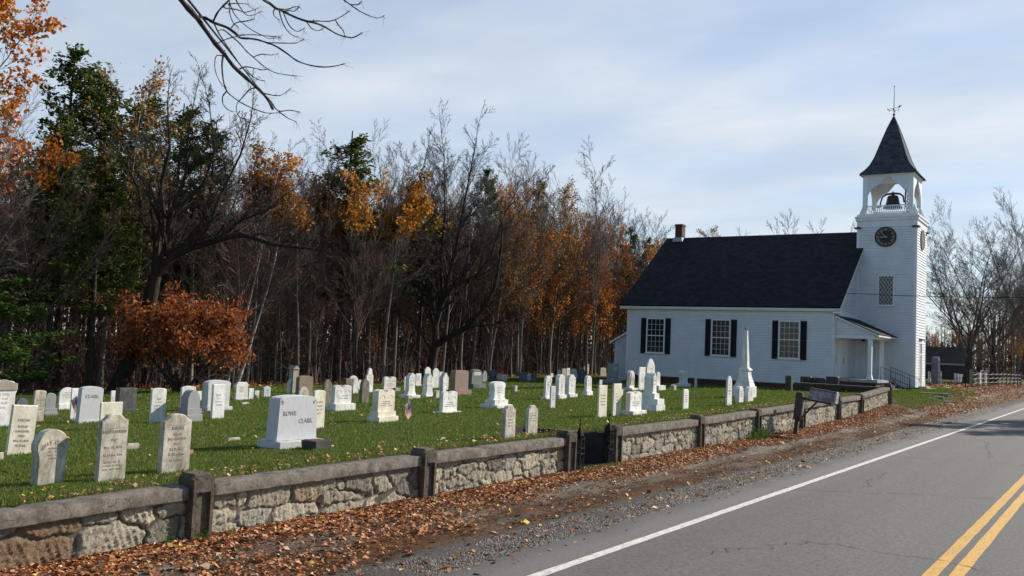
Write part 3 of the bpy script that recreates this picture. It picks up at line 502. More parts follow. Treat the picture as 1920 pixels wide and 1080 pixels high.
def groundmat():
    m, t, b = newmat('lawn_and_verge'); b.inputs['Roughness'].default_value = .95; b.inputs['Specular IOR Level'].default_value = .1
    P = t.nodes.new('ShaderNodeNewGeometry').outputs['Position']; sp = t.nodes.new('ShaderNodeSeparateXYZ'); t.links.new(P, sp.inputs[0])
    big = noise(t, .35, 5, .6, vec=P, lo=.38, hi=.62); mid = noise(t, 2.2, 6, .65, vec=P, lo=.4, hi=.65); fine = noise(t, 28, 5, .7, vec=P, lo=.35, hi=.7)
    g1 = mixc(t, big, (.062, .108, .014), (.095, .120, .020)); g2 = mixc(t, mid, g1, (.080, .070, .020)); 
    mm = t.nodes.new('ShaderNodeMath'); mm.operation = 'MULTIPLY'; mm.inputs[1].default_value = .6; t.links.new(fine, mm.inputs[0])
    g3 = mixc(t, mm.outputs[0], g2, (.016, .026, .004))
    # litter floor under the woods and along the road
    br = mixc(t, fine, (.085, .048, .026), (.030, .019, .012)); br2 = mixc(t, mid, br, (.14, .065, .028))
    dirt = mixc(t, fine, (.17, .14, .11), (.09, .07, .055))
    def rng_(a, b_, src, nz=None, amp=0):
        mr = t.nodes.new('ShaderNodeMapRange'); mr.inputs[1].default_value = a; mr.inputs[2].default_value = b_
        if nz is not None:
            q = t.nodes.new('ShaderNodeMath'); q.operation = 'MULTIPLY_ADD'; q.inputs[1].default_value = amp; t.links.new(nz, q.inputs[0]); t.links.new(src, q.inputs[2]); src = q.outputs[0]
        t.links.new(src, mr.inputs[0]); return mr.outputs[0]
    nz = noise(t, .8, 4, .6, vec=P)
    wood = rng_(-39.5, -42.0, sp.outputs['X'], nz, 2.5)
    c = mixc(t, wood, g3, br2)
    # verge: X > -9.6 for the walled stretch; further on only near the asphalt
    vx = rng_(-9.62, -9.60, sp.outputs['X'])
    yfar = rng_(46.5, 50, sp.outputs['Y'], nz, 3)
    vfar = rng_(-9.6, -8.2, sp.outputs['X'], nz, 1.6)
    v = t.nodes.new('ShaderNodeMix'); t.links.new(yfar, v.inputs[0]); t.links.new(vx, v.inputs[2]); t.links.new(vfar, v.inputs[3])
    # bare dirt and gravel streaks parallel to the road
    st = noise(t, 1.0, 5, .6, vec=P, stretch=(2.2, .16, 1), lo=.50, hi=.62)
    vcol = mixc(t, st, br2, dirt)
    gx = rng_(-6.95, -6.65, sp.outputs['X'], nz, .5)
    d0 = rng_(-8.3, -8.0, sp.outputs['X'], nz, .7); d1 = rng_(-7.35, -7.65, sp.outputs['X'], nz, .7); dm = t.nodes.new('ShaderNodeMath'); dm.operation = 'MULTIPLY'; t.links.new(d0, dm.inputs[0]); t.links.new(d1, dm.inputs[1]); dm2 = t.nodes.new('ShaderNodeMath'); dm2.operation = 'MULTIPLY'; t.links.new(dm.outputs[0], dm2.inputs[0]); t.links.new(noise(t, 1.0, 5, .65, vec=P, stretch=(1.4, .35, 1), lo=.38, hi=.55), dm2.inputs[1])
    vcol = mixc(t, dm2.outputs[0], vcol, mixc(t, fine, (.25, .215, .175), (.15, .125, .10)))
    grav = mixc(t, noise(t, 38, 3, .8, vec=P, lo=.38, hi=.62), (.15, .135, .12), (.045, .04, .036))
    vcol = mixc(t, gx, vcol, grav)
    c = mixc(t, v.outputs[0], c, vcol)
    t.links.new(c, b.inputs['Base Color'])
    bump(t, b, noise(t, 40, 5, .75, vec=P), .9, .035); return m
M['ground'] = groundmat()
xs = np.concatenate([np.array([-400, -250, -160, -120]), np.arange(-100, -42, 4.), np.arange(-42, -12, .7), np.arange(-12.2, -11.6, .3), [-11.6], np.arange(-11.3, -9.7, .25), [-9.62, -9.58], np.arange(-9.4, -6.0, .1), [-5.9, -5.6]])
xs = np.unique(np.round(xs, 3))
ys = np.concatenate([np.array([-200, -80, -40, -20]), np.arange(-15, 4, 1.), np.arange(4, 60, .35), np.arange(60, 110, 1.), np.arange(110, 200, 6.), np.array([220, 300, 450, 900]), [PASS[2], PASS[3]]])
ys = np.unique(np.round(ys, 3)); ys = ys[(np.abs(ys-PASS[2]) > .05) | (ys == PASS[2])]; ys = ys[(np.abs(ys-PASS[3]) > .05) | (ys == PASS[3])]
xs = xs[(np.abs(xs-PASS[0]) > .05) | (xs == PASS[0])]
def gz(x, y):
    z = ground_z(x, y)
    nz = .012*np.sin(x*5.1+y*1.3)+.010*np.sin(x*2.3-y*3.7)+.01*np.sin(y*7.7+x)
    return z + nz*np.where(x > -6.4, .25, 1.0)
ground = grid_object('ground', xs, ys, gz, M['ground'], (PASS[0], -9.41, PASS[2], PASS[3]))

# road (a sheet a little above the ground sheet at the verge edge)
def roadmat():
    m, t, b = newmat('asphalt'); b.inputs['Roughness'].default_value = .85; b.inputs['Specular IOR Level'].default_value = .35
    P = t.nodes.new('ShaderNodeNewGeometry').outputs['Position']; sp = t.nodes.new('ShaderNodeSeparateXYZ'); t.links.new(P, sp.inputs[0])
    agg = noise(t, 20, 6, .9, vec=P, lo=.36, hi=.62); big = noise(t, .5, 4, .6, vec=P, stretch=(1.6, .25, 1), lo=.35, hi=.65)
    c = mixc(t, big, (.104, .098, .093), (.132, .125, .118)); trk = noise(t, 1.0, 3, .5, vec=P, stretch=(1.3, .03, 1), lo=.45, hi=.62); tm_ = t.nodes.new('ShaderNodeMath'); tm_.operation = 'MULTIPLY'; tm_.inputs[1].default_value = .35; t.links.new(trk, tm_.inputs[0])
    c = mixc(t, tm_.outputs[0], c, (.068, .064, .061)); c = mixc(t, agg, (.050, .047, .044), mixc(t, .25, c, (.22, .21, .20)))
    sp2 = t.nodes.new('ShaderNodeTexVoronoi'); sp2.inputs['Scale'].default_value = 26; t.links.new(P, sp2.inputs['Vector'])
    l = t.nodes.new('ShaderNodeMath'); l.operation = 'LESS_THAN'; l.inputs[1].default_value = .085; t.links.new(sp2.outputs['Distance'], l.inputs[0])
    c = mixc(t, l.outputs[0], c, (.30, .29, .28))
    # shoulder outside the white line is paler
    mr = t.nodes.new('ShaderNodeMapRange'); mr.inputs[1].default_value = -5.3; mr.inputs[2].default_value = -5.5; t.links.new(sp.outputs['X'], mr.inputs[0])
    sh = t.nodes.new('ShaderNodeMath'); sh.operation = 'MULTIPLY'; sh.inputs[1].default_value = .45; t.links.new(mr.outputs[0], sh.inputs[0])
    c = mixc(t, sh.outputs[0], c, (.165, .15, .14))
    t.links.new(c, b.inputs['Base Color']); bump(t, b, noise(t, 130, 3, .8, vec=P), .45, .006); return m
M['asphalt'] = roadmat()
yy = np.concatenate([np.arange(-60, 4, 4.), np.arange(4, 60, .22), np.arange(60, 600, 6.)])
edge = -6.18 + .05*np.interp(yy, np.arange(-60, 600, .9), rng.normal(0, 1, 734)) - .55*np.clip((yy-20)/70, 0, 1)**1.2*1.2
V = []; cols = np.array([0, .03, .45])
rows = []
for y, e in zip(yy, edge): rows.append([(e, y, -.03), (e+.02, y, .006), (e+.5, y, .008), (-5, y, .012), (-1.8, y, .05), (1.6, y, .012), (2.6, y, .0), (2.65, y, -.04)])
V = np.array(rows).reshape(-1, 3); k = 8; n_ = len(yy)
a = (np.arange(n_-1)[:, None]*k+np.arange(k-1)[None]).ravel()
road = link('road', npmesh('road', V, np.stack([a, a+1, a+k+1, a+k], -1), M['asphalt'], smooth=False)); road['kind'] = 'structure'
def crown(x): return float(np.interp(x, [-6.2, -5, -1.8, 1.6, 2.6], [.006, .012, .05, .012, 0]))
def marking(name, x0, x1, col, wear, y1=600, seed=0):
    m, t, b = newmat(name + '_paint'); b.inputs['Roughness'].default_value = .7
    P = t.nodes.new('ShaderNodeNewGeometry').outputs['Position']
    f = noise(t, 9, 6, .75, vec=P, stretch=(3, .7, 1), lo=.47, hi=.68); q = t.nodes.new('ShaderNodeMath'); q.operation = 'MULTIPLY'; q.inputs[1].default_value = wear; t.links.new(f, q.inputs[0])
    t.links.new(mixc(t, q.outputs[0], mixc(t, noise(t, 60, 3, .8, vec=P, lo=.3, hi=.8), tuple(c*.8 for c in col), col), (.14, .13, .12)), b.inputs['Base Color'])
    mb = MB(); ys_ = list(np.arange(-40, 70, .35))+list(np.arange(70, y1, 10.)); r = random.Random(seed); pe = None
    for y in ys_:
        j = r.uniform(-.004, .004); c0, c1 = x0+j, x1-j+r.uniform(-.003, .003)
        e = ((c0, y, crown(c0)+.0045), (c1, y, crown(c1)+.0045))
        if pe: mb.quad(pe[0], pe[1], e[1], e[0])
        pe = e
    o = mb.build('road_marking', m); o['kind'] = 'structure'; return o
marking('white_line', -5.42, -5.28, (.66, .64, .58), .75, seed=1)
marking('yellow_line', -1.98, -1.83, (.62, .33, .035), .7, seed=2)
marking('yellow_line_b', -1.73, -1.58, (.62, .33, .035), .7, seed=3)
# cracks: thin strips of dark tar in the road
mb = MB()
def crack(p, q, n=26, j=.05, w=.010):
    p, q = np.array(p, float), np.array(q, float); d = (q-p)/np.linalg.norm(q-p); nn_ = np.array([-d[1], d[0]]); off = 0; pts = []
    for i in range(n+1):
        off = off*.8+random.gauss(0, j); pts.append(p+(q-p)*i/n+nn_*off)
    for a_, b_ in zip(pts[:-1], pts[1:]):
        if random.random() < .12: continue
        ww = w*random.uniform(.4, 1.1); z0, z1 = crown(a_[0])+.0085, crown(b_[0])+.0085
        mb.quad((a_[0]-nn_[0]*ww, a_[1]-nn_[1]*ww, z0), (a_[0]+nn_[0]*ww, a_[1]+nn_[1]*ww, z0), (b_[0]+nn_[0]*ww, b_[1]+nn_[1]*ww, z1), (b_[0]-nn_[0]*ww, b_[1]-nn_[1]*ww, z1))
for p, q in (((-5.3, 17.6), (-1.9, 19.5)), ((-3.6, 12.7), (-1.4, 12.6)), ((-3.6, 12.7), (-4.3, 11.0)), ((-6.0, 17.4), (-5.4, 17.8)), ((-5.2, 26), (-1.0, 27)), ((-4.0, 34), (-3.0, 28)), ((-3.0, 34), (1.4, 33)), ((-5.2, 42), (0, 43)), ((-4.6, 22), (-4.3, 19))): crack(p, q)
o = mb.build('road_marking', simple('crack', (.02, .019, .018), .9)); o.name = 'road_cracks'; o['kind'] = 'structure'
# far side of the road: verge out of the frame
mb = MB()
mb.poly([(2.6, -60, -.02), (400, -60, -.02), (400, 600, -.02), (2.6, 600, -.02)])
o = mb.build('land', M['ground']); o['kind'] = 'structure'

# ---------------------------------------------------------------- fallen leaves, grass, gravel (stuff)
def scatter_leaves(name, pts, size, palette, probs, mat, lift=.012, curl=.5, tilt=.55):
    n = len(pts); th = rng.uniform(0, 2*np.pi, n); s = np.clip(np.exp(rng.normal(-.12, .38, n)), .35, 2.1)*size
    ax = np.stack([np.cos(th), np.sin(th), rng.normal(0, tilt, n)*.7], 1); ax /= np.linalg.norm(ax, axis=1)[:, None]
    bx = np.stack([-np.sin(th), np.cos(th), rng.normal(0, tilt, n)*.7], 1); bx /= np.linalg.norm(bx, axis=1)[:, None]
    up = np.array([0, 0, 1.])
    c = pts + up*(lift+rng.uniform(0, lift*1.5, n))[:, None]
    s = s[:, None]; k = rng.uniform(0, curl, n)[:, None]
    # two triangles folded along the rib, leaf-like kite outline
    v0 = c-ax*s*.5; v2 = c+ax*s*.55; v1 = c+bx*s*.36+up*s*k*.5; v3 = c-bx*s*.36+up*s*k*.5*rng.uniform(.2, 1, n)[:, None]
    V = np.stack([v0, v1, v2, v3], 1).reshape(-1, 3); i = np.arange(n)*4
    Fq = np.concatenate([np.stack([i, i+1, i+2], 1), np.stack([i, i+2, i+3], 1)])
    pal = np.array(palette); col = pal[rng.choice(len(pal), n, p=probs)]*rng.uniform(.65, 1.25, (n, 1)); col = np.concatenate([col, col])
    o = link(name, npmesh(name, V, Fq, mat, colors=col)); o['kind'] = 'stuff'; return o
PALV = [(.44, .17, .06), (.26, .10, .040), (.55, .27, .12), (.60, .40, .24), (.13, .06, .03), (.66, .42, .08), (.46, .12, .035)]; PRV = [.26, .24, .17, .10, .16, .015, .055]
def verge_pts(n, near):
    y = 4.6 + (46-4.6)*rng.random(n)**near; u = rng.random(n)
    x = -9.38 + 2.2*u**2.3*np.interp(y, [4, 11, 17, 24, 46], [1.15, 1.0, .62, .48, .55])
    # thin out towards the road in clumps
    keep = (np.sin(x*2.2+y*.7)+np.sin(y*1.9-x)*.7+rng.normal(0, .8, n)) > np.interp(x, [-9.4, -8.8, -8.2, -7.0], [-3, -1.4, .3, 1.4])
    x, y = x[keep], y[keep]; return np.stack([x, y, verge_z(x, y)], 1)
p = verge_pts(80000, 1.6); scatter_leaves('fallen_leaves', p, .055, PALV, PRV, M['litter'], lift=.012)
n = 70000; y = 4.8+45*rng.random(n)**1.5; x = -9.3+2.3*rng.random(n)**.9; k = (np.sin(x*3+y*.9)+np.sin(y*2.3-x*2)*.8+rng.normal(0, .7, n)) > -.2; x, y = x[k], y[k]; scatter_leaves('leaf_crumbs', np.stack([x, y, verge_z(x, y)], 1), .026, [(.16, .08, .04), (.10, .05, .026), (.24, .13, .07), (.07, .04, .022)], [.35, .3, .15, .2], M['litter'], lift=.006)
n = 2600; y = 5+41*rng.random(n)**1.3; x = -9.2+3.4*rng.random(n); scatter_leaves('fallen_leaves', np.stack([x, y, verge_z(x, y)], 1), .07, PALV, [.2, .2, .2, .15, .1, .1, .05], M['litter'])
n = 1100; y = 6+60*rng.random(n)**1.2; x = -9.9-24*rng.random(n)**1.5; scatter_leaves('fallen_leaves', np.stack([x, y, ground_z(x, y)+.02], 1), .075, PALV, [.2, .15, .2, .25, .05, .1, .05], M['litter'], lift=.03)
n = 16000; y = 8+100*rng.random(n); x = -39.5-22*rng.random(n)**1.3; scatter_leaves('fallen_leaves', np.stack([x, y, ground_z(x, y)+.02], 1), .2, PALV, PRV, M['litter'], lift=.03)
n = 8000; y = 46.5+60*rng.random(n); x = -6.9-np.interp(y, [46, 60, 70, 100], [1.6, 1.5, 3.2, 2.5])*rng.random(n)**.8; scatter_leaves('fallen_leaves', np.stack([x, y, ground_z(x, y)+.01], 1), .095, PALV, PRV, M['litter'], lift=.02)
n = 7000; y = 72+33*rng.random(n); x = -8.6-9*rng.random(n); scatter_leaves('fallen_leaves', np.stack([x, y, ground_z(x, y)+.01], 1), .14, PALV, PRV, M['litter'], lift=.02)
# a bank of leaves blown against the wall foot
# grass blades
def blades(name, x, y, h, wdt, pal, zf=ground_z):
    n = len(x); z = zf(x, y)+.005; th = rng.uniform(0, np.pi*2, n); hh = h*rng.uniform(.5, 1.3, n); ln = rng.uniform(.1, .7, n)*hh; la = rng.uniform(0, 2*np.pi, n)
    b0 = np.stack([x-np.cos(th)*wdt, y-np.sin(th)*wdt, z], 1); b1 = np.stack([x+np.cos(th)*wdt, y+np.sin(th)*wdt, z], 1); tp = np.stack([x+np.cos(la)*ln, y+np.sin(la)*ln, z+hh], 1)
    V = np.stack([b0, b1, tp], 1).reshape(-1, 3); i = np.arange(n)*3; col = np.array(pal)[rng.integers(0, len(pal), n)]*rng.uniform(.6, 1.3, (n, 1))
    o = link(name, npmesh(name, V, np.stack([i, i+1, i+2], 1), M['blade'], colors=col)); o['kind'] = 'stuff'; return o
GP = [(.098, .180, .016), (.125, .205, .020), (.078, .145, .014), (.155, .195, .030), (.20, .19, .06)]
n = 330000; r = rng.random(n); y = 5+41*r**1.5; x = -9.8-rng.random(n)**1.35*np.interp(y, [5, 20, 46], [14, 19, 8])
ok = ~((x > PASS[0]) & (x < PASS[1]) & (y > PASS[2]) & (y < PASS[3])); x, y = x[ok], y[ok]
blades('grass', x, y, np.interp(y, [5, 30], [.036, .05]), np.interp(y, [5, 14, 46], [.005, .008, .018]), GP)
n = 2600; y = 4.8+41*rng.random(n); x = -9.79-rng.random(n)**1.6*.8; scatter_leaves('fallen_leaves', np.stack([x, y, ground_z(x, y)+.015], 1), .045, PALV, [.2, .2, .2, .2, .08, .07, .05], M['litter'], lift=.03)
n = 14000; y = 4.8+41*rng.random(n); x = -9.78-rng.random(n)**2*.45; blades('grass', x, y, .10, .006, GP+[(.14, .12, .05), (.18, .14, .07)])
n = 60000; y = 20+50*rng.random(n); x = -18-22*rng.random(n); blades('grass', x, y, .07, .025, GP)
n = 500; y = 16.2+2*rng.random(n); x = -9.45+.35*rng.random(n); blades('grass', x, y, .07, .008, GP+[(.16, .2, .04)], zf=lambda a, b: verge_z(a, b))
n = 160; y = 26.6+1.1*rng.random(n); x = -9.35+.3*rng.random(n); x_ = rng.random(26000); yq = 47+24*rng.random(26000); xq = -8.4-6*x_; blades('grass', xq, yq, .07, .02, GP)
n = 160; y = 26.6+1.1*rng.random(n); x = -9.35+.3*rng.random(n); blades('weeds', x, y, .2, .012, [(.05, .13, .015), (.10, .17, .03)], zf=lambda a, b: verge_z(a, b))
# gravel beside the asphalt
n = 60000; y = 5+60*rng.random(n)**1.7; x = -6.15-np.interp(y, [20, 90], [0, .6])-.72*rng.random(n)**1.3
s = rng.uniform(.007, .020, n)*np.interp(y, [5, 40], [1, 1.7]); z = verge_z(x, y)+.003
th = rng.uniform(0, 6.3, n); pts = []
for kx, ky, kz in ((1, 0, 0), (-.5, .87, 0), (-.5, -.87, 0), (0, 0, .9)):
    cx_ = kx*np.cos(th)-ky*np.sin(th); cy_ = kx*np.sin(th)+ky*np.cos(th); pts.append(np.stack([x+cx_*s, y+cy_*s, z+kz*s], 1))
V = np.stack(pts, 1).reshape(-1, 3); i = np.arange(n)*4
Fq = np.concatenate([np.stack([i, i+1, i+3], 1), np.stack([i+1, i+2, i+3], 1), np.stack([i+2, i, i+3], 1)])
col = np.array([(.15, .135, .12), (.085, .078, .07), (.25, .225, .20), (.05, .045, .04), (.16, .115, .085)])[rng.integers(0, 5, n)]; col = np.concatenate([col]*3)
M['gravel'] = (lambda q: q)(leafmat('gravel_stones', 0.0))
o = link('gravel', npmesh('gravel', V, Fq, M['gravel'], colors=col)); o['kind'] = 'stuff'

# ---------------------------------------------------------------- stone wall
WX = -9.4
def foot(y): return float(verge_z(WX, y))
CAPT = lambda y: float(np.interp(y, [-12, 4.8, 7, 11.5, 16, 19, 23, 28, 36, 40, 45.8, 47], [.52, .60, .65, .69, .71, .77, .79, .87, .99, 1.04, 1.33, 1.36]))
CAPH = .155
def rubble_mat():
    m, t, b = newmat('rubble_stone'); b.inputs['Roughness'].default_value = .95; b.inputs['Specular IOR Level'].default_value = .15
    P = t.nodes.new('ShaderNodeNewGeometry').outputs['Position']; c = attr(t)
    f = noise(t, 14, 8, .78, vec=P, lo=.38, hi=.66); mm = t.nodes.new('ShaderNodeMath'); mm.operation = 'MULTIPLY'; mm.inputs[1].default_value = .8; t.links.new(f, mm.inputs[0])
    t.links.new(mixc(t, mm.outputs[0], c, mixc(t, .72, c, (.05, .043, .035))), b.inputs['Base Color']); bump(t, b, noise(t, 26, 6, .75, vec=P), 1.0, .045); return m
M['rubble'] = rubble_mat()
SC = np.array([(.48, .43, .33), (.42, .37, .28), (.54, .48, .36), (.34, .31, .25), (.46, .37, .24), (.27, .24, .20), (.45, .42, .35)])
def fbm(x, y, seed):
    r = np.random.default_rng(seed); s = 0
    for k in range(6):
        f = 2.2*1.7**k; a1, a2, p1, p2 = r.uniform(0, 6.28, 4); s = s+np.sin(f*(x*np.cos(a1)+y*np.sin(a1))+p1)*np.sin(f*(x*np.cos(a2)+y*np.sin(a2))+p2)/1.45**k
    return s
def rubble(L, H, res, seed, big, rusty=False):
    """height field of roughly coursed, split stones with mortar between; returns V (along, up, out), colours"""
    r = np.random.default_rng(seed); nu, nv = max(int(L/res), 4), max(int(H/res), 4)
    U, Vv = np.meshgrid(np.linspace(0, L, nu), np.linspace(0, H, nv), indexing='ij')
    step = big; cells = []
    y = -.1
    while y < H+.2:
        hgt = step*r.uniform(.5, 1.1); x = -step*r.random()
        while x < L+step:
            wv = step*r.uniform(.35, 2.1); cells.append((x+wv/2, y+hgt/2, wv, hgt)); x += wv
        y += hgt
    cells = np.array(cells); cells[:, 0] += r.normal(0, step*.14, len(cells)); cells[:, 1] += r.normal(0, step*.2, len(cells)); cells[:, 2:] *= r.uniform(.7, 1.3, (len(cells), 2))
    wu = U+.020*fbm(U*3.3, Vv*3.3, seed+1)+.007*fbm(U*13, Vv*13, seed+5); wv_ = Vv+.020*fbm(U*3.3, Vv*3.3, seed+2)+.007*fbm(U*13, Vv*13, seed+6)
    d = np.stack([((wu-c[0])/(c[2]*.5))**4+((wv_-c[1])/(c[3]*.5))**4 for c in cells], -1)**.25
    idx = np.argsort(d, -1)[..., :2]; d1 = np.take_along_axis(d, idx[..., :1], -1)[..., 0]; d2 = np.take_along_axis(d, idx[..., 1:2], -1)[..., 0]
    e = np.clip((d2-d1)*3.6-.12+.10*fbm(U*9, Vv*9, seed+11), 0, 1); cell = idx[..., 0]
    hgt = r.uniform(.45, 1.15, len(cells))[cell]; tx = r.normal(0, .18, len(cells))[cell]; ty = r.normal(0, .22, len(cells))[cell]
    lx = (U-cells[cell, 0])/cells[cell, 2]; ly = (Vv-cells[cell, 1])/cells[cell, 3]
    out = .034*e*(hgt+tx*lx+ty*ly)+.008*fbm(U*7, Vv*7, seed+3)+(.006*fbm(U*19, Vv*19, seed+4)+.010*np.abs(fbm(U*34, Vv*34, seed+7)))*e
    cc = SC[r.choice(len(SC), len(cells), p=[.24, .17, .2, .1, .09, .06, .14])]*r.uniform(.8, 1.15, (len(cells), 1))
    if rusty:
        for cx_, rr in ((rusty, .30),):
            q = np.abs(cells[:, 0]-cx_) < rr; q &= cells[:, 1] > .05; cc[q] = (.30, .20, .125)
    col = cc[cell]; mort = np.array((.22, .185, .145)) if seed < 105 else np.array((.10, .085, .068)); k = np.clip(e*1.6, 0, 1)[..., None]; gap = ((r.random(len(cells)) < (.24 if seed < 105 else .5))[cell] & (fbm(U*4, Vv*4, seed+9) > -.1))[..., None]
    m2 = np.where(gap, np.array((.045, .04, .034)), mort); col = m2*(1-k)+col*k
    out = np.where(gap[..., 0], out-.05*(1-np.clip(e*2, 0, 1)), out)
    return U, Vv, out, col
POSTS = [7.2, 11.55, 16.1, 18.15, 22.95, 27.5, 32.1, 36.95, 40.6, 46.25]
POSTS_OUT = [2.75]
wall_names = [
 (-1.6, 2.95, None), (2.95, 6.99, 'long near stretch of rubble wall with one rusty orange boulder under its cap'), (7.41, 11.34, 'rubble wall stretch between the chipped first post and the second post'),
 (11.76, 15.9, 'rubble wall stretch ending at the left post of the iron gate'), (18.36, 22.76, 'rubble wall stretch starting at the right post of the iron gate'),
 (23.14, 27.3, 'rubble wall stretch with a green weed tuft at its right end'), (27.7, 31.9, 'stretch of tall narrow stones running behind the tilted mailbox post'),
 (32.3, 36.76, 'stretch of yellowish narrow stones under the mailbox box itself'), (37.14, 40.4, 'short stretch of dark grey rubble just right of the mailbox'), (40.8, 46.05, 'last rubble stretch climbing to the corner post near the church')]
def capmesh(y0, y1, seed, dirx=False, ztop=CAPT, x_front=WX+.05, depth=.37):
    r = np.random.default_rng(seed); n = max(int((y1-y0)/.09), 3); ys_ = np.linspace(y0, y1, n); prof = [(0, -CAPH), (0, -.14), (-.001, -.012), (-.014, 0), (-depth*.5, .008), (-depth+.03, 0), (-depth, -.03), (-depth, -CAPH)]
    k = len(prof); V = np.zeros((n, k, 3)); crack_at = set(r.integers(2, n-2, max(1, n//11)))
    for i, y in enumerate(ys_):
        zt = ztop(y)
        for j, (px, pz) in enumerate(prof):
            jx = r.normal(0, .0022); jz = r.normal(0, .0018)
            if j in (2, 3) and r.random() < .06: jx -= .016; jz -= .012
            if i in crack_at and 1 <= j <= 5: jx -= .015; jz -= .02
            V[i, j] = (x_front+px+jx, y, zt+pz+jz)
    V = V.reshape(-1, 3); a = (np.arange(n-1)[:, None]*k+np.arange(k-1)[None]).ravel(); Fq = np.stack([a, a+k, a+k+1, a+1], -1)
    ends = np.array([[0, 1, 2, 3], [0, 3, 4, 7], [4, 5, 6, 7]]); e2 = ends[:, ::-1]+(n-1)*k; close = (np.arange(n-1)*k); cl = np.stack([close+k-1, close+2*k-1, close+k, close], -1)
    return V, np.concatenate([Fq, ends, e2, cl])
for wi, (y0, y1, lab) in enumerate(wall_names):
    y0, y1 = y0-.055, y1+.055
    root = empty('stone_wall', (WX-.2, (y0+y1)/2, foot((y0+y1)/2)))
    tag(root, lab or 'rubble wall stretch beyond the left photo edge, nearest the camera', 'wall', 'rubble wall stretches along the road')
    res = float(np.interp((y0+y1)/2, [4, 10, 20, 45], [.014, .017, .026, .045])); L = y1-y0
    zb0 = min(foot(y0), foot(y1))-.08; H = max(CAPT(y0), CAPT(y1))-CAPH-zb0+.02
    U, Vv, out, col = rubble(L, H, res, 100+wi, (.48 if wi < 2 else .42 if wi == 2 else .33 if wi < 5 else .26), rusty=(2.35 if wi == 1 else False))
    if wi >= 6: U2 = U
    # shear with the sloping foot and cap
    zt = np.interp(y0+U, [y0, y1], [CAPT(y0), CAPT(y1)])-CAPH+.012; zb = np.interp(y0+U, [y0, y1], [foot(y0), foot(y1)])-.08
    Zc = zb+(zt-zb)*(Vv/H); X = WX-.05+out; off = Vector(root.location)
    V = np.stack([X-off.x, y0+U-off.y, Zc-off.z], -1).reshape(-1, 3); nu, nv = U.shape
    a = (np.arange(nu-1)[:, None]*nv+np.arange(nv-1)[None]).ravel(); Fq = np.stack([a, a+nv, a+nv+1, a+1], -1)
    link('rubble_face', npmesh('rubble_face', V, Fq, M['rubble'], colors=col.reshape(-1, 3), smooth=True), root)
    cb_ = MB(); cb_.box(-.2, .155, y0-off.y, y1-off.y, zb0-off.z, min(CAPT(y0), CAPT(y1))-CAPH-off.z+.0)
    cb_.build('core', M['concrete'], root)
    V, Fq = capmesh(y0, y1, 200+wi); V = V-np.array(off)
    link('cap', npmesh('cap', V, Fq, M['cap'], smooth=False), root)
def post_mesh(h, seed):
    """square concrete post with a sunk panel on its road face and rounded top"""
    mb = MB(); r = random.Random(seed); w = .15
    x0, x1 = -.22, .10
    top = [(-w, h-.05), (-w+.045, h), (w-.045, h), (w, h-.05)]
    mb.prism([(-w, -.3), (w, -.3)]+[(w, h-.05), (w-.045, h), (-w+.045, h), (-w, h-.05)], x0, x1-.045, .02)
    # front frame standing proud around the panel
    a = .048
    for (ya, yb, za, zb) in ((-w, -w+a, -.3, h-.06), (w-a, w, -.3, h-.06), (-w+a, w-a, h-.22, h-.05)):
        mb.box(x1-.046, x1+r.uniform(-.002, .002), ya+.001, yb-.001, za, zb)
    return mb
post_labels = ['weathered concrete post with chipped pale top nearest the camera', 'second concrete wall post, between the two nearest full wall stretches', 'concrete post at the left side of the sunken iron gate', 'concrete post at the right side of the sunken iron gate',
 'concrete post one stretch past the gate', 'leaning concrete post beside the green weed tuft', 'concrete post directly behind the wooden mailbox post', 'dark concrete post just right of and behind the mailbox', 'last concrete post before the corner', 'tall dark concrete corner post in front of the porch steps']
PH = [.80, .80, .84, .85, .88, .89, .92, 1.0, .82, 1.0]
for i, (y, lab) in enumerate(zip(POSTS+POSTS_OUT, post_labels+['concrete wall post beyond the left photo edge'])):
    h = (PH+[.78])[i]; r_ = random.Random(i)
    o = post_mesh(h, i).build('wall_post', M['concrete']); o.location = (WX, y, foot(y)); o.rotation_euler = (r_.uniform(-.01, .01), r_.uniform(-.015, .015), r_.uniform(-.03, .03))
    if i == 5: o.rotation_euler.x = .05
    tag(o, lab, 'post', 'concrete posts along the roadside wall')
# return wall at the churchyard corner
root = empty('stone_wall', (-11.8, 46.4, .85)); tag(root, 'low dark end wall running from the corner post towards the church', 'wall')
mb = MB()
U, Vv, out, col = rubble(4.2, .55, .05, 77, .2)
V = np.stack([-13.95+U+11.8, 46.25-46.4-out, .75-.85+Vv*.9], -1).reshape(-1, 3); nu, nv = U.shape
a = (np.arange(nu-1)[:, None]*nv+np.arange(nv-1)[None]).ravel(); link('rubble_face', npmesh('rubble_face', V, np.stack([a, a+nv, a+nv+1, a+1], -1), M['rubble'], colors=col.reshape(-1, 3)*.16, smooth=True), root)  # stone colours scaled far down to paint in the back-lit shade
mb.box(-2.1, 2.05, -.14, .3, -.3, .36); mb.build('core', M['iron'], root)  # black core colour also stands for the shade on this wall
mb = MB(); mb.box(-2.15, 2.05, -.20, .30, .362, .47); mb.build('cap', simple('shade_toned_cap', (.07, .062, .054), .95, (.03, .027, .024), 5, .5), root)  # cap colour darkened for the wall's shade
o = post_mesh(.84, 9).build('wall_post', M['concrete']); o.location = (-14.3, 46.45, .80); o.rotation_euler = (0, 0, rad(-90)); tag(o, 'dark post ending the low end wall left of the dark granite blocks', 'post', 'concrete posts along the roadside wall')
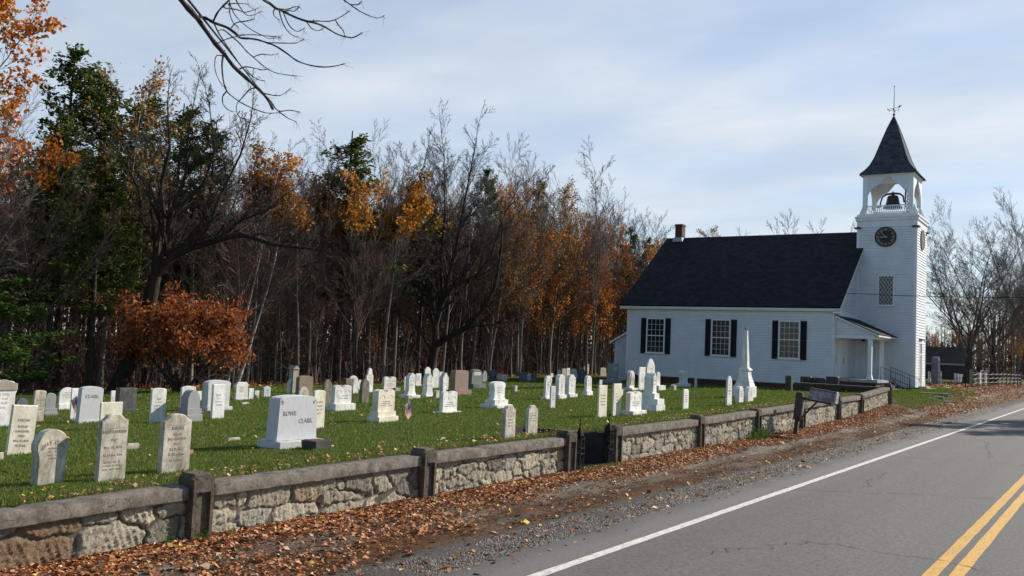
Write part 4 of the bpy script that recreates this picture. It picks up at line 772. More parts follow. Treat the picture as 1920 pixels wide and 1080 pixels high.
# ---------------------------------------------------------------- sunken gate
root = empty('sunken_gateway', ((PASS[0]+PASS[1])/2, 17.1, 0)); tag(root, 'sunken stone-lined gate passage with dark steps cut into the lawn', 'gateway')
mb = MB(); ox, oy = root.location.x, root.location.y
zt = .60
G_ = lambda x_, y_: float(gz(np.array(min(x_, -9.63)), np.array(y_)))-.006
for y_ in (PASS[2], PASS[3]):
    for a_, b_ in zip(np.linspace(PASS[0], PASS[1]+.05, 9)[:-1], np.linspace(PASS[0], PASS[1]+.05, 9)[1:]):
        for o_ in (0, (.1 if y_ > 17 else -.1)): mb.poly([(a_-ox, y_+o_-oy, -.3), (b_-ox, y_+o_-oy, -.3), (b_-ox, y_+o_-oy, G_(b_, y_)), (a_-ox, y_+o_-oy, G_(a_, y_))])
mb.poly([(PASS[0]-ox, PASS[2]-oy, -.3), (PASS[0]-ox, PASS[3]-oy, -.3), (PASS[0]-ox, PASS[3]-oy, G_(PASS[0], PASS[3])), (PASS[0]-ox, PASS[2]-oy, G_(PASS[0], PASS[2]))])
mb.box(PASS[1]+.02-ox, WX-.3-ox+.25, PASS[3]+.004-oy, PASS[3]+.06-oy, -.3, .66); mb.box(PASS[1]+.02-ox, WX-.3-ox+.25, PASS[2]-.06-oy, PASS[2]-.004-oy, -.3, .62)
mb.build('side_wall', simple('shade_toned_stone', (.035, .032, .03), .95, (.018, .017, .016), 5, .6), root)  # near-black colour carries the shadow inside the passage
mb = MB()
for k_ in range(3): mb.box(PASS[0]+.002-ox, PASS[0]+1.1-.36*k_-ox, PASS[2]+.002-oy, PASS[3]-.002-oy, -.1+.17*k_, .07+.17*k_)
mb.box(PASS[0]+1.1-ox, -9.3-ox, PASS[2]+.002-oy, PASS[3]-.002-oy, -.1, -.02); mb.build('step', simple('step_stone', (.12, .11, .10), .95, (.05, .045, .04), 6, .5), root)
def lantern(x, y, z0, h, lab):
    root = empty('gate_lantern_post', (x, y, z0)); tag(root, lab, 'gate post', 'iron lantern posts of the gate')
    mb = MB(); g = .072
    for sx in (-1, 1):
        for sy in (-1, 1): mb.tube([(sx*g, sy*g, -.2), (sx*g, sy*g, h-.27)], .011, 4)
    for z in (.06, .35, h-.46, h-.27): mb.box(-g-.014, g+.014, -g-.014, g+.014, z, z+.022)
    mb.tube([(0, 0, -.2), (0, 0, h-.3)], .014, 5)
    for z in (.2, .5): mb.tube([(g, -g, z-.1), (g, g, z+.1)], .006, 3); mb.tube([(g, g, z-.1), (g, -g, z+.1)], .006, 3); mb.tube([(-g, -g, z-.1), (g, -g, z+.1)], .006, 3)
    mb.build('shaft', M['iron'], root)
    mb = MB(); mb.lathe([(g*1.35, h-.25), (g*1.2, h-.19), (g*.75, h-.12), (.03, h-.06), (.014, h-.03)], k=8)
    for a in range(8):
        q = a*math.pi/4; mb.tube([(math.cos(q)*g*1.15, math.sin(q)*g*1.15, h-.46), (math.cos(q)*g*1.15, math.sin(q)*g*1.15, h-.25)], .008, 3)
        mb.tube([(math.cos(q)*g*1.3, math.sin(q)*g*1.3, h-.25), (math.cos(q)*g*1.4, math.sin(q)*g*1.4, h-.19)], .01, 3)
    mb.build('lantern_head', M['iron'], root)
    mb = MB(); mb.lathe([(.014, h-.03), (.010, h), (.028, h+.02), (.010, h+.045), (.008, h+.09), (.02, h+.1), (.004, h+.16)], k=6); mb.box(-.004, .004, -.03, .03, h+.05, h+.062); mb.build('spike', M['iron'], root)
lantern(-9.36, 16.47, 0, .93, 'black iron lantern-headed gate post on the left of the opening')
lantern(-9.40, 17.82, 0, .97, 'black iron lantern-headed gate post on the right of the opening')
# weeds at the wall foot
for (x, y, s, lab) in ((-9.27, 7.15, .16, 'small broad-leaved weed growing up the chipped post'), (-9.27, 6.72, .14, 'small broad-leaved weed left of the chipped post'), (-9.25, 7.6, .1, 'low weed right of the chipped post'), (-9.2, 27.05, .38, 'bushy green weed at the foot of the leaning post'), (-9.25, 26.4, .22, 'yellow-green weed left of the leaning post')):
    n = int(90 if s > .3 else 40); P_ = rng.normal(0, 1, (n, 3))*s*.33; P_[:, 2] = np.abs(P_[:, 2])*1.1
    r0 = []; mbw = MB()
    for q in P_:
        d = Vector(rng.normal(0, 1, 3)); d.z = abs(d.z)*.8+.3; d.normalize(); u = d.orthogonal().normalized(); c = Vector(q); l = s*random.uniform(.2, .42); cc = (.05, .13, .015) if random.random() < .7 else (.13, .2, .03)
        mbw.quad(tuple(c), tuple(c+d*l*.5+u*l*.22), tuple(c+d*l), tuple(c+d*l*.5-u*l*.22), cc)
    o = mbw.build('weed', M['leaf']); o.location = (x, y, foot(y)); tag(o, lab, 'plant', 'weeds along the wall foot')

# ---------------------------------------------------------------- mailbox
MY = 29.9
root = empty('mailbox', (-8.95, MY, foot(30)-.02)); tag(root, 'rusty-topped grey mailbox on a tilted wooden post with an arm', 'mailbox')
lean = Matrix.Rotation(rad(5.5), 4, 'Y')
mb = MB(); mb.obox(lean @ Matrix.Translation((0, 0, -.2)), .12, .12, .85); mb.build('post', M['oldwood'], root)
mb = MB(); mb.obox(lean @ Matrix.Translation((0, 0, .5)), .22, .20, .86, .98); mb.obox(lean @ Matrix.Translation((0, 0, 1.361)), .17, .15, .025, .9); mb.build('post_sleeve', M['oldwood'], root)
mb = MB(); mb.obox(lean @ Matrix.Translation((.135, -.02, .55)), .05, .14, .62); mb.build('side_board', M['palewood'], root)
arm = Matrix.Translation((.18, 0, 1.20)) @ Matrix.Rotation(rad(97), 4, 'Y')
mb = MB(); mb.obox(arm, .09, .10, .95); mb.build('arm', M['oldwood'], root)
mb = MB(); mb.tube([(.16, -.03, .52), (.70, -.03, 1.13)], .035, 4); mb.build('brace', M['oldwood'], root)
bx = empty('box', (.86, 0, 1.135), 0, root); bx.rotation_euler = (0, rad(7), 0); bx.scale = (1.08, 1.22, 1.22)
def boxshell(x0, x1, w, h, mb):
    pts = [(-w, 0), (w, 0), (w, h*.58)]+[(w*math.cos(a), h*.58+w*.86*math.sin(a)) for a in np.linspace(.25, math.pi-.25, 7)]+[(-w, h*.58)]
    mb.prism(pts, x0, x1, .006)
mb = MB(); boxshell(-.40, .36, .125, .33, mb)
for z in (.05, .19): mb.tube([(-.39, -.128, z), (.35, -.128, z)], .006, 3)
o = mb.build('shell', M['iron_rust'], bx)
mb = MB(); boxshell(.362, .40, .131, .34, mb); mb.build('door', simple('mailbox_door', (.42, .42, .42), .6, (.25, .24, .24), 9), bx)
mb = MB()
for k_ in range(-3, 4): mb.box(-.40, .37, k_*.022-.011, k_*.022+.011, .302-abs(k_)*.0035, .307-abs(k_)*.0035+.003*(k_ % 2))
mb.build('rusty_top', M['rust'], bx)
mb = MB()
for k_ in range(4): mb.box(.401, .404, -.07+k_*.036, -.07+k_*.036+.022, .085, .13)
mb.build('number', M['ink'], bx)
# ---------------------------------------------------------------- church
CH = empty('church', (-11.85, 66.10, .94), rad(.51)); tag(CH, 'white clapboard church with dark shingle roof and a bell tower with clock', 'church')
WT, DN, NL = -3.89, -5.74, -18.75       # tower left edge, nave front plane, nave left end
EXPO = .185
def siding(mb, p, d, nrm, za, zb, span):
    """clapboards: p origin, d direction along the wall, nrm outward; span(z) -> list of (s0,s1)"""
    p, d, nrm = Vector(p), Vector(d), Vector(nrm); z = za
    while z < zb-1e-6:
        z1 = min(z+EXPO, zb)
        for (a0, b0), (a1, b1) in zip(span(z+1e-4), span(z1-1e-4)):
            if b0-a0 < .01: continue
            up = Vector((0, 0, 1)); o = .05
            A = p+d*a0+nrm*o+up*z; B = p+d*b0+nrm*o+up*z; C = p+d*b1+nrm*.004+up*z1; D = p+d*a1+nrm*.004+up*z1
            g_ = up*.026; A, B = A+g_, B+g_; C, D = C+nrm*.012, D+nrm*.012
            mb.quad(tuple(A), tuple(B), tuple(C), tuple(D)); A2 = p+d*a0+up*z+g_; B2 = p+d*b0+up*z+g_
            mb.quad(tuple(A2), tuple(B2), tuple(B), tuple(A)); mb.quad(tuple(A2-g_), tuple(B2-g_), tuple(B2), tuple(A2)); mb.quad(tuple(D), tuple(C), tuple(C-nrm*.016), tuple(D-nrm*.016))
        z = z1
RX0, RX1 = -19.2, -3.46                 # roof ends
RE, RR, YR = 4.98, 10.86, 1.85          # eave and ridge heights, ridge line
YE = -6.12
def roofz(y): return RE+(RR-RE)*(y-YE)/(YR-YE) if y <= YR else RE+(RR-RE)*((2*YR-YE)-y)/(YR-YE)
YB = 2*YR-DN                            # back wall plane
# nave front wall
mb = MB(); siding(mb, (NL, DN, 0), (1, 0, 0), (0, -1, 0), .08, 4.72, lambda z: [(.14, 14.86-.14)])
mb.box(NL+.02, WT-.02, DN+.01, YB-.01, -.1, 4.7); mb.build('nave_wall', M['paint'], CH)
mb = MB()
for x in (NL, WT-.16): mb.box(x-.005, x+.165, DN-.035, DN+.14, .06, 4.55)
mb.box(NL, WT, DN-.04, DN-.002, 4.42, 4.70); mb.box(NL-.02, WT+.02, DN-.045, DN-.003, -.06, .09)
mb.box(RX0+.02, RX1-.02, YE+.02, DN-.042, 4.72, 4.80)         # soffit
mb.box(RX0, RX1, YE-.02, YE+.06, 4.78, 4.97)                   # gutter board
mb.build('trim', M['trim'], CH)
mb = MB(); mb.box(NL+.06, WT-.06, DN+.05, YB-.05, -1.1, -.055); mb.box(WT+.02, -.05, .05, 3.6, -1.0, -.03); mb.build('foundation', M['foundation'], CH)
# gable wall towards the road
mb = MB()
def gspan(z):
    if z < 4.72: return [(0.12, 2*(YR-DN)-.12)]
    h = (z-RE)/(RR-RE)*(YR-YE); a = YE+h-DN+.16; return [(max(a, .12), 2*(YR-DN)-max(a, .12))]
siding(mb, (WT, DN, 0), (0, 1, 0), (1, 0, 0), .08, 10.6, gspan)
mb.poly([(WT-.02, DN, 4.7), (WT-.02, YB, 4.7), (WT-.02, YR, 10.6)]); mb.build('gable_wall', M['paint'], CH); mb = MB()
siding(mb, (NL, YB, 0), (0, -1, 0), (-1, 0, 0), .08, 10.6, gspan); mb.poly([(NL+.02, DN, 4.7), (NL+.02, YR, 10.6), (NL+.02, YB, 4.7)])
mb.build('gable_wall', M['paint'], CH)
def slab_uv(mb_, name, mat, parent):
    o = mb_.build(name, mat, parent); me = o.data; uv = me.uv_layers.new(name='UVMap'); k = 0
    for p in me.polygons:
        n = p.normal; hx = Vector((-n.y, n.x, 0)); hx = hx.normalized() if hx.length > .01 else Vector((1, 0, 0)); hy = n.cross(hx)
        for li in p.loop_indices:
            co = me.vertices[me.loops[li].vertex_index].co; uv.data[li].uv = (co.dot(hx), co.dot(hy))
    return o
def slope(mb_, x0, x1, ya, za, yb, zb, t=.09):
    mb_.poly([(x0, ya, za), (x1, ya, za), (x1, yb, zb), (x0, yb, zb)]); mb_.poly([(x0, ya, za-t), (x0, yb, zb-t), (x1, yb, zb-t), (x1, ya, za-t)])
    mb_.poly([(x0, ya, za-t), (x1, ya, za-t), (x1, ya, za), (x0, ya, za)]); mb_.poly([(x0, ya, za), (x0, yb, zb), (x0, yb, zb-t), (x0, ya, za-t)]); mb_.poly([(x1, ya, za-t), (x1, yb, zb-t), (x1, yb, zb), (x1, ya, za)])
mb = MB()
def rough_edge(z): return z
# front slope is notched round the tower: it stops at the tower wall beyond y=0
slope(mb, RX0, WT-.01, YE-.05, RE+.02, YR, RR+.06); slope(mb, WT-.01, RX1, YE-.05, RE+.02, -.01, roofz(-.01)+.06)
slope(mb, RX0, WT-.01, 2*YR-YE+.05, RE+.02, YR, RR+.06); slope(mb, WT-.01, RX1, 2*YR-YE+.05, RE+.02, 3.72, roofz(-.02)+.05)
slab_uv(mb, 'roof', M['shingle'], CH)
for x in (RX1-.045, RX0+.005):
    for ya, yb in ((YE-.02, -.01 if x > -5 else YR), (2*YR-YE+.02, 3.72 if x > -5 else YR)):
        mb = MB()
        za, zb = roofz(ya if ya < YR else 2*YR-ya)-.07, roofz(yb if yb < YR else 2*YR-yb)-.07
        mb.poly([(x, ya, za-.2), (x, yb, zb-.2), (x, yb, zb), (x, ya, za)]); mb.poly([(x+.04, ya, za), (x+.04, yb, zb), (x+.04, yb, zb-.2), (x+.04, ya, za-.2)])
        mb.poly([(x, ya, za-.2), (x+.04, ya, za-.2), (x+.04, yb, zb-.2), (x, yb, zb-.2)])
        mb.build('rake_board', M['trim'], CH)
mb = MB()
mb.box(WT-.02, RX1-.003, YE+.02, YE+.5, 4.60, 4.775)           # boxed cornice return at the corner
mb.box(WT+.02, WT+.16, DN+.35, -.03, 4.48, 4.70)               # frieze on the gable
mb.box(WT+.005, WT+.07, DN+.36, -.03, 4.30, 4.475)
mb.build('gable_cornice', M['trim'], CH)
# chimney
ch = MB(); ch.box(-18.35, -17.75, 1.5, 2.15, 9.9, 12.0); ch.box(-18.39, -17.71, 1.46, 2.19, 11.86, 11.97); chim = ch.build('chimney', M['chim'], CH)
mb = MB(); mb.obox(Matrix.Translation((-18.05, 1.62, 10.55)), .86, .72, .34, .82); mb.build('flashing', M['lead'], chim)
# windows with shutters on the nave
def window(parent, x0, x1, z0, z1, y, cols, rows, face='y', lattice=False, name='window'):
    """casing outer rectangle x0..x1, z0..z1 standing on plane y (outward -y)"""
    w = .105; root = empty(name, (0, 0, 0), 0, parent); f = MB()
    def B(mb_, a0, a1, o0, o1, c0, c1):
        if face == 'y': mb_.box(a0, a1, y-o1, y-o0, c0, c1)
        else: mb_.box(y+o0, y+o1, a0, a1, c0, c1)
    B(f, x0, x0+w, 0, .07, z0+.06, z1); B(f, x1-w, x1, 0, .07, z0+.06, z1); B(f, x0+w, x1-w, 0, .068, z1-w, z1); B(f, x0-.04, x1+.04, 0, .10, z0, z0+.07); B(f, x0+w, x1-w, 0, .066, z0+.07, z0+.13)
    B(f, x0-.03, x1+.03, 0, .085, z1+.002, z1+.035); f.build('frame', M['trim'], root)
    g = MB(); B(g, x0+w, x1-w, 0, .028, z0+.13, z1-w); g.build('pane', M['glass'], root)
    s = MB(); gx0, gx1, gz0, gz1 = x0+w, x1-w, z0+.13, z1-w; t = .009
    if lattice:
        W, H = gx1-gx0, gz1-gz0; n = 4; st = W/n
        for sgn in (1, -1):
            for k_ in range(-12, 16):
                a = k_*st; seg = []
                for i in range(41):
                    zz = gz0+H*i/40; xx = gx0+a+sgn*(zz-gz0)*.66
                    if gx0 <= xx <= gx1: seg.append((xx, zz))
                if len(seg) > 2:
                    p_, q_ = seg[0], seg[-1]; s.tube([(p_[0], y-.032, p_[1]), (q_[0], y-.032, q_[1])], .012, 4)
    else:
        mid = (gz0+gz1)/2; B(s, gx0, gx1, .028, .05, mid-.035, mid+.035)
        for zz0, zz1, o in ((gz0, mid-.035, .040), (mid+.035, gz1, .046)):
            for c in range(1, cols): xx = gx0+(gx1-gx0)*c/cols; B(s, xx-t, xx+t, .028, o, zz0, zz1)
            for r_ in range(1, rows): z_ = zz0+(zz1-zz0)*r_/rows; B(s, gx0, gx1, .028, o-.004, z_-t, z_+t)
    s.build('sash_bar', M['trim'], root); return root
YW = DN-.050
for i, (a, b) in enumerate(((-17.15, -15.68), (-12.22, -10.80), (-7.50, -6.05))):
    w_ = window(CH, a, b, 1.50, 4.10, YW, 4, 3); w_['label'] = ('left window with dark panes', 'middle window with grey-green panes', 'right window reflecting pinkish shapes')[i]
    for s0, s1 in ((a-.42, a-.005), (b+.005, b+.42)):
        mb = MB(); mb.box(s0, s0+.05, YW-.055, YW-.001, 1.50, 4.08); mb.box(s1-.05, s1, YW-.055, YW-.001, 1.50, 4.08)
        for zz in (1.5, 2.75, 4.0): mb.box(s0+.051, s1-.051, YW-.053, YW-.001, zz, zz+.08)
        z = 1.59
        while z < 3.98:
            if not 2.72 < z < 2.83: mb.poly([(s0+.05, YW-.045, z), (s1-.05, YW-.045, z), (s1-.05, YW-.012, z+.045), (s0+.05, YW-.012, z+.045)])
            z += .05
        mb.box(s0+.04, s1-.04, YW-.01, YW-.002, 1.5, 4.08); mb.build('shutter', M['black'], CH)
# drainpipe at the nave corner
mb = MB(); mb.tube([(WT+.10, DN+.0, 4.62), (WT+.12, DN-.06, 4.45), (WT+.09, DN-.08, 4.25), (WT+.02, DN-.07, 4.0), (WT+.02, DN-.07, .2)], .05, 6); mb.build('drainpipe', M['trim'], CH)
# lean-to at the far end
ann = empty('lean_to', (0, 0, 0), 0, CH)
mb = MB(); siding(mb, (-20.35, -4.4, 0), (1, 0, 0), (0, -1, 0), -.1, 3.25, lambda z: [(0.1 if z < 2.4 else .1+(z-2.4)*1.75, 1.6)])
mb.box(-20.33, NL, -4.38, 4, -1, 2.35); mb.poly([(-20.33, -4.385, 2.35), (NL, -4.385, 2.35), (NL, -4.385, 3.3)]); siding(mb, (-20.35, 4, 0), (0, -1, 0), (-1, 0, 0), -.1, 2.4, lambda z: [(0, 8.4)]); mb.build('wall', M['paint'], ann)
mb = MB(); mb.poly([(-20.75, -4.65, 2.28), (NL, -4.65, 3.42), (NL, 4, 3.42), (-20.75, 4, 2.28)]); mb.poly([(-20.75, -4.65, 2.20), (-20.75, 4, 2.20), (NL, 4, 3.34), (NL, -4.65, 3.34)]); slab_uv(mb, 'roof', M['shingle'], ann)
mb = MB(); mb.poly([(-20.75, -4.66, 2.08), (NL, -4.66, 3.22), (NL, -4.66, 3.40), (-20.75, -4.66, 2.26)]); mb.box(-20.37, -20.24, -4.44, -4.3, -.2, 2.3); mb.build('trim', M['trim'], ann)
# tower
TH = 11.2; TY = 3.70
tw = empty('tower', (0, 0, 0), 0, CH)
mb = MB(); siding(mb, (WT, 0, 0), (1, 0, 0), (0, -1, 0), .02, TH, lambda z: [(.15, 3.89-.15)])
siding(mb, (0, 0, 0), (0, 1, 0), (1, 0, 0), .35, TH, lambda z: [(.15, 1.25), (2.45, TY-.15)] if z < 3.2 else [(.15, TY-.15)])
siding(mb, (WT, TY, 0), (0, -1, 0), (-1, 0, 0), 4.6, TH, lambda z: [(.15, TY-.15)])
mb.box(WT+.01, -.01, .01, TY-.01, -.03, TH-.01); mb.build('wall', M['paint'], tw)
for x, y in ((WT, 0), (-.15, 0), (-.15, TY-.15), (WT, TY-.15)): mb = MB(); mb.box(x-.03, x+.18, y-.03, y+.18, .0 if y > 0 or x > -1 else .0, TH-.25); mb.build('corner_board', M['trim'], tw)
mb = MB(); mb.box(-.12, .045, -.04, 1.24, -.02, .36); mb.box(-.12, .045, 2.46, TY+.04, -.02, .36)
mb.box(WT-.03, -.125, -.034, .0, -.05, .02)
mb.build('base_board', M['trim'], tw)
mb = MB()
mb.box(WT-.04, .04, -.04, TY+.04, TH-.2, TH+.22); mb.box(WT-.12, .12, -.12, TY+.12, TH+.222, TH+.42); mb.box(WT-.17, .17, -.17, TY+.17, TH+.422, TH+.52); mb.box(WT-.06, .06, -.06, TY+.06, TH+.522, TH+.66)
mb.build('cornice', M['trim'], tw)
LEADC = simple('lead_cap', (.05, .055, .06), .6)
for sx in (0, 1):
    for sy in (0, 1):
        mb = MB()
        cx_, cy_ = (WT+.06, -.06)[sx] if 0 else (WT+.05 if sx == 0 else -.05), (.05 if sy == 0 else TY-.05)
        mb.box(cx_-.24, cx_+.24, cy_-.24, cy_+.24, TH-.32, TH-.24); mb.poly([(cx_-.24, cy_-.24, TH-.235), (cx_+.24, cy_-.24, TH-.235), (cx_+.1, cy_-.1, TH-.17), (cx_-.1, cy_-.1, TH-.17)]); mb.build('corner_cap', LEADC, tw)
tw_w = window(tw, -2.47, -1.35, 5.42, 7.62, -.050, 0, 0, lattice=True); tw_w['label'] = 'tall lattice window of diamond panes'
mb = MB(); mb.box(-2.62, -1.2, -.15, -.03, 7.68, 7.75); mb.build('window_hood', M['trim'], tw)
# door on the road face
dr = empty('door', (0, 0, 0), 0, tw)
mb = MB(); mb.box(.0, .05, 1.26, 1.42, -.03, 3.15); mb.box(.0, .05, 2.28, 2.44, -.03, 3.15); mb.box(.0, .048, 1.42, 2.28, 2.98, 3.15); mb.box(0, .047, 1.42, 2.28, 2.18, 2.28); mb.build('frame', M['trim'], dr)
mb = MB(); mb.box(-.0, .02, 1.42, 2.28, .38, 2.18); mb.box(.021, .03, 1.5, 1.8, .5, 1.2); mb.box(.021, .03, 1.9, 2.2, .5, 1.2); mb.box(.021, .03, 1.5, 1.8, 1.3, 2.1); mb.box(.021, .03, 1.9, 2.2, 1.3, 2.1); mb.build('door_leaf', simple('grey_door', (.33, .31, .29), .6), dr)
mb = MB(); mb.box(0, .02, 1.42, 2.28, 2.28, 2.98); mb.build('transom_pane', simple('transom', (.22, .21, .20), .4), dr)
mb = MB(); mb.box(0, .14, 1.2, 2.5, 3.22, 3.30); mb.build('door_hood', M['iron'], dr)
mb = MB(); mb.box(.05, .9, 1.0, 2.7, -.22, -.06); mb.box(.05, .55, 1.2, 2.5, -.058, .06); mb.build('door_step', simple('granite_step', (.36, .33, .29), .9, (.22, .2, .17), 4, .3), tw)
# clocks
def clock(face, cx_, cz, R=.71):
    root = empty('clock', (0, 0, 0), 0, tw)
    def T(u, v, o): return (cx_+u, -.05-o, cz+v) if face == 'y' else (.05+o, cx_+u, cz+v)
    def disc(mb_, r0, r1, o0, o1, n=48):
        for i in range(n):
            a, b = 2*math.pi*i/n, 2*math.pi*(i+1)/n; P = lambda r, t, o: T(r*math.sin(t), r*math.cos(t), o)
            if r0 == 0: mb_.poly([P(0, 0, o1), P(r1, a, o1), P(r1, b, o1)])
            else: mb_.quad(P(r0, a, o1), P(r1, a, o1), P(r1, b, o1), P(r0, b, o1)); mb_.quad(P(r0, a, o0), P(r0, a, o1), P(r0, b, o1), P(r0, b, o0))
            mb_.quad(P(r1, a, o1), P(r1, a, o0), P(r1, b, o0), P(r1, b, o1))
    mb = MB(); disc(mb, 0, R*.94, 0, .03); disc(mb, R*.90, R, 0, .05); mb.build('clock_face', M['black'], root)
    mb = MB(); disc(mb, R*.82, R*.84, .03, .037)
    if face == 'x': disc(mb, R*.97, R*1.0, .05, .055)
    mb.build('minute_ring', M['gold'], root)
    mb = MB()
    def bar(u0, v0, u1, v1, w_, o=.04):
        L = math.hypot(u1-u0, v1-v0); nx_, ny_ = -(v1-v0)/L*w_/2, (u1-u0)/L*w_/2
        mb.quad(T(u0-nx_, v0-ny_, o), T(u1-nx_, v1-ny_, o), T(u1+nx_, v1+ny_, o), T(u0+nx_, v0+ny_, o))
    nums = ['XII', 'I', 'II', 'III', 'IIII', 'V', 'VI', 'VII', 'VIII', 'IX', 'X', 'XI']
    for k_, s in enumerate(nums):
        t = 2*math.pi*k_/12; ws = {'I': .05, 'V': .085, 'X': .09}; tot = sum(ws[c] for c in s); x = -tot/2; r0, r1 = R*.60, R*.78
        def pl(u, r): return (r*math.sin(t)+u*math.cos(t), r*math.cos(t)-u*math.sin(t))
        for c in s:
            w_ = ws[c]; m_ = x+w_/2
            if c == 'I': p, q = pl(m_, r0), pl(m_, r1); bar(*p, *q, .021)
            if c == 'V': bar(*pl(x+.01, r1), *pl(m_, r0), .021); bar(*pl(x+w_-.01, r1), *pl(m_, r0), .012)
            if c == 'X': bar(*pl(x+.01, r1), *pl(x+w_-.01, r0), .021); bar(*pl(x+w_-.01, r1), *pl(x+.01, r0), .012)
            x += w_
    mb.build('numerals', M['gold'], root)
    mb = MB(); s_ = 1 if face == 'y' else 1
    for deg, L, w_ in ((318, R*.74, .028), (266, R*.52, .042)):
        t = rad(deg); u, v = math.sin(t), math.cos(t); bar(-u*.12, -v*.12, u*L, v*L, w_, .055)
        nx_, ny_ = -v*w_*1.1, u*w_*1.1; mb.poly([T(u*L*.55, v*L*.55, .057), T(u*L*.7+nx_, v*L*.7+ny_, .057), T(u*L*1.06, v*L*1.06, .057), T(u*L*.7-nx_, v*L*.7-ny_, .057)])
    mb.build('clock_hand', M['gold'], root)
    return root
clock('y', -2.0, 10.26); clock('x', 1.85, 10.20)
# belfry
BX0, BX1, BY0, BY1, BZ0, BZ1 = -3.62, -.30, .22, 3.48, TH+.66, 14.65
bf = empty('belfry', (0, 0, 0), 0, CH)
pw = .28
for x in (BX0, BX1-pw):
    for y in (BY0, BY1-pw): mb = MB(); mb.box(x, x+pw, y, y+pw, BZ0, BZ1-.02); mb.box(x-.03, x+pw+.03, y-.03, y+pw+.03, BZ0, BZ0+.14); mb.build('corner_post', M['trim'], bf)
def arch(t):
    t = abs(t); f = 13.0+1.1*math.sqrt(max(0, 1-t*t))
    if t < .45: f += .62*(1-t/.45)**1.2
    return min(f, 14.56)
for (ax, v, lo, hi, fx) in (('y', BY0, BX0+pw, BX1-pw, 0), ('y', BY1-.10, BX0+pw, BX1-pw, 0), ('x', BX1-.10, BY0+pw, BY1-pw, 0), ('x', BX0, BY0+pw, BY1-pw, 0)):
    mb = MB(); n = 40; c = (lo+hi)/2; hw = (hi-lo)/2-.02
    for i in range(n):
        a, b = lo+(hi-lo)*i/n, lo+(hi-lo)*(i+1)/n; fa, fb = arch((a-c)/hw) if abs(a-c) < hw else 12.6, arch((b-c)/hw) if abs(b-c) < hw else 12.6
        def Q(s, o, z): return (s, v+o, z) if ax == 'y' else (v+o, s, z)
        mb.quad(Q(a, 0, fa), Q(b, 0, fb), Q(b, 0, BZ1-.03), Q(a, 0, BZ1-.03)); mb.quad(Q(a, .1, fa), Q(a, .1, BZ1-.03), Q(b, .1, BZ1-.03), Q(b, .1, fb)); mb.quad(Q(a, 0, fa), Q(a, .1, fa), Q(b, .1, fb), Q(b, 0, fb))
    mb.build('arch_panel', M['paint'], bf)
mb = MB(); mb.box(BX0-.02, BX1+.02, BY0-.02, BY1+.02, BZ1-.03, BZ1+.0); mb.box(BX0-.10, BX1+.10, BY0-.10, BY1+.10, BZ1+.002, BZ1+.07); mb.box(BX0-.16, BX1+.16, BY0-.16, BY1+.16, BZ1+.072, BZ1+.12); mb.build('eave_cornice', M['trim'], bf)
for y in (BY0+.1, BY1-.16):
    mb = MB()
    mb.box(BX0+pw, BX1-pw, y, y+.07, BZ0+.62, BZ0+.69); mb.box(BX0+pw, BX1-pw, y, y+.06, BZ0+.06, BZ0+.11)
    n = 22
    for i in range(n): x = BX0+pw+(BX1-BX0-2*pw)*(i+.5)/n; mb.box(x-.022, x+.022, y+.012, y+.052, BZ0+.111, BZ0+.618)
    mb.build('railing', M['trim'], bf)
for x in (BX0+.1, BX1-.16):
    mb = MB()
    mb.box(x, x+.07, BY0+pw, BY1-pw, BZ0+.62, BZ0+.69); mb.box(x, x+.06, BY0+pw, BY1-pw, BZ0+.06, BZ0+.11)
    n = 22
    for i in range(n): y = BY0+pw+(BY1-BY0-2*pw)*(i+.5)/n; mb.box(x+.012, x+.052, y-.022, y+.022, BZ0+.111, BZ0+.618)
    mb.build('railing', M['trim'], bf)
for sx, x in ((-1, BX0), (1, BX1)):
    for sy, y in ((-1, BY0), (1, BY1)):
        mb = MB()
        for (ex, ey) in ((sx, 0), (0, sy)):
            for k_, (l, z) in enumerate(((.30, .16), (.22, .34), (.14, .52), (.07, .70))):
                t = .06; px = x if ex else x-sx*.17; py = y if ey else y-sy*.17
                if ex: mb.box(min(px, px+ex*l), max(px, px+ex*l), py-t-sy*.1 if 0 else py-t-sy*.12, py+t-sy*.12, BZ0+(.16*k_)+.001*k_, BZ0+z)
                else: mb.box(px-t-.0, px+t, min(py, py+ey*l), max(py, py+ey*l), BZ0+(.16*k_)+.001*k_, BZ0+z)
        mb.build('corner_bracket', M['trim'], bf)
bl = empty('bell', (-1.93, 1.85, 0), 0, bf)
mb = MB(); z0 = BZ0+.72; mb.lathe([(.66, z0-.04), (.62, z0+.02), (.54, z0+.14), (.45, z0+.34), (.40, z0+.60), (.37, z0+.76), (.30, z0+.85), (.11, z0+.90), (.08, z0+.98)], k=20); mb.build('bell_body', M['bronze'], bl, smooth=True)
mb = MB(); zt_ = z0+.98
mb.tube([(-.86, 0, z0+.1), (-.84, 0, z0+.35), (-.72, 0, z0+.78), (-.45, 0, zt_+.0), (0, 0, zt_+.05), (.45, 0, zt_), (.68, 0, z0+.8), (.74, 0, z0+.35)], [.05, .06, .06, .07, .09, .07, .06, .05], 6); mb.tube([(0, 0, zt_), (0, 0, zt_+.22)], .03, 5); mb.tube([(-1.1, 0, z0+.10), (-.78, 0, z0+.12)], .06, 5)
mb.build('yoke', M['bronze'], bl)
mb = MB()
for x in (-.98, .86): mb.tube([(x-.18, -.1, BZ0), (x, 0, z0+.2), (x+.18, .1, BZ0)], .05, 4)
mb.build('bell_stand', M['bronze'], bl)
mb = MB(); R_ = .72; wz = z0+.62; pts = [(.95, R_*math.cos(a), wz+R_*math.sin(a)) for a in np.linspace(0, 2*math.pi, 25)]; mb.tube(pts, .05, 5)
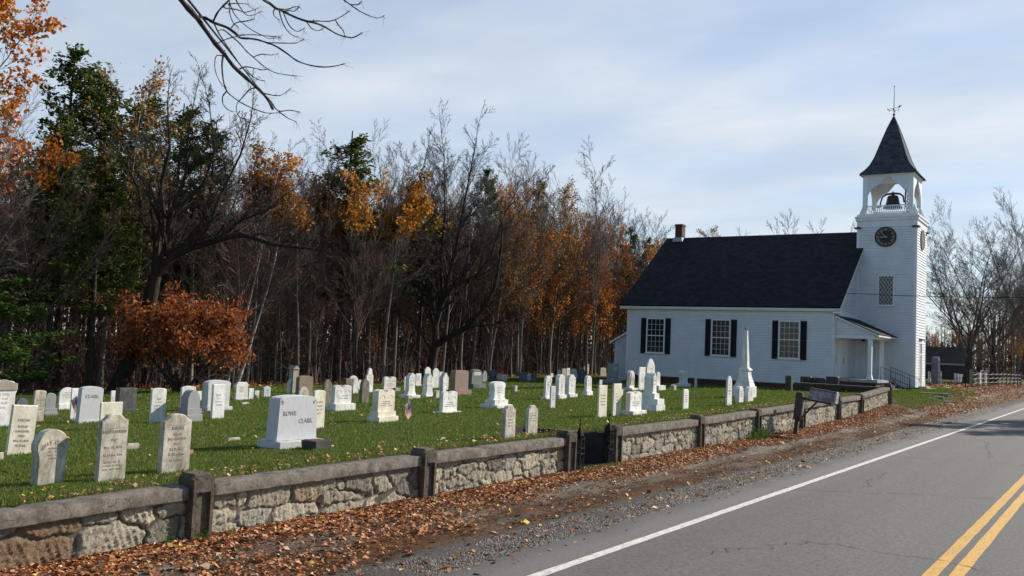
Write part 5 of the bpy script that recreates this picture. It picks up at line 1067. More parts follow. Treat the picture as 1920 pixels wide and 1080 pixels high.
for a in np.linspace(0, math.pi, 5)[:-1]: mb.tube([(.95, R_*math.cos(a), wz+R_*math.sin(a)), (.95, -R_*math.cos(a), wz-R_*math.sin(a))], .02, 4)
mb.build('bell_wheel', simple('wheel_wood', (.06, .045, .03), .8), bl)
# spire
sp_ = empty('spire', (-1.95, 1.85, 0), 0, CH)
prof = [(14.72, 1.90), (14.78, 1.85), (15.1, 1.56), (15.46, 1.31), (16.05, 1.055), (16.79, .83), (17.5, .61), (18.3, .355), (19.17, .02)]
mb = MB()
for (z0_, h0), (z1_, h1) in zip(prof[:-1], prof[1:]):
    c0 = [(-h0, -h0), (h0, -h0), (h0, h0), (-h0, h0)]; c1 = [(-h1, -h1), (h1, -h1), (h1, h1), (-h1, h1)]
    for i in range(4):
        j = (i+1) % 4; mb.quad((*c0[i], z0_), (*c0[j], z0_), (*c1[j], z1_), (*c1[i], z1_))
mb.quad((-1.9, -1.9, 14.72), (-1.9, 1.9, 14.72), (1.9, 1.9, 14.72), (1.9, -1.9, 14.72)); slab_uv(mb, 'spire_roof', M['slate'], sp_)
mb = MB()
for sx, sy in ((1, -1), (1, 1), (-1, -1), (-1, 1)): mb.tube([(sx*h, sy*h, z+.012) for z, h in prof[1:]], .035, 4)
mb.build('hip_cap', simple('hip', (.12, .12, .13), .8, (.06, .06, .07), 6), sp_)
wv = empty('weather_vane', (0, 0, 0), 0, sp_)
mb = MB(); mb.tube([(0, 0, 19.1), (0, 0, 20.6), (.02, 0, 20.9), (-.02, 0, 21.15), (0, 0, 21.45)], [.03, .022, .018, .018, .012], 5); mb.lathe([(.02, 19.2), (.075, 19.26), (.085, 19.33), (.05, 19.4), (.02, 19.42)], k=8); mb.lathe([(.01, 21.3), (.04, 21.36), (.004, 21.44)], k=6)
for a in (0, math.pi/2): mb.tube([(-.3*math.cos(a), -.3*math.sin(a), 19.62), (.3*math.cos(a), .3*math.sin(a), 19.62)], .014, 4)
for a in range(4): q = a*math.pi/2; mb.lathe([(.01, 19.57), (.045, 19.62), (.01, 19.68)], cx=.32*math.cos(q), cy=.32*math.sin(q), k=5)
mb.build('rod', M['iron'], wv)
mb = MB(); mb.tube([(-.42, 0, 19.72), (.40, .1, 19.86)], .016, 4); mb.poly([(.28, .07, 19.75), (.52, .12, 19.98), (.30, .075, 19.95)]); mb.poly([(.28, .075, 19.75), (.30, .08, 19.95), (.52, .125, 19.98)]); mb.lathe([(.02, 19.68), (.05, 19.74), (.02, 19.8)], cx=-.42, k=5); mb.build('arrow', M['iron'], wv)
# porch
pc = empty('porch', (0, 0, 0), 0, CH); PX0, PX1 = WT+.02, -1.45; PYF = DN+.12
for x, y in ((-1.72, PYF+.12), (-1.72, -2.05)):
    mb = MB()
    mb.lathe([(.17, .46), (.17, .56), (.13, .66)], x, y, 4); 
    mb.box(x-.115, x+.115, y-.115, y+.115, .50, 2.95); mb.obox(Matrix.Translation((x, y, .452)), .36, .36, .30, .66); mb.box(x-.15, x+.15, y-.15, y+.15, 2.95, 3.03)
    mb.build('porch_column', M['trim'], pc)
mb = MB(); mb.box(PX0, PX1, PYF-.02, PYF+.24, 3.031, 3.25); mb.box(-1.86, PX1-.005, PYF+.242, -.05, 3.032, 3.25); mb.box(PX0, PX1-.4, PYF+.25, -.05, 3.24, 3.26); mb.build('beam', M['trim'], pc)
mb = MB(); siding(mb, (PX0, PYF, 0), (1, 0, 0), (0, -1, 0), 3.26, 4.35, lambda z: [(0, max(.02, (4.42-z)/(4.42-3.2)*2.55))]); mb.poly([(PX0, PYF+.01, 3.25), (PX1, PYF+.01, 3.25), (PX0, PYF+.01, 4.4)]); mb.build('side_wall', M['paint'], pc)
def pslope(x0, z0_, x1, z1_, y0, y1, t, mb_):
    mb_.poly([(x0, y0, z0_), (x1, y0, z1_), (x1, y1, z1_), (x0, y1, z0_)]); mb_.poly([(x0, y0, z0_-t), (x0, y1, z0_-t), (x1, y1, z1_-t), (x1, y0, z1_-t)])
    mb_.poly([(x0, y0, z0_-t), (x1, y0, z1_-t), (x1, y0, z1_), (x0, y0, z0_)]); mb_.poly([(x1, y0, z1_-t), (x1, y1, z1_-t), (x1, y1, z1_), (x1, y0, z1_)])
mb = MB(); pslope(PX0, 4.56, -1.12, 3.34, PYF-.22, -.03, .05, mb); slab_uv(mb, 'porch_roof', M['shingle'], pc)
mb = MB(); pslope(PX0+.03, 4.49, -1.14, 3.28, PYF-.20, -.032, .11, mb); mb.build('eave_board', M['trim'], pc)
mb = MB(); mb.box(PX0-.02, -1.2, PYF-.1, -.1, .26, .449); mb.build('floor', simple('porch_floor', (.36, .36, .37), .7, (.28, .28, .29), 3), pc)
mb = MB(); mb.box(PX0, -1.3, PYF+.0, -.12, -.9, .255); mb.build('porch_base', M['foundation'], pc)
mb = MB(); mb.box(-1.2, -1.08, PYF-.1, -2.6, -.02, .30) if 0 else mb.box(-1.199, -.9, PYF+.6, -.4, -.6, .1); mb.box(-1.0, -.6, PYF+.6, -.4, -.6, -.1); mb.build('step', M['concrete'], pc)
pd = empty('door', (0, 0, 0), 0, pc)
mb = MB(); X_ = WT+.026; mb.box(X_, X_+.05, -4.55, -4.4, .45, 2.95); mb.box(X_, X_+.05, -2.75, -2.6, .45, 2.95); mb.box(X_, X_+.05, -4.4, -2.75, 2.8, 2.95); mb.build('frame', M['trim'], pd)
mb = MB(); mb.box(X_, X_+.03, -4.4, -3.59, .46, 2.8); mb.box(X_, X_+.03, -3.57, -2.75, .46, 2.8)
for y0_ in (-4.3, -3.5):
    for z_ in (.6, 1.5): mb.box(X_+.031, X_+.04, y0_, y0_+.62, z_, z_+.8 if z_ < 1 else z_+1.2)
mb.build('door_leaf', simple('white_door', (.66, .66, .66), .5), pd)
mb = MB(); mb.tube([(X_+.04, -3.66, 1.35), (X_+.10, -3.66, 1.45), (X_+.10, -3.66, 1.62), (X_+.04, -3.66, 1.72)], .018, 4); mb.build('door_handle', M['iron'], pd)
mb = MB(); mb.box(WT+.026, WT+.06, DN+.42, DN+.74, 1.35, 1.95); mb.build('notice_board', simple('notice', (.5, .5, .5), .5), pc)
mb = MB(); mb.lathe([(.14, 2.93), (.12, 3.02), (.05, 3.06)], -2.7, -3.0, 8); mb.build('ceiling_lamp', M['iron'], pc)
# stair handrails in front of the porch
for y in (-4.3, -1.15):
    mb = MB()
    a = Vector((-1.3, y, .44)); b = Vector((.45, y, -.25)); n = 12
    for h in (.86, .15): mb.tube([tuple(a+Vector((0, 0, h))), tuple(b+Vector((0, 0, h)))], .018, 4)
    for i in range(n+1):
        p = a.lerp(b, i/n); mb.tube([tuple(p+Vector((0, 0, -.05 if i in (0, n, 8) else .12))), tuple(p+Vector((0, 0, .88)))], .022 if i in (0, n, 8) else .009, 4)
    mb.build('handrail', M['iron'], pc)
# long stone step by the tower and flat path stones
for (x, y, sx, sy, rz, lab) in ((-9.75, 60.2, 1.6, .5, .3, 'long flat stone slab in the grass below the church tower'), (-9.1, 58.2, .5, .4, .1, 'small squared stone below the long slab in the grass'), (-8.5, 57.2, .45, .5, .7, 'pale squared stone nearest the road below the church tower'), (-9.0, 65.4, .4, .3, 0, 'small flat stone in the grass near the far rail fence')):
    mb = MB(); mb.box(-sx/2, sx/2, -sy/2, sy/2, -.15, .07); o = mb.build('stepping_stone', simple('path_stone', (.34, .30, .24), .9, (.18, .15, .12), 3, .5)); o.location = (x, y, float(ground_z(x, y))+.02); o.rotation_euler = (0, 0, rz); tag(o, lab, 'stone')
# wire from the church to the right
mb = MB(); P0 = Vector((-15.34, 61.45, 6.95)); P1 = Vector((6.0, 80.0, 8.6)); pts = []
for i in range(25):
    t = i/24; p = P0.lerp(P1, t); p.z -= 1.6*t*(1-t); pts.append(tuple(p))
mb = MB(); mb.tube(pts, .022, 4)
o = mb.build('overhead_wire', M['iron']); tag(o, 'thin dark overhead wire crossing the church tower', 'wire')
# ---------------------------------------------------------------- gravestones
def textmesh(s, size, mat_, depth=.004):
    cu = bpy.data.curves.new('txt', 'FONT'); cu.body = s; cu.size = size; cu.align_x = 'CENTER'; cu.align_y = 'CENTER'; cu.extrude = depth; cu.resolution_u = 2; cu.offset = size*.012
    to = bpy.data.objects.new('txt', cu); COL.objects.link(to); bpy.context.view_layer.update()
    me = bpy.data.meshes.new_from_object(to.evaluated_get(bpy.context.evaluated_depsgraph_get())); bpy.data.objects.remove(to); bpy.data.curves.remove(cu)
    me.materials.clear(); me.materials.append(mat_); return me
TXT = [(1, 0, 0, 0)]
def put_text(root, s, size, y, z, xf, mat_, squash=1.0):
    me = textmesh(s, size, mat_); Mx = Matrix(((0, 0, 1, xf), (1*squash, 0, 0, y), (0, 1, 0, z), (0, 0, 0, 1))); me.transform(Mx)
    o = bpy.data.objects.new('inscription', me); COL.objects.link(o); o.parent = root; return o
def arc(cy, cz, ry, rz, a0, a1, n=10): return [(cy+ry*math.cos(rad(a0+(a1-a0)*i/n)), cz+rz*math.sin(rad(a0+(a1-a0)*i/n))) for i in range(n+1)]
def outline(st, w, h):
    a = w/2
    if st in ('slab', 'rowe_'): return [(-a, 0), (a, 0), (a, h), (-a, h)]
    if st == 'block' : return [(-a, 0), (a, 0), (a, h*.9), (a*.85, h), (-a*.85, h), (-a, h*.9)]
    if st == 'seg': k = .07*w/.5; return [(-a, 0), (a, 0)]+arc(0, h-k, a, k, 0, 180)
    if st == 'bigseg': return [(-a*.93, 0), (a*.93, 0), (a*.97, h*.75), (a, h*.86)]+arc(0, h*.88, a*.98, h*.12, 8, 172)+[(-a, h*.86), (-a*.97, h*.75)]
    if st == 'rowe': return [(-a*1.07, 0), (a*1.07, 0), (a, h*.93)]+arc(0, h*.93, a*.97, h*.07, 0, 180)+[(-a, h*.93)]
    if st == 'arch': return [(-a, 0), (a, 0)]+arc(0, h*.6, a, h*.4, 0, 180)
    if st == 'round': r = min(a, h*.5); return [(-a, 0), (a, 0)]+arc(0, h-r*.8, a, r*.8, 0, 180, 14)
    if st == 'cap': return [(-a, 0), (a, 0), (a, h*.74), (a*1.1, h*.78), (a*1.12, h*.9), (a*.8, h*.97), (0, h), (-a*.8, h*.97), (-a*1.12, h*.9), (-a*1.1, h*.78), (-a, h*.74)]
    if st == 'shoulder':
        k = a*.42; return [(-a, 0), (a, 0), (a, h-k), (a*.86, h-k*1.02), (a*.70, h-k*.72)]+arc(0, h-k*.72, a*.64, k*.72, 12, 168, 10)+[(-a*.70, h-k*.72), (-a*.86, h-k*1.02), (-a, h-k)]
    if st == 'waist': return [(-a, 0), (a, 0), (a*.93, h*.1), (a*.86, h*.18), (a*.88, h*.62), (a*1.0, h*.72), (a*1.02, h*.80)]+arc(0, h*.82, a*.92, h*.18, 15, 165, 12)+[(-a*1.02, h*.80), (-a*1.0, h*.72), (-a*.88, h*.62), (-a*.86, h*.18), (-a*.93, h*.1)]
    if st == 'gothic': return [(-a, 0), (a, 0), (a, h-a*1.25), (a*.93, h-a*.85), (a*.72, h-a*.45), (a*.38, h-a*.14), (0, h), (-a*.38, h-a*.14), (-a*.72, h-a*.45), (-a*.93, h-a*.85), (-a, h-a*1.25)]
    if st == 'gable': return [(-a, 0), (a, 0), (a, h*.86), (a*1.08, h*.87), (0, h), (-a*1.08, h*.87), (-a, h*.86)]
    if st == 'chamfer': return [(-a, 0), (a, 0), (a, h-a*.35), (a*.72, h), (-a*.72, h), (-a, h-a*.35)]
    if st == 'double': return [(-a, 0), (a, 0), (a, h*.86)]+arc(a*.5, h*.86, a*.52, h*.14, 10, 165, 7)+[(0, h*.86)]+arc(-a*.5, h*.86, a*.52, h*.14, 15, 170, 7)+[(-a, h*.86)]
    if st == 'neck': return [(-a, 0), (a, 0), (a, h*.74), (a*.78, h*.78), (a*.62, h*.84)]+arc(0, h*.88, a*.6, h*.12, 0, 180, 8)+[(-a*.62, h*.84), (-a*.78, h*.78), (-a, h*.74)]
    if st == 'peak': return [(-a*1.25, 0), (a*1.25, 0), (a*1.05, h*.10), (a*.88, h*.2), (a*.85, h*.42), (a*.98, h*.48), (a*.9, h*.54), (a*.95, h*.74), (a*.9, h*.80), (a*.5, h*.9), (a*.32, h*.94), (a*.2, h), (-a*.2, h), (-a*.32, h*.94), (-a*.5, h*.9), (-a*.9, h*.80), (-a*.95, h*.74), (-a*.9, h*.54), (-a*.98, h*.48), (-a*.85, h*.42), (-a*.88, h*.2), (-a*1.05, h*.10)]
    if st == 'crest': return [(-a*1.05, 0), (a*1.05, 0), (a*.9, h*.12), (a*.88, h*.55), (a*1.0, h*.72), (a*1.02, h*.86)]+arc(0, h*.86, a*.95, h*.14, 15, 165, 10)+[(-a*1.02, h*.86), (-a*1.0, h*.72), (-a*.88, h*.55), (-a*.9, h*.12)]
    if st == 'drape': return [(-a, 0), (a, 0), (a*.95, h*.3), (a*1.05, h*.6), (a*.9, h*.8)]+arc(0, h*.82, a*.85, h*.18, 10, 170, 10)+[(-a*.95, h*.8), (-a, h*.5)]
    return [(-a, 0), (a, 0), (a, h), (-a, h)]
def worn_lines(root, w, h, z0, xf, rows, rnd, mat_, w0=.7):
    mb = MB()
    for r_ in range(rows):
        z = z0+h*(1-(r_+.5)/rows); tot = w*w0*rnd.uniform(.45, 1.0); y = -tot/2; hh = h/rows*rnd.uniform(.34, .5)
        while y < tot/2:
            ww = hh*rnd.uniform(.25, .7)
            if rnd.random() < .8:
                k_ = rnd.random()
                mb.box(xf, xf+.003, y, y+hh*.16, z-hh/2, z+hh/2)
                if k_ < .5: mb.box(xf, xf+.003, y+hh*.161, y+ww, z+hh*.3, z+hh*.46)
                if k_ > .3: mb.box(xf, xf+.003, y+hh*.161, y+ww, z-hh*.46, z-hh*.3)
            y += ww+hh*.28
    if mb.v: mb.build('inscription', mat_, root)
def gravestone(rec, idx):
    X, Y, w, h, t, st, tint, tiers, tilt, txt, lab = rec
    z = float(ground_z(X, Y)); rnd = random.Random(idx*13+5); mat_ = ST[tint]
    root = empty('gravestone', (X-t/2, Y, z-.01), rnd.uniform(-.05, .05)); tag(root, lab, 'gravestone', 'gravestones in the churchyard')
    mid = 'tier_stone'; zz = 0.
    # tiers are listed from the die downwards: build from the bottom
    for k_, (g, th_) in reversed(list(enumerate(tiers))):
        mb = MB(); gx = min(g, .22); y_, x_ = w/2+g/2+.01, t/2+max(gx, .03)
        if st == 'rowe' or (tint in ('gray3', 'brown2') and len(tiers) == 1):
            n_ = 14; P_ = [(-y_, -.25), (y_, -.25), (y_, th_)]+[(y_-2*y_*i/n_, th_+rnd.uniform(-.008, .004)) for i in range(1, n_)]+[(-y_, th_)]
            mb.prism([(a, b+zz) for a, b in P_], -x_, x_, .02)
        else: mb.prism([(-y_, zz-.25 if zz == 0 else zz), (y_, zz-.25 if zz == 0 else zz), (y_, zz+th_), (-y_, zz+th_)], -x_, x_, .012)
        mb.build('base', mat_, root); zz += th_+.001
    die = empty('d', (0, 0, 0)) if 0 else None
    lz = zz-(.2 if not tiers else 0)
    pts = outline(st, w, h+(0 if tiers else .2))
    mb = MB()
    if st in ('pillar',):
        mb.prism([(-w/2, 0), (w/2, 0), (w/2, h*.87), (-w/2, h*.87)], -w/2, w/2, .01); 
        mb.prism([(-w*.68, h*.871), (w*.68, h*.871), (0, h*1.0)], -w*.66, w*.66, .0); mb.prism([(-w*.62, -.2), (w*.62, -.2), (w*.62, .12), (-w*.62, .12)], -w*.62, w*.62, .01)
    elif st == 'blocktop':
        mb.prism([(-w/2, 0), (w/2, 0), (w/2, h*.93), (w*.46, h), (-w*.46, h), (-w/2, h*.93)], -t/2, t/2, .02)
        mb.box(-t*.34, t*.34, -w*.34, w*.34, h+.001, h+.02)
    else: mb.prism(pts, -t/2, t/2, min(.012, t*.2))
    o = mb.build('stone', mat_, root); o.location = (0, 0, lz if st != 'pillar' else 0)
    if tilt: o.rotation_euler = (-tilt*.5 if abs(tilt) < .2 else -tilt, 0, 0)
    xf = t/2+.001; hd = h; base_z = zz
    holder = o
    def L(rows, zlo, zhi, m_='ink_soft', ww=.7): worn_lines(holder, w, hd*(zhi-zlo), (0 if tiers else .2)+hd*zlo, xf, rows, rnd, M[m_], ww)
    zz_ = 0 if tiers else .2
    if txt == 'CLARK': put_text(holder, 'CLARK', .115, 0, zz_+h*.70, xf, M['ink'], .95)
    elif txt == 'ROWE':
        put_text(holder, 'ROWE', .115, -w*.22, zz_+h*.60, xf, M['ink'], .9); put_text(holder, 'CLARK', .115, w*.21, zz_+h*.42, xf, M['ink'], .9)
        mb = MB()
        for sy in (-1, 1):
            for k_ in range(16):
                a, r_ = rnd.uniform(0, 6.28), rnd.uniform(.0, .045); yy_, z_ = sy*w*.42+r_*math.cos(a), zz_+h*.86+r_*math.sin(a); mb.box(xf, xf+.004, yy_-.008, yy_+.008, z_-.005, z_+.005)
        mb.build('carved_flower', M['ink'], holder)
    elif txt == 'SALLY':
        put_text(holder, 'SALLY CLOUGH', .050, 0, zz_+h*.74, xf, M['ink'], .92); mb = MB(); mb.box(xf, xf+.002, -w*.42, w*.42, zz_+h*.79, zz_+h*.797); mb.build('carved_line', M['ink'], holder)
        put_text(holder, 'DIED', .04, 0, zz_+h*.62, xf, M['ink_soft']); put_text(holder, 'Dec. 11, 1872,', .045, 0, zz_+h*.51, xf, M['ink_soft']); put_text(holder, 'AE 82 yrs. 2 ms.', .042, 0, zz_+h*.40, xf, M['ink_soft']); worn_lines(holder, w, h*.16, zz_+h*.16, xf, 3, rnd, M['ink_soft'], .8)
    elif txt == 'SARAH':
        put_text(holder, 'SARAH', .060, 0, zz_+h*.76, xf, M['ink']); mb = MB(); mb.box(xf, xf+.002, -w*.3, w*.3, zz_+h*.81, zz_+h*.817); mb.build('carved_line', M['ink'], holder)
        for k_, s in enumerate(('relict of', 'JAMES CLOUGH', 'DIED', 'July 25, 1869', 'AE 72 yrs. 8 ms.')): put_text(holder, s, .046, 0, zz_+h*(.665-.085*k_), xf, M['ink_soft'], .85)
        worn_lines(holder, w, h*.08, zz_+h*.18, xf, 1, rnd, M['ink_soft'], .8)
    elif txt == 'EMILY':
        for k_, c in enumerate('EMILY CLARK'):
            a = rad(158-136*k_/10); 
            if c != ' ': o2 = put_text(holder, c, .052, -0, 0, xf, M['ink']); o2.location = (0, .145*math.cos(a), zz_+h*.60+.12*math.sin(a)); o2.rotation_euler = (a-math.pi/2, 0, 0)
        L(4, .46, .70, ww=.42)
        mb = MB()
        pr = None
        for i in range(13):
            a = rad(180-180*i/12); q = (.17*math.cos(a), zz_+h*.60+.15*math.sin(a))
            if pr: mb.tube([(xf, *pr), (xf, *q)], .003, 3)
            pr = q
        mb.build('carved_line', M['ink_soft'], holder)
    elif txt == 'JANE':
        put_text(holder, 'EVELYN', .055, 0, zz_+h*.70, xf, M['ink_soft'])
        for k_, s in enumerate(('WIFE OF', 'LEVI CLARK', 'DIED', 'Nov. 17, 1841', 'AE 28 yrs.')): put_text(holder, s, .046, 0, zz_+h*(.57-.095*k_), xf, M['ink_soft'], .9)
    elif txt == 'panel':
        mb = MB(); mb.box(xf-.002, xf+.006, -w*.3, w*.3, zz_+h*.58, zz_+h*.80); mb.build('name_panel', ST['gray3'], holder); worn_lines(holder, w, h*.12, zz_+h*.63, xf+.007, 1, rnd, M['ink'], .5)
    elif st == 'blocktop':
        mb = MB(); mb.box(xf, xf+.004, -.012, .012, h*.2, h*.7); mb.box(xf, xf+.004, -w*.1, w*.1, h*.62, h*.645); mb.build('carved_cross', M['ink'], holder); worn_lines(holder, w, h*.12, h*.74, xf, 1, rnd, M['ink_soft'], .8)
    elif txt == 'name': L(1, .5, .62, 'ink', .8)
    elif h > .45 and st not in ('drape', 'bigseg', 'pillar') and tint not in ('polish', 'black'):
        if st == 'double':
            for sy in (-1, 1):
                mbx = MB(); pr = None
                for i in range(9):
                    a = rad(180-180*i/8); q = (sy*w*.24+w*.15*math.cos(a), zz_+h*.58+h*.16*math.sin(a))
                    if pr: mbx.tube([(xf, *pr), (xf, *q)], .006, 3)
                    pr = q
                mbx.build('carved_arch', M['ink_soft'], holder)
            L(3, .22, .5, ww=.8)
        else: L(2 if st == 'peak' else 4, .36, .74, 'ink_soft', .62)
        if st in ('gothic', 'round', 'peak', 'crest', 'shoulder') and h > .6:
            mbx = MB(); pr = None
            for i in range(9):
                a = rad(180-180*i/8); q = (w*.27*math.cos(a), zz_+h*.72+h*.10*math.sin(a))
                if pr: mbx.tube([(xf, *pr), (xf, *q)], .006, 3)
                pr = q
            mbx.build('carved_arch', M['ink_soft'], holder)
    if st == 'drape':
        mb = MB()
        for k_ in range(6): y = -w*.35+w*.7*k_/5; mb.tube([(xf, y*.4, h*.9), (xf+.02, y*.8, h*.6), (xf+.015, y, h*.2)], .02, 4)
        mb.build('drapery', mat_, holder)
    if st == 'cap':
        mb = MB(); mb.prism([(-w*.57, zz_+h*.78), (w*.57, zz_+h*.78), (w*.56, zz_+h*.92), (0, zz_+h*1.01), (-w*.56, zz_+h*.92)], -t*.7, t*.7, .015); mb.build('hood', ST['tan'], holder)
    return root
for i, rec in enumerate(STONES): gravestone(rec, i)
# obelisk
OX, OY = -11.4, 32.55; OX, OY = OBEL
root = empty('gravestone', (OX, OY, float(ground_z(OX, OY))), 0); tag(root, 'tall white obelisk with urn finial on a flared pedestal before the church', 'obelisk')
s_ = OBH/2.75
mb = MB(); mb.obox(Matrix.Translation((0, 0, -.2)), .70*s_, .70*s_, .45*s_+.2, .97); mb.obox(Matrix.Translation((0, 0, .452*s_)), .60*s_, .60*s_, .15*s_, .86); mb.build('base', ST['white'], root)
mb = MB(); n = 8
pr = [(.26, .61), (.225, .70), (.19, .85), (.175, 1.0), (.17, 1.05)]
for (a, z0_), (b, z1_) in zip(pr[:-1], pr[1:]):
    c0 = [(-a, -a), (a, -a), (a, a), (-a, a)]; c1 = [(-b, -b), (b, -b), (b, b), (-b, b)]
    for i in range(4): j = (i+1) % 4; mb.quad(tuple(q*s_ for q in (*c0[i], z0_)), tuple(q*s_ for q in (*c0[j], z0_)), tuple(q*s_ for q in (*c1[j], z1_)), tuple(q*s_ for q in (*c1[i], z1_)))
mb.build('pedestal', ST['white'], root)
mb = MB(); mb.obox(Matrix.Translation((0, 0, 1.052*s_)), .44*s_, .44*s_, .05*s_, .95); mb.obox(Matrix.Translation((0, 0, 1.104*s_)), .38*s_, .38*s_, .06*s_, .7); mb.build('collar', ST['white'], root)
mb = MB(); mb.obox(Matrix.Translation((0, 0, 1.166*s_)), .25*s_, .25*s_, 1.40*s_, .44); mb.build('shaft', ST['white'], root)
mb = MB(); mb.lathe([(.045*s_, 2.567*s_), (.03*s_, 2.60*s_), (.065*s_, 2.64*s_), (.06*s_, 2.67*s_), (.025*s_, 2.70*s_), (.03*s_, 2.73*s_), (.008*s_, 2.76*s_)], k=8); mb.build('finial', ST['gray'], root)
# dark granite blocks and iron scrolls by the porch
for i, (x, y, w_, h_, lab) in enumerate(((-14.5, 50.2, .55, .82, 'small dark granite block with pale edge beside the porch floor, leftmost of three'), (-13.9, 50.3, .85, .78, 'wide dark granite block beside the porch, middle of three'), (-13.1, 50.2, .62, .86, 'dark granite block beside the porch, rightmost and tallest of three'))):
    z = float(ground_z(x, y)); mb = MB(); mb.prism([(-.16, -.1), (.16, -.1), (.16, h_), (-.16, h_)], -w_/2, w_/2, .02); o = mb.build('granite_block', ST['black']); o.location = (x, y, z); tag(o, lab, 'granite block', 'granite blocks by the porch')
for i, (x, y, lab) in enumerate(((-14.2, 49.9, 'black iron scrollwork between the left two granite blocks'), (-12.45, 49.9, 'black iron scrollwork right of the tallest granite block'))):
    mb = MB(); z = float(ground_z(x, y))
    for sx in (-1, 1):
        pts = [(sx*(.16+.11*math.cos(a)*(1-a/9)), 0, .62+.13*math.sin(a)*(1-a/9)) for a in np.linspace(0, 6.6, 14)]; mb.tube(pts, .014, 4); mb.tube([(sx*.28, 0, -.05), (sx*.28, 0, .74)], .016, 4)
    mb.tube([(-.28, 0, .45), (.28, 0, .45)], .014, 4); o = mb.build('iron_scrollwork', M['iron']); o.location = (x, y, z); tag(o, lab, 'ironwork')
# pots, flags, flowers
x, y = POT; z = float(ground_z(x, y)); root = empty('flower_box', (x, y, z)); tag(root, 'dark square flower box in the grass before the two-name monument', 'planter')
mb = MB(); mb.prism([(-.18, -.03), (.18, -.03), (.21, .15), (-.21, .15)], -.18, .18, .01); mb.build('box', simple('dark_box', (.035, .025, .02), .8, (.07, .05, .04), 8), root)
mb = MB(); mb.box(-.14, .14, -.17, .17, .151, .156); mb.build('soil', simple('soil', (.06, .04, .03), 1), root)
def flag(x, y, h, lab, wdt=.28, droop=.6, dim=1.0):
    z = float(ground_z(x, y)); root = empty('small_flag', (x, y, z)); tag(root, lab, 'flag')
    mb = MB(); mb.tube([(0, 0, -.05), (0, .01, h)], .006, 5); mb.build('flag_stick', M['gold'], root)
    for nm, stripes in (('flag_cloth', 1),):
        mb = MB(); nu, nv = 8, 13; H_ = wdt*.62
        def P(i, j):
            u = i/nu; v = j/nv; yy_ = u*wdt*.42-v*H_*.80*droop; zz = h-.02-v*H_*.45-u*wdt*.90; return (.02+.03*math.sin(u*5+v*2), yy_+.02, zz)
        for i in range(nu):
            for j in range(nv):
                c = (.42, .03, .04) if j % 2 == 0 else (.62, .60, .58)
                if i < 3.5 and j < 7: c = (.02, .03, .13) if (i+j) % 3 else (.22, .24, .36)
                c = tuple(q*dim for q in c); mb.quad(P(i, j+1), P(i+1, j+1), P(i+1, j), P(i, j), c)
        mb.build(nm, M['blade'], root)
flag(FLAG1[0], FLAG1[1], .52, 'small striped flag on a stick right of the creamy double-lobed monument', .40, 1.0)
flag(FLAG2[0], FLAG2[1], .60, 'small drooping flag before the white stone left of the grey family stone', .36, .8, .5)
flag(FLAG3[0], FLAG3[1], .62, 'small drooping flag at the foot of the draped stone near the church', .36, .5, .7)
x, y = -35.9, 52.3; z = float(ground_z(x, y)); mb = MB()
for k_ in range(60):
    d = Vector(rng.normal(0, 1, 3)); q = Vector((rng.normal(0, .12), rng.normal(0, .25), .62+abs(rng.normal(0, .09)))); u = d.orthogonal().normalized()*.05; d = d.normalized()*.05; mb.quad(tuple(q-u), tuple(q-d), tuple(q+u), tuple(q+d), (.5, .02, .02))
root = empty('flower_bunch', (x, y, z)); mb.build('blossoms', M['leaf'], root); mb = MB(); mb.tube([(0, 0, 0), (0, 0, .62)], .02, 4); mb.tube([(0, .1, 0), (0, .2, .6)], .02, 4); mb.build('stem', M['iron'], root); tag(root, 'bunch of red flowers over two small white stones at the far edge', 'flowers')
# ---------------------------------------------------------------- barn and rail fence on the right
bx_, by_ = BARN; z = float(ground_z(bx_, by_)); root = empty('barn', (bx_, by_, z-.3), rad(12)); tag(root, 'small dark weathered barn with black roof beyond the churchyard trees', 'barn')
mb = MB(); w_, d_, hh, rh = 7.4, 5.0, 2.5, 1.7
mb.box(-w_/2, w_/2, -d_/2, d_/2, 0, hh)
for sx in (-1, 1): mb.poly([(sx*w_/2, -d_/2, hh), (sx*w_/2, d_/2, hh), (sx*w_/2, 0, hh+rh)])
mb.build('wall', simple('barn_board', (.085, .08, .085), .95, (.05, .047, .05), 3, .4, stretch=(5, 5, .4)), root)
mb = MB()
for s in (-1, 1): mb.poly([(-w_/2-.3, s*(d_/2+.35), hh-.25), (w_/2+.3, s*(d_/2+.35), hh-.25), (w_/2+.3, 0, hh+rh+.1), (-w_/2-.3, 0, hh+rh+.1)])
slab_uv(mb, 'roof', M['shingle'], root)
mb = MB(); mb.box(-w_/2-.3, w_/2+.3, -d_/2-.4, -d_/2-.34, hh-.45, hh-.24); mb.box(w_/2-.15, w_/2+.05, -d_/2-.05, -d_/2+.1, 0, hh-.3); mb.build('eave_board', simple('barn_trim', (.34, .34, .37), .8), root)
mb = MB(); mb.box(-1.2, .8, -d_/2-.06, -d_/2-.01, .1, 2.4); mb.build('door', simple('barn_door', (.05, .045, .045), .9), root)
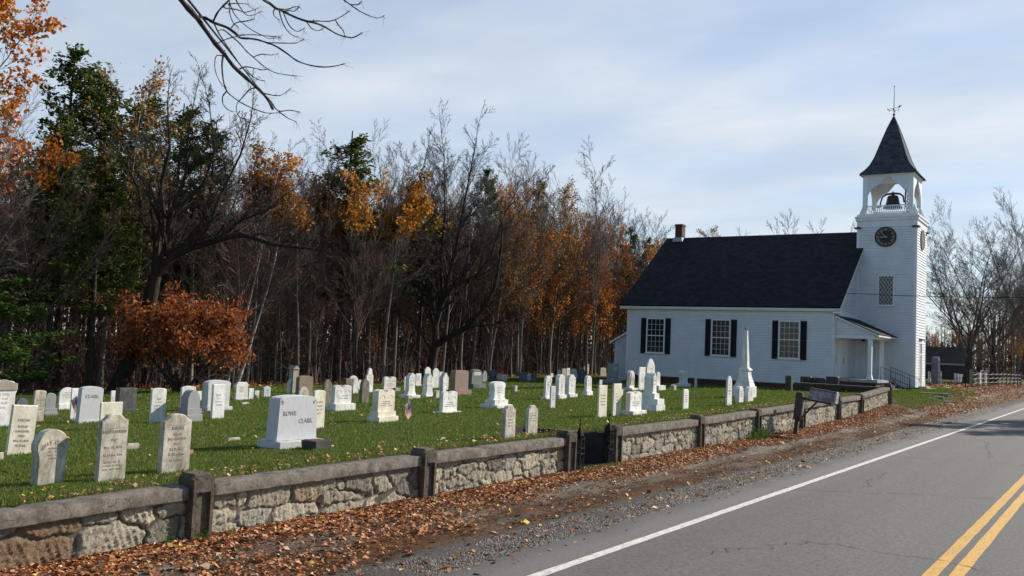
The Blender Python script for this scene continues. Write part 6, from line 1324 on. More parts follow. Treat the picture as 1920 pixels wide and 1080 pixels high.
def fence_run(pts, lab, grp, big_first=True):
    root = empty('rail_fence', (pts[0][0], pts[0][1], float(ground_z(*pts[0])))); tag(root, lab, 'fence'); o0 = Vector(root.location)
    Ps = []
    for i, (x, y) in enumerate(pts):
        p = Vector((x, y, float(ground_z(x, y)))); Ps.append(p)
        h = 1.25 if (i or not big_first) else 1.35; r_ = .07 if (i or not big_first) else .14
        mb = MB(); rr = random.Random(i+len(pts)); mb.tube([tuple(p-o0+Vector((0, 0, -.3))), tuple(p-o0+Vector((rr.uniform(-.05, .05), rr.uniform(-.05, .05), h+rr.uniform(-.08, .08))))], r_, 6); mb.build('post', FPOST, root)
    for i in range(len(Ps)-1):
        for k_, hz in enumerate((.35, .70, 1.05)):
            mb = MB(); a, b = Ps[i]-o0+Vector((0, 0, hz)), Ps[i+1]-o0+Vector((0, 0, hz)); m_ = (a+b)/2-Vector((0, 0, .05+.02*k_)); mb.tube([tuple(a), tuple(m_), tuple(b)], .035, 5); mb.build('rail', FPOST, root)
FPOST = simple('fence_wood', (.22, .20, .18), .9, (.10, .09, .08), 3, .3, stretch=(3, 3, .6))
fence_run([(-9.75+.017*(i*2.9), 76.5+i*2.9) for i in range(12)], 'weathered post and rail fence running right along the road bank', 'fence')
# iron pipe gate by the tower
mb = MB(); root = empty('iron_fence', (-12.3, 74.5, float(ground_z(-12.3, 74.5)))); tag(root, 'thin black iron post and bars just right of the church tower', 'fence')
mb.tube([(0, 0, -.2), (0, 0, 1.2)], .03, 5)
for z in (.4, .75, 1.1): mb.tube([(0, 0, z), (2.2, 1.6, z)], .014, 4)
mb.tube([(2.2, 1.6, -.2), (2.2, 1.6, 1.15)], .03, 5); mb.build('bars', M['iron'], root)
# ---------------------------------------------------------------- trees
class Tree:
    def __init__(s, seed): s.r = random.Random(seed); s.trunk = MB(); s.crown = MB(); s.tips = []
    def vec(s): r = s.r; v = Vector((r.gauss(0, 1), r.gauss(0, 1), r.gauss(0, 1))); return v.normalized()
    def path(s, p, d, L, n, wob, up):
        pts = [p.copy()]; d = d.normalized()
        for i in range(n):
            d = (d+s.vec()*wob+Vector((0, 0, up))).normalized(); p = p+d*(L/n); pts.append(p.copy())
        return pts, d
    def grow(s, p, d, L, r0, lvl, P):
        """P[lvl] = (children, child length factor, spread, up, wobble, sides, first child position)"""
        ch, lf, spr, up, wob, sides, first = P[lvl][:7]; rk, lt = P[lvl][7:9] if len(P[lvl]) > 7 else (.42 if lvl == 0 else .52, .55 if lvl == 0 else .45); n = (9, 5, 3, 2, 2)[min(lvl, 4)]
        pts, dd = s.path(p, d, L, n, wob, up)
        last = lvl == len(P)-1; r1 = r0*((.10 if rk < .5 else .5) if lvl == 0 else .25 if not last else .5)
        rs = [r0+(r1-r0)*(i/n)**.9 for i in range(n+1)]
        if lvl == 0: rs[0] *= 1.35
        (s.trunk if lvl == 0 else s.crown).tube(pts, rs, sides, cap=False)
        if lvl >= len(P)-2: s.tips.append((pts[-1], dd)); s.tips.append((pts[len(pts)//2], dd))
        if last: return
        for k in range(ch):
            t = first+(1-first)*(k+s.r.random()*.8)/ch; t = min(t, .98); f = t*n; i = min(int(f), n-1); q = pts[i].lerp(pts[i+1], f-i)
            ax = (pts[i+1]-pts[i]).normalized(); o = ax.orthogonal().normalized(); o = Matrix.Rotation(s.r.uniform(0, 2*math.pi) if lvl else k*2.399+s.r.uniform(-.5, .5), 3, ax) @ o
            sp = spr*s.r.uniform(.7, 1.25); cdir = ax*math.cos(sp)+o*math.sin(sp)
            rl = rs[i]*rk*s.r.uniform(.75, 1.0) if lvl == 0 or rk != .52 else rs[i]*.52*s.r.uniform(.7, 1.0)
            s.grow(q, cdir, L*lf*(1-t*lt)*s.r.uniform(.7, 1.15), max(rl, MINR), lvl+1, P)
MINR = .010
def leaves_mesh(name, pos, size, palette, per=1, spread=.3, flat=0., seed=0, drop=0.):
    r = np.random.default_rng(seed); n = len(pos)*per; c = np.repeat(np.array(pos), per, 0)+r.normal(0, spread, (n, 3)); c[:, 2] -= np.abs(r.normal(0, drop, n)) if drop else 0
    a = r.normal(0, 1, (n, 3)); a[:, 2] *= (1-flat); a /= np.linalg.norm(a, axis=1)[:, None]; q = r.normal(0, 1, (n, 3)); q[:, 2] *= (1-flat); b = np.cross(a, q)
    if flat: b = np.cross(np.array([0, 0, 1.])+r.normal(0, .3, (n, 3)), a)
    b /= np.linalg.norm(b, axis=1)[:, None]; s = (size*r.uniform(.6, 1.3, n))[:, None]
    V = np.stack([c-a*s*.5, c+b*s*.34, c+a*s*.55, c-b*s*.34], 1).reshape(-1, 3); i = np.arange(n)*4
    pal = np.array(palette); clump = np.repeat(r.integers(0, len(pal), max(len(pos)//12+1, 1)), 12)[:len(pos)]; ci = np.where(r.random(n) < .6, np.repeat(clump, per), r.integers(0, len(pal), n))
    return npmesh(name, V, np.stack([i, i+1, i+2, i+3], 1), M['leaf'], colors=pal[ci]*r.uniform(.7, 1.25, (n, 1)))
def proto_broad(seed, H, trunk_r, P, bark, twig, lean=0, leaves=None, stemlen=None):
    """returns (trunk mesh, branch mesh, leaf mesh or None)"""
    t = Tree(seed); t.grow(Vector((0, 0, -.3)), Vector((lean, 0, 1)), H, trunk_r, 0, P)
    tm = t.trunk.mesh('trunk', M[bark], True); cm = t.crown.mesh('crown', M[twig], False); lm = None
    if leaves:
        pal, size, per, spread, frac, zmin = leaves; r = random.Random(seed)
        pos = [tuple(p) for p, d in t.tips if p.z > zmin*H and r.random() < frac]
        lm = leaves_mesh('foliage', pos, size, pal, per, spread, seed=seed)
    return tm, cm, lm
ORANGE = [(.60, .18, .018), (.68, .26, .025), (.48, .12, .018), (.70, .36, .05), (.36, .09, .014)]
GOLD = [(.40, .22, .03), (.44, .26, .05), (.30, .14, .02), (.22, .13, .03)]
OAK = [(.50, .18, .02), (.34, .12, .018), (.54, .26, .035), (.20, .12, .025)]
RUST = [(.28, .075, .024), (.20, .055, .02), (.34, .11, .032), (.13, .04, .016)]
GREEN = [(.065, .105, .022), (.09, .13, .028), (.12, .15, .035), (.045, .07, .02)]
# levels: children, length factor, spread, upward pull, wobble, sides, first child position
POLE = [(17, .36, .85, .02, .07, 6, .30), (8, .46, .62, .10, .12, 4, .12), (6, .5, .65, .08, .16, 3, .1), (4, .55, .6, .05, .18, 3, .1), (0, 0, 0, .03, .2, 3, 0)]
WIDE = [(12, .58, .80, .02, .07, 7, .24), (8, .48, .6, .09, .12, 5, .2), (7, .48, .65, .06, .16, 3, .1), (4, .5, .6, .04, .18, 3, .1), (0, 0, 0, .02, .2, 3, 0)]
FINE = [(20, .42, .72, .03, .07, 6, .22), (9, .48, .5, .13, .09, 4, .12), (8, .48, .5, .09, .12, 3, .1), (4, .55, .5, .06, .15, 3, .1), (0, 0, 0, .05, .15, 3, 0)]
SPARSE = [(11, .34, .85, .0, .07, 6, .3), (6, .45, .7, .05, .16, 4, .1), (5, .5, .7, .03, .2, 3, .1), (3, .5, .6, 0, .2, 3, .1), (0, 0, 0, 0, .2, 3, 0)]
UNDER = [(9, .5, .7, .04, .09, 5, .2), (6, .5, .65, .05, .15, 3, .1), (5, .5, .6, .04, .18, 3, .1), (0, 0, 0, 0, .2, 3, 0)]
FORK = [(11, 2.15, .60, .0, .025, 9, .40, .40, .05), (13, .34, .55, .035, .05, 5, .12), (8, .46, .55, .04, .08, 4, .1), (6, .5, .5, .03, .10, 3, .1), (4, .6, .45, .02, .12, 3, .1), (0, 0, 0, .0, .15, 3, 0)]
BROOM = [(8, 1.15, .40, .0, .035, 7, .42, .46, .10), (13, .36, .52, .06, .06, 4, .14), (8, .5, .48, .06, .09, 3, .1), (5, .62, .42, .05, .10, 3, .1), (0, 0, 0, .02, .12, 3, 0)]
BROOMW = [(10, 1.10, .62, .0, .04, 7, .36, .42, .12), (12, .38, .58, .06, .07, 4, .12), (8, .5, .52, .05, .10, 3, .1), (5, .6, .46, .04, .12, 3, .1), (0, 0, 0, .02, .12, 3, 0)]
PR = {}
PR['pole1'] = proto_broad(1, 17, .17, POLE, 'bark', 'twig')
PR['pole2'] = proto_broad(2, 17, .14, POLE, 'bark_pale', 'twig_red')
PR['pole3'] = proto_broad(3, 17, .13, FINE, 'bark', 'twig')
PR['pole4'] = proto_broad(4, 17, .15, SPARSE, 'bark_dark', 'twig', lean=.05)
PR['pole5'] = proto_broad(24, 17, .15, [(13, .34, .85, .02, .05, 6, .42)]+POLE[1:], 'bark_pale', 'twig_pale')
MINR = .009
PR['fine'] = proto_broad(5, 8.6, .18, BROOM, 'bark_pale', 'twig_pale')
PR['fine2'] = proto_broad(15, 8.4, .18, BROOM, 'bark', 'twig')
PR['broom'] = proto_broad(71, 8.0, .19, BROOMW, 'bark', 'twig')
PR['broom2'] = proto_broad(72, 8.3, .16, BROOMW, 'bark_dark', 'twig_red')
PR['broom3'] = proto_broad(73, 8.8, .16, BROOM, 'bark_pale', 'twig')
MINR = .010
PR['orange1'] = proto_broad(6, 12, .13, FINE, 'bark', 'twig', leaves=(ORANGE, .15, 1, .16, .42, .16))
PR['orange2'] = proto_broad(7, 12, .12, POLE, 'bark', 'twig', leaves=(ORANGE, .15, 1, .16, .30, .12))
PR['gold'] = proto_broad(8, 16, .15, POLE, 'bark_pale', 'twig', leaves=(GOLD, .16, 1, .14, .30, .45))
PR['oak'] = proto_broad(9, 8.2, .22, BROOMW, 'bark', 'twig', leaves=(OAK, .22, 2, .18, .85, 1.25))
PR['under'] = proto_broad(10, 5.5, .05, UNDER, 'bark', 'twig', leaves=(OAK+ORANGE[:2], .13, 1, .12, .5, .1))
PR['underb'] = proto_broad(12, 6.5, .05, UNDER, 'bark_pale', 'twig_red')
PR['birch'] = proto_broad(13, 14, .12, SPARSE, 'birch', 'twig_red', lean=.22)
def proto_pine(seed, H, crown0, R, dens=1.0, pal=GREEN, droop=-.05, size=.26):
    r = random.Random(seed); t = MB(); c = MB(); pts = [Vector((math.sin(z*.2+seed)*.12, math.cos(z*.17)*.1, z)) for z in np.linspace(-.3, H, 9)]; t.tube(pts, [.24*(1-i/9.3) for i in range(9)], 7, cap=False); pos = []
    z = crown0*H
    while z < H*.985:
        f = (z-crown0*H)/(H*(1-crown0)); L0 = R*(1-f)**.75*(.55+.45*min(1, f*4+.3))+.35
        for k in range(r.choice((3, 4, 5))):
            if r.random() > dens: continue
            a = r.uniform(0, 6.283); L = L0*r.uniform(.55, 1.15); d = Vector((math.cos(a), math.sin(a), r.uniform(-.02, .25)+.35*f)); b0 = Vector((0, 0, z+r.uniform(-.2, .2))); m = b0+d*L*.5+Vector((0, 0, droop*L)); e = b0+d*L+Vector((0, 0, droop*L+.10*L))
            c.tube([b0, m, e], [.035, .022, .01], 3, cap=False)
            for q in range(int(6+L*7)):
                u = r.uniform(.25, 1.02); p = b0.lerp(m, u*2) if u < .5 else m.lerp(e, u*2-1); side = Vector((-d.y, d.x, 0))*r.gauss(0, .17*L*(1.1-abs(u-.65))); pos.append(tuple(p+side+Vector((0, 0, r.gauss(.03, .05)))))
        z += r.uniform(.38, .75)
    return t.mesh('trunk', M['bark_dark'], True), c.mesh('boughs', M['twig'], False), leaves_mesh('needles', pos, size, pal, 5, .13, flat=.45, seed=seed)
PR['pine1'] = proto_pine(21, 18, .30, 3.2)
PR['pine2'] = proto_pine(22, 18, .45, 2.6, .85)
PR['pine3'] = proto_pine(23, 9, .12, 3.4, .9, pal=[(.06, .14, .022), (.09, .18, .028), (.12, .20, .035), (.045, .09, .018)], droop=-.10)
def tree(kind, x, y, s=1.0, sz=None, rz=None, name='bare_tree', lab=None, grp=None, sink=0, cat='tree', rx=0, ry=0):
    tm, cm, lm = PR[kind]
    z = float(ground_z(x, y))-sink; root = empty(name, (x, y, z)); root.scale = (s, s, sz or s); root.rotation_euler = (rx, ry, rz if rz is not None else random.uniform(0, 6.28))
    tag(root, lab, cat, grp); link('trunk', tm, root); link('crown', cm, root)
    if lm: link('needles' if 'pine' in kind else 'foliage', lm, root)
    return root
# --- named trees
WOODG = 'bare trees massed in the wood'
R_ = random.Random(99)
LAB = {'pole1': 'slim grey bare tree among many in the dense wood', 'pole2': 'slim bare tree with reddish twigs in the dense wood', 'pole3': 'slim bare tree with fine upright twigs in the dense wood', 'pole4': 'dark thin bare trunk with few branches in the dense wood',
 'fine': 'pale bare tree with fine upright twigs along the wood', 'fine2': 'tall bare tree with pale upright twigs along the wood', 'orange1': 'young maple full of orange leaves in the wood', 'orange2': 'thin maple with scattered orange leaves in the wood', 'gold': 'bare-topped tree with a few yellow leaves in the wood',
 'pole5': 'pale straight bare trunk among many in the dense wood', 'broom': 'broad bare tree with a rounded grey twig crown in the wood', 'broom2': 'broad bare tree with a reddish twig crown in the wood', 'broom3': 'narrow bare tree with a dense rounded twig crown in the wood', 'oak': 'oak with brown-orange leaves rising from the wood', 'under': 'small understorey sapling with orange leaves in the wood', 'underb': 'small bare sapling under the tall trees', 'pine1': 'dark green pine standing in the wood', 'pine2': 'dark pine with a bare lower trunk in the wood'}
GRP = {k: 'trees of the wood, '+k.rstrip('0123456789b') for k in LAB}
placed = []
def spot(px, d):
    x = (px-960)/1700*d; return (x*.8267-d*.5627, x*.5627+d*.8267)
def top_h(y): return float(np.interp(y, [-10, 18, 26, 34, 44, 52, 60, 68, 75, 82, 92, 110], [1.0, .96, .86, .86, .96, .98, 1.0, 1.06, 1.12, 1.10, 1.0, .9]))
def put(kind, x, y, s, nm=None):
    nm = nm or ('pine_tree' if 'pine' in kind else 'sapling' if 'under' in kind else 'maple_tree' if 'orange' in kind else 'oak_tree' if kind == 'oak' else 'bare_tree')
    placed.append((x, y)); return tree(kind, x, y, s, s*R_.uniform(.93, 1.08), name=nm, lab=LAB[kind], grp=GRP[kind])
# rows of the wood: front edge along x = -40.5
for row in range(9):
    x0 = -40.6-row*3.3*(1+row*.04); y = 12+row*1.2+R_.random()*2; step = 2.15+row*.28
    while y < 96+row*3:
        x = x0+R_.uniform(-1.4, 1.4); yy_ = y+R_.uniform(-.8, .8)
        u = R_.random(); far = yy_ > 58
        pine_p = .15 if yy_ < 34 else .10 if yy_ < 60 else .04
        if u < pine_p: k = R_.choice(('pine1', 'pine2'))
        elif u < pine_p+(.17 if far else .04): k = R_.choice(('orange1', 'orange2', 'orange2'))
        elif u < pine_p+(.25 if far else .11): k = 'gold'
        elif u < .80: k = R_.choice(('pole1', 'pole2', 'pole5', 'broom', 'broom2', 'broom3', 'broom3'))
        else: k = R_.choice(('pole2', 'fine', 'fine2', 'broom', 'broom2'))
        s = top_h(yy_)*R_.uniform(.74, 1.0)*(1.0+.01*row)
        if 'orange' in k: s = R_.uniform(.75, 1.15)
        if 'pine' in k: s *= R_.uniform(.72, .92)
        put(k, x, yy_, s); y += step*R_.uniform(.7, 1.35)
for i in range(60):
    y = R_.uniform(18, 90); x = -39.8-abs(R_.gauss(0, 5)); put('under' if R_.random() < (.7 if y > 50 else .45) else 'underb', x, y, R_.uniform(.5, 1.0))
# understorey brush as one mass
def brush(name, n, xr, yr, hmax, mat_, seed, col=None):
    r = random.Random(seed); mb = MB()
    for i in range(n):
        x, y = r.uniform(*xr), r.uniform(*yr); z = float(ground_z(x, y)); h = hmax*r.uniform(.3, 1.0)**1.2; a = r.uniform(0, 6.28); l = r.uniform(.05, .35)*h; t = r.uniform(.012, .035)
        mb.tube([(x, y, z-.05), (x+math.cos(a)*l*.3, y+math.sin(a)*l*.3, z+h*.5), (x+math.cos(a)*l, y+math.sin(a)*l, z+h)], [t, t*.7, t*.3], 3, cap=False)
        for q in range(5):
            u = r.uniform(.2, .95); b = r.uniform(0, 6.28); p = Vector((x+math.cos(a)*l*u, y+math.sin(a)*l*u, z+h*u)); L = h*r.uniform(.1, .3)
            mb.tube([p, p+Vector((math.cos(b)*L, math.sin(b)*L, L*r.uniform(.2, 1)))], [t*.4, t*.2], 3, cap=False)
    o = mb.build(name, mat_); o['kind'] = 'stuff'; return o
brush('brushwood', 2600, (-64, -40.5), (12, 98), 4.5, M['twig'], 5)
brush('brushwood', 1500, (-60, -40.5), (12, 98), 3.2, M['twig_red'], 6)
# far wood behind, read as one mass of trunks and twigs
r = random.Random(8); mb = MB()
for i in range(1500):
    x, y = r.uniform(-118, -72), r.uniform(0, 170); z = float(ground_z(x, y)); h = r.uniform(9, 17); t = r.uniform(.08, .2); lx = r.gauss(0, .4)
    mb.tube([(x, y, z-.3), (x+lx*.3, y, z+h*.5), (x+lx, y+lx, z+h)], [t, t*.7, t*.2], 3, cap=False)
    for q in range(12):
        u = r.uniform(.25, .97); b = r.uniform(0, 6.28); L = h*.18*r.uniform(.5, 1.2)*(1.2-u); p = Vector((x+lx*u, y, z+h*u)); e = p+Vector((math.cos(b)*L, math.sin(b)*L, L*r.uniform(.3, 1.2)))
        mb.tube([p, e], [t*.3, t*.1], 3, cap=False); e2 = e+Vector((math.cos(b+.6)*L, math.sin(b+.6)*L, L*.6))*.5; mb.tube([p.lerp(e, .6), e2], [t*.15, t*.07], 3, cap=False)
o = mb.build('far_wood', M['bark_dark']); o['kind'] = 'stuff'
mb = MB(); pos = []
for i in range(16000):
    x, y = r.uniform(-118, -72), r.uniform(0, 170); pos.append((x, y, float(-.8)+r.uniform(0, 1)**1.4*11))
o = link('far_foliage', leaves_mesh('far_foliage', pos, .75, [(.03, .022, .014), (.05, .028, .014), (.02, .03, .012), (.08, .035, .012)], 1, .3, seed=4)); o['kind'] = 'stuff'
pos = [(-41-r.random()**1.3*28, r.uniform(14, 98), 0) for i in range(13000)]; zz = ground_z(np.array([p[0] for p in pos]), np.array([p[1] for p in pos])); pos = [(p[0], p[1], float(z_)+r.random()**1.5*3.4) for p, z_ in zip(pos, zz)]
o = link('undergrowth', leaves_mesh('undergrowth', pos, .20, [(.09, .035, .014), (.05, .025, .014), (.15, .055, .015), (.035, .022, .014), (.04, .035, .015)], 1, .15, seed=6)); o['kind'] = 'stuff'

# --- the big dark spreading tree at the lawn edge
SUBP = [None, (9, .34, .75, .06, .12, 5, .12), (7, .46, .65, .06, .14, 4, .1), (6, .5, .6, .05, .18, 3, .1), (4, .5, .55, .03, .18, 3, .1), (0, 0, 0, .02, .2, 3, 0)]
def limbed(seed, depth, base, limbs, bark, twig):
    """a tree from its main limbs; limb points (u right, v up) in photo-sized units at that distance, plus own depth wander"""
    t = Tree(seed); k = depth/1700.; ex_, ey_ = Vector((.8267, .5627, 0)), Vector((-.5627, .8267, 0)); r = t.r
    done = {}
    for li, (pts, r0, r1, dd) in enumerate(limbs):
        P_ = []
        for i, (u, v) in enumerate(pts):
            key = (u, v)
            w_ = done[key] if key in done else dd*i/max(len(pts)-1, 1)+r.uniform(-.12, .12)
            if i == 0 and key in done: off0 = done[key]
            if i and li: w_ = (done.get(pts[0], 0))+dd*i/(len(pts)-1)+r.uniform(-.12, .12)
            done[key] = w_; P_.append(ex_*((u-base[0])*k)+ey_*w_+Vector((0, 0, (base[1]-v)*k-.25)))
        n = len(P_); rs = [r0+(r1-r0)*i/(n-1) for i in range(n)]
        if li == 0: rs[0] *= 1.4
        (t.trunk if li == 0 else t.crown).tube(P_, rs, 9 if li == 0 else 7, cap=False)
        if li == 0: continue
        L = sum((b-a).length for a, b in zip(P_[:-1], P_[1:])); m = int(L*1.6)+3
        for q in range(m):
            f = (.12+.88*(q+r.random()*.9)/m)*(n-1); i = min(int(f), n-2); f = min(f-i, .99); c = P_[i].lerp(P_[i+1], f); ax = (P_[i+1]-P_[i]).normalized(); o = Matrix.Rotation(r.uniform(0, 6.28), 3, ax) @ ax.orthogonal().normalized()
            sp = r.uniform(.45, 1.0); rr = rs[i]*(1-f)+rs[i+1]*f; t.grow(c, ax*math.cos(sp)+o*math.sin(sp)+Vector((0, 0, .25)), L*.42*r.uniform(.45, 1.0)*(1.15-.5*q/m), max(rr*.45, .02), 2, SUBP)
        t.grow(P_[-1], P_[-1]-P_[-2], L*.35, r1, 2, SUBP)
    return t.trunk.mesh('trunk', M[bark], True), t.crown.mesh('crown', M[twig], False), None
PR['big'] = limbed(31, 62, (814, 702), [([(814, 702), (816, 665), (822, 627)], .36, .27, 0), ([(822, 627), (840, 616), (881, 590), (912, 554), (930, 512), (938, 440)], .24, .07, -2.0), ([(822, 627), (819, 590), (829, 544), (850, 512), (892, 492), (918, 450), (933, 390)], .25, .06, 1.5),
 ([(819, 590), (809, 554), (803, 523), (783, 471), (767, 404), (775, 310)], .21, .045, 1.0), ([(829, 544), (850, 450), (862, 367), (876, 270)], .15, .03, -1.0), ([(829, 544), (822, 470), (826, 380), (818, 260)], .13, .03, .5), ([(816, 640), (790, 600), (767, 575), (720, 560), (690, 520)], .11, .03, -1.5), ([(803, 523), (760, 490), (728, 430), (715, 350)], .10, .03, -2), ([(881, 590), (930, 585), (970, 560), (1000, 580)], .08, .02, -1.5)], 'bark_black', 'bark_black')
tree('big', *spot(814, 62), 1.0, 1.0, rz=0, lab='big dark spreading bare tree at the middle of the lawn edge')
PR['lean'] = limbed(34, 43.5, (232, 728), [([(232, 728), (243, 685), (262, 635), (276, 585), (284, 535), (290, 500)], .40, .28, 0), ([(290, 500), (325, 462), (360, 446), (410, 432), (455, 418), (520, 436), (580, 442)], .23, .07, -1.5), ([(290, 500), (288, 440), (292, 390), (280, 330), (290, 250), (280, 190)], .22, .04, 1.0),
 ([(290, 500), (312, 440), (322, 380), (345, 310), (350, 220)], .19, .035, -1.0), ([(360, 446), (390, 400), (400, 340), (430, 260), (440, 190)], .11, .03, 1.5), ([(288, 440), (262, 400), (255, 340), (225, 280)], .09, .025, -1), ([(410, 432), (450, 390), (490, 370), (530, 330)], .08, .02, 1), ([(322, 380), (375, 330), (390, 260), (372, 170)], .08, .02, .5)], 'bark_black', 'bark_black')
tree('lean', *spot(232, 43.5), 1.0, 1.0, rz=0, lab='dark tree leaning right over the orange shrub at the left lawn edge')
# orange shrub tree: many stems, dense domed crown
t = Tree(41)
for k in range(9):
    a = k*.7; t.grow(Vector((math.cos(a)*.12, math.sin(a)*.12, -.1)), Vector((math.cos(a)*(.25+.5*(k%3)/2), math.sin(a)*(.25+.5*(k%3)/2), 1)), 3.3-.25*(k%3), .085, 0, [(8, .62, .95, -.03, .10, 5, .30), (6, .5, .8, .0, .15, 4, .2), (5, .5, .8, -.02, .2, 3, .1), (0, 0, 0, 0, .2, 3, 0)])
tips = [tuple(p) for p, d in t.tips if p.z > 1.1+.25*math.hypot(p.x, p.y)*0]
PR['shrub'] = (t.trunk.mesh('trunk', M['bark_dark'], True), t.crown.mesh('crown', M['twig'], False), leaves_mesh('foliage', tips, .14, RUST+[(.36, .12, .03)], 2, .15, seed=3))
sh = tree('shrub', *spot(352, 43.0), 1.36, 1.38, rz=0, name='ornamental_tree', lab='low domed tree of rusty orange leaves before the wood at left'); SHRUB_R = max(math.hypot(p[0], p[1]) for p in tips); print('shrub radius', SHRUB_R, max(p[2] for p in tips))
# near-left group
tree('pine3', *spot(10, 39.6), .95, .66, rz=.3, name='pine_tree', lab='bright green low pine boughs at the left edge of the photo')
PR['oakbig'] = proto_broad(52, 17, .28, [(13, .50, .8, .02, .05, 8, .30), (8, .46, .6, .06, .12, 5, .2), (6, .48, .6, .05, .16, 3, .1), (3, .5, .6, .0, .18, 3, .1), (0, 0, 0, .0, .2, 3, 0)], 'bark', 'twig', leaves=([(.52, .15, .015), (.58, .20, .02), (.42, .11, .015), (.58, .26, .04)], .20, 3, .15, .85, .30))
tree('oakbig', *spot(-108, 36.5), 1.0, 1.0, rz=2.0, name='oak_tree', lab='large oak with glowing orange leaves cut by the left photo edge')
tree('gold', *spot(200, 45), 1.02, 1.0, name='bare_tree', lab='tall tree with thinning yellow-green leaves at upper left').name = 'birch_tree'
tree('pine1', *spot(112, 46), 1.0, .98, name='pine_tree', lab='tall dark pine right of the large orange oak at upper left')
tree('pine1', *spot(172, 48), 1.05, .95, name='pine_tree', lab='full dark green pine behind the yellow-leaved tree, second pine from the left')
tree('pine1', *spot(322, 53), 1.0, .92, name='pine_tree', lab='green pine behind the upper twigs of the leaning tree')
tree('pine1', *spot(250, 50), .95, .92, name='pine_tree', lab='dark pine behind the yellow-leaved tree at upper left')
tree('pine2', *spot(385, 53), .95, .86, name='pine_tree', lab='dark pine behind the twiggy crown of the leaning tree')
tree('oak', *spot(545, 57), 1.08, .93, rz=1, name='oak_tree', lab='oak crown of orange-brown leaves left of the green pine top')
tree('oak', *spot(672, 59), 1.0, .93, rz=3, name='oak_tree', lab='oak crown of olive-orange leaves just right of the green pine top')
tree('pine1', *spot(642, 60), 1.25, .93, name='pine_tree', lab='green pine top rising highest between two orange oak crowns')
tree('birch', *spot(432, 50), 1.0, 1.0, rz=0.6, name='birch_tree', lab='white birch trunk leaning right, left of the oak crowns')
tree('birch', *spot(452, 51), .9, 1.0, rz=1.2, name='birch_tree', lab='second white birch trunk beside the first, more slanted', ry=.12)
tree('pine1', *spot(905, 76), .8, .98, name='pine_tree', lab='dark pine top right of the tall pale twigs at the wood centre')
tree('pine2', *spot(1003, 84), .8, 1.0, name='pine_tree', lab='dark pine top above the orange maple near the church')
tree('fine', *spot(822, 67), 1.0, 1.04, name='bare_tree', lab='tallest pale twiggy tree above the big dark tree')
tree('fine', *spot(893, 70), .95, 1.02, name='bare_tree', lab='tall pale twiggy tree right of the tallest one')
tree('fine2', *spot(1100, 86), 1.05, 1.02, name='bare_tree', lab='tall pale bare tree above the orange maples near the church')
tree('fine', *spot(1205, 95), 1.0, 1.04, name='bare_tree', lab='pale bare tree next to the church roof slope')
for i, (x, y, s, sz, lab) in enumerate(((-41.0, 60.5, 1.0, 1.12, 'brightest orange maple left of the church, tall and narrow'), (-40.8, 64.5, .95, .9, 'orange maple second from the brightest one, towards the church'), (-41.5, 69.5, 1.0, .95, 'loose orange maple mid way between the brightest maple and the church'), (-40.2, 73.0, .9, .85, 'low orange maple beside the church lean-to'), (-41.0, 78.0, 1.05, 1.05, 'orange-red maple behind the church chimney'), (-38.5, 82.0, .85, .92, 'rusty maple rising behind the roof end of the church'))):
    tree('orange1', x, y, s, sz, name='maple_tree', lab=lab, rz=i*1.3)
# --- behind the church
tree('fine', *spot(1345, 108), 1.0, 1.0, name='bare_tree', lab='pale bare tree rising behind the roof right of the chimney')
tree('gold', *spot(1368, 112), 1.0, 1.06, name='maple_tree', lab='tree top with sparse yellow-orange leaves behind the church roof ridge')
tree('gold', *spot(1392, 116), .95, 1.0, name='maple_tree', lab='small golden tree tip just above the roof ridge')
MINR = .0065
PR['round'] = proto_broad(61, 3.6, .26, FORK, 'bark', 'twig_pale')
tree('round', *spot(1550, 98), 1.3, 1.72, name='bare_tree', lab='bare fan-shaped tree behind the roof left of the tower')
tree('round', *spot(1512, 104), 1.1, 1.5, name='bare_tree', lab='thin bare tree directly left of the tower behind the roof')
# --- right of the church
PR['maple'] = proto_broad(62, 5.2, .42, FORK, 'bark_dark', 'twig')
MINR = .010
tree('maple', MAPLE[0], MAPLE[1], 1.42, 1.02, rz=1.0, name='maple_tree', lab='great round-crowned bare maple right of the church tower')
tree('maple', MAPLE[0]+1.9, MAPLE[1]+2.2, 1.15, .90, rz=4.0, name='maple_tree', lab='second big bare maple trunk just behind the rail fence end')
tree('maple', -8.2, 112.0, 1.2, 1.45, rz=2.2, name='maple_tree', lab='tall bare maple at the right photo edge')
for (x, y, s, k) in ((-16, 128, .42, 'broom'), (-13, 122, .40, 'broom2'), (-19, 135, .46, 'broom3'), (-24, 140, .5, 'broom'), (-9.0, 124, .9, 'broom'), (-12.3, 140, .95, 'pole2'), (-17, 142, .45, 'pole3'), (-27, 150, .5, 'broom2'), (-34, 160, .55, 'broom'), (-21, 155, .5, 'oak'), (-12, 150, 1.0, 'pole1'), (-14.0, 160, 1.0, 'broom3'), (-18, 150, .42, 'orange2'), (-10.5, 133, .6, 'orange2'), (-13, 148, .8, 'orange1'), (-26, 160, .5, 'orange1'), (-11.5, 165, 1.1, 'pole2'), (-14.5, 172, 1.1, 'pole1'), (-28, 170, .6, 'broom2'), (-37, 175, .6, 'pole2'), (-33, 150, .42, 'broom'), (-10.0, 117, .7, 'pole4'), (-9.6, 107, .55, 'pole2'), (-22, 165, .45, 'broom3'), (-30, 168, .55, 'broom')):
    o = tree(k, x, y, s, s, name='bare_tree' if 'or' not in k else 'maple_tree', lab={'or': 'orange-leaved maple in the far trees right of the church', 'oa': 'brown-leaved oak in the far trees right of the church'}.get(k[:2], 'bare tree in the far woods beyond the rail fence'), grp='far trees right of the church, '+('leafy' if k[0] == 'o' else 'bare'))
r = random.Random(18); mb = MB()
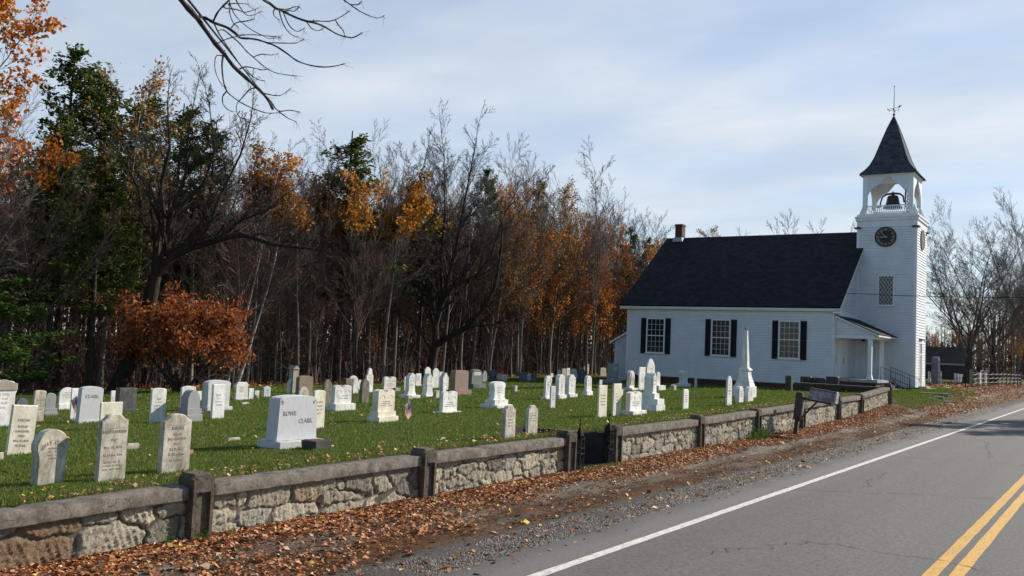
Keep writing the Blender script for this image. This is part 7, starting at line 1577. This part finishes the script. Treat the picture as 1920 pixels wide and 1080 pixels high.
for i in range(420):
    y = r.uniform(150, 230); x = -y*r.uniform(.02, .34); z = .8; h = r.uniform(5, 8.5) if x < -.115*y else r.uniform(7, 14); t = r.uniform(.10, .2)
    mb.tube([(x, y, z-.3), (x, y, z+h)], [t, t*.3], 3, cap=False)
    for q in range(14):
        u = r.uniform(.1, .97); b = r.uniform(0, 6.28); L = h*.18*r.uniform(.5, 1.2)*(1.2-u); p = Vector((x, y, z+h*u)); mb.tube([p, p+Vector((math.cos(b)*L, math.sin(b)*L, L*r.uniform(.3, 1.2)))], [t*.3, t*.1], 3, cap=False)
o = mb.build('far_wood', M['bark']); o['kind'] = 'stuff'
pos = [(-y_*r.uniform(.02, .34), y_, .8+r.random()**1.6*5.5) for y_ in [r.uniform(150, 230) for i in range(7000)]]
o = link('far_foliage', leaves_mesh('far_foliage', pos, .7, [(.06, .03, .014), (.11, .05, .015), (.05, .022, .014), (.16, .07, .018)], 1, .3, seed=14)); o['kind'] = 'stuff'
# --- trees across the road: out of the frame, their shadows fall on road and verge
for (x, y, s, k) in ((9.0, 46, .75, 'pole1'), (10.5, 52, .9, 'pine1'), (12.5, 60, 1.0, 'maple'), (15, 70, 1.0, 'pine2'), (9.5, 64, .8, 'pole2'), (17, 82, 1.0, 'pine1'), (11, 75, .9, 'pole3'), (6.5, 66, 1.0, 'pine2'), (5.5, 58, .8, 'pine1'), (8, 72, 1, 'pine1')):
    tree(k, x, y, s, s, name='roadside_tree', lab='tree across the road outside the photo, its shadow on the asphalt', grp='trees across the road')
# --- pine limb hanging into the top of the picture
root = empty('pine_tree', (-6.6, 1.2, float(ground_z(-6.6, 1.2)))); tag(root, 'dead pine limb with drooping bare twigs hanging in at the top left', 'tree')
o0 = Vector(root.location); mb = MB(); mb.tube([(0, 0, -.3), (.05, 0, 3.0), (.1, .1, 6.5), (.1, .2, 10.0)], [.24, .19, .15, .09], 9); mb.build('trunk', M['bark_dark'], root)
mb = MB(); q0 = Vector(LIMBS[0][0][:3])-o0
mb.tube([(.1, .05, 5.6), tuple(Vector((.1, .05, 5.6)).lerp(q0, .55)+Vector((0, 0, .25))), tuple(q0)], [.05, .03, .011], 6)
def smooth_pts(L):
    P_ = [Vector(p[:3])-o0 for p in L]; R2 = [p[3] for p in L]; out, rr = [], []
    for i in range(len(P_)-1):
        a, b, c, d = P_[max(i-1, 0)], P_[i], P_[i+1], P_[min(i+2, len(P_)-1)]
        for k in range(3):
            t = k/3; out.append(.5*((2*b)+(c-a)*t+(2*a-5*b+4*c-d)*t*t+(-a+3*b-3*c+d)*t**3)); rr.append(R2[i]+(R2[i+1]-R2[i])*t)
    out.append(P_[-1]); rr.append(R2[-1]); return out, rr
rr_ = random.Random(4); tuft = MB()
for i, L in enumerate(LIMBS):
    pts, rs = smooth_pts(L); rs = [x*rr_.uniform(.85, 1.2) for x in rs]; mb.tube(pts, rs, 6 if i == 0 else 4)
    if i:
        e = pts[-1]; d = (pts[-1]-pts[-3]).normalized()
        for k in range(rr_.choice((4, 6, 8))):
            v = (d*.5+Vector((rr_.gauss(0, .5), rr_.gauss(0, .5), rr_.gauss(-.35, .4)))).normalized(); b = pts[-1].lerp(pts[-3], rr_.random()*.6); tuft.tube([b, b+v*rr_.uniform(.03, .075)], [.0011, .0007], 3)
    for k in range(3 if i else 8):
        j = rr_.randrange(1, len(pts)-1); v = Vector((rr_.gauss(0, 1), rr_.gauss(0, 1), rr_.gauss(0, 1))).normalized(); mb.tube([pts[j], pts[j]+v*rr_.uniform(.008, .03)], [rs[j]*.5, rs[j]*.25], 3)
mb.build('limb', simple('dead_limb', (.06, .05, .045), .95, (.02, .017, .015), 14, .5), root); tuft.build('needle_tuft', M['twig'], root)
# upper ends of the two twig sprays that enter from above
mb = MB()
for i in (18, 28, 30):
    if i < len(LIMBS):
        q = Vector(LIMBS[i][0][:3])-o0; mb.tube([(.12, .1, 7.0), tuple(Vector((.12, .1, 7.0)).lerp(q, .6)+Vector((0, 0, .2))), tuple(q)], [.04, .02, LIMBS[i][0][3]], 5)
mb.build('limb', M['bark_dark'], root)
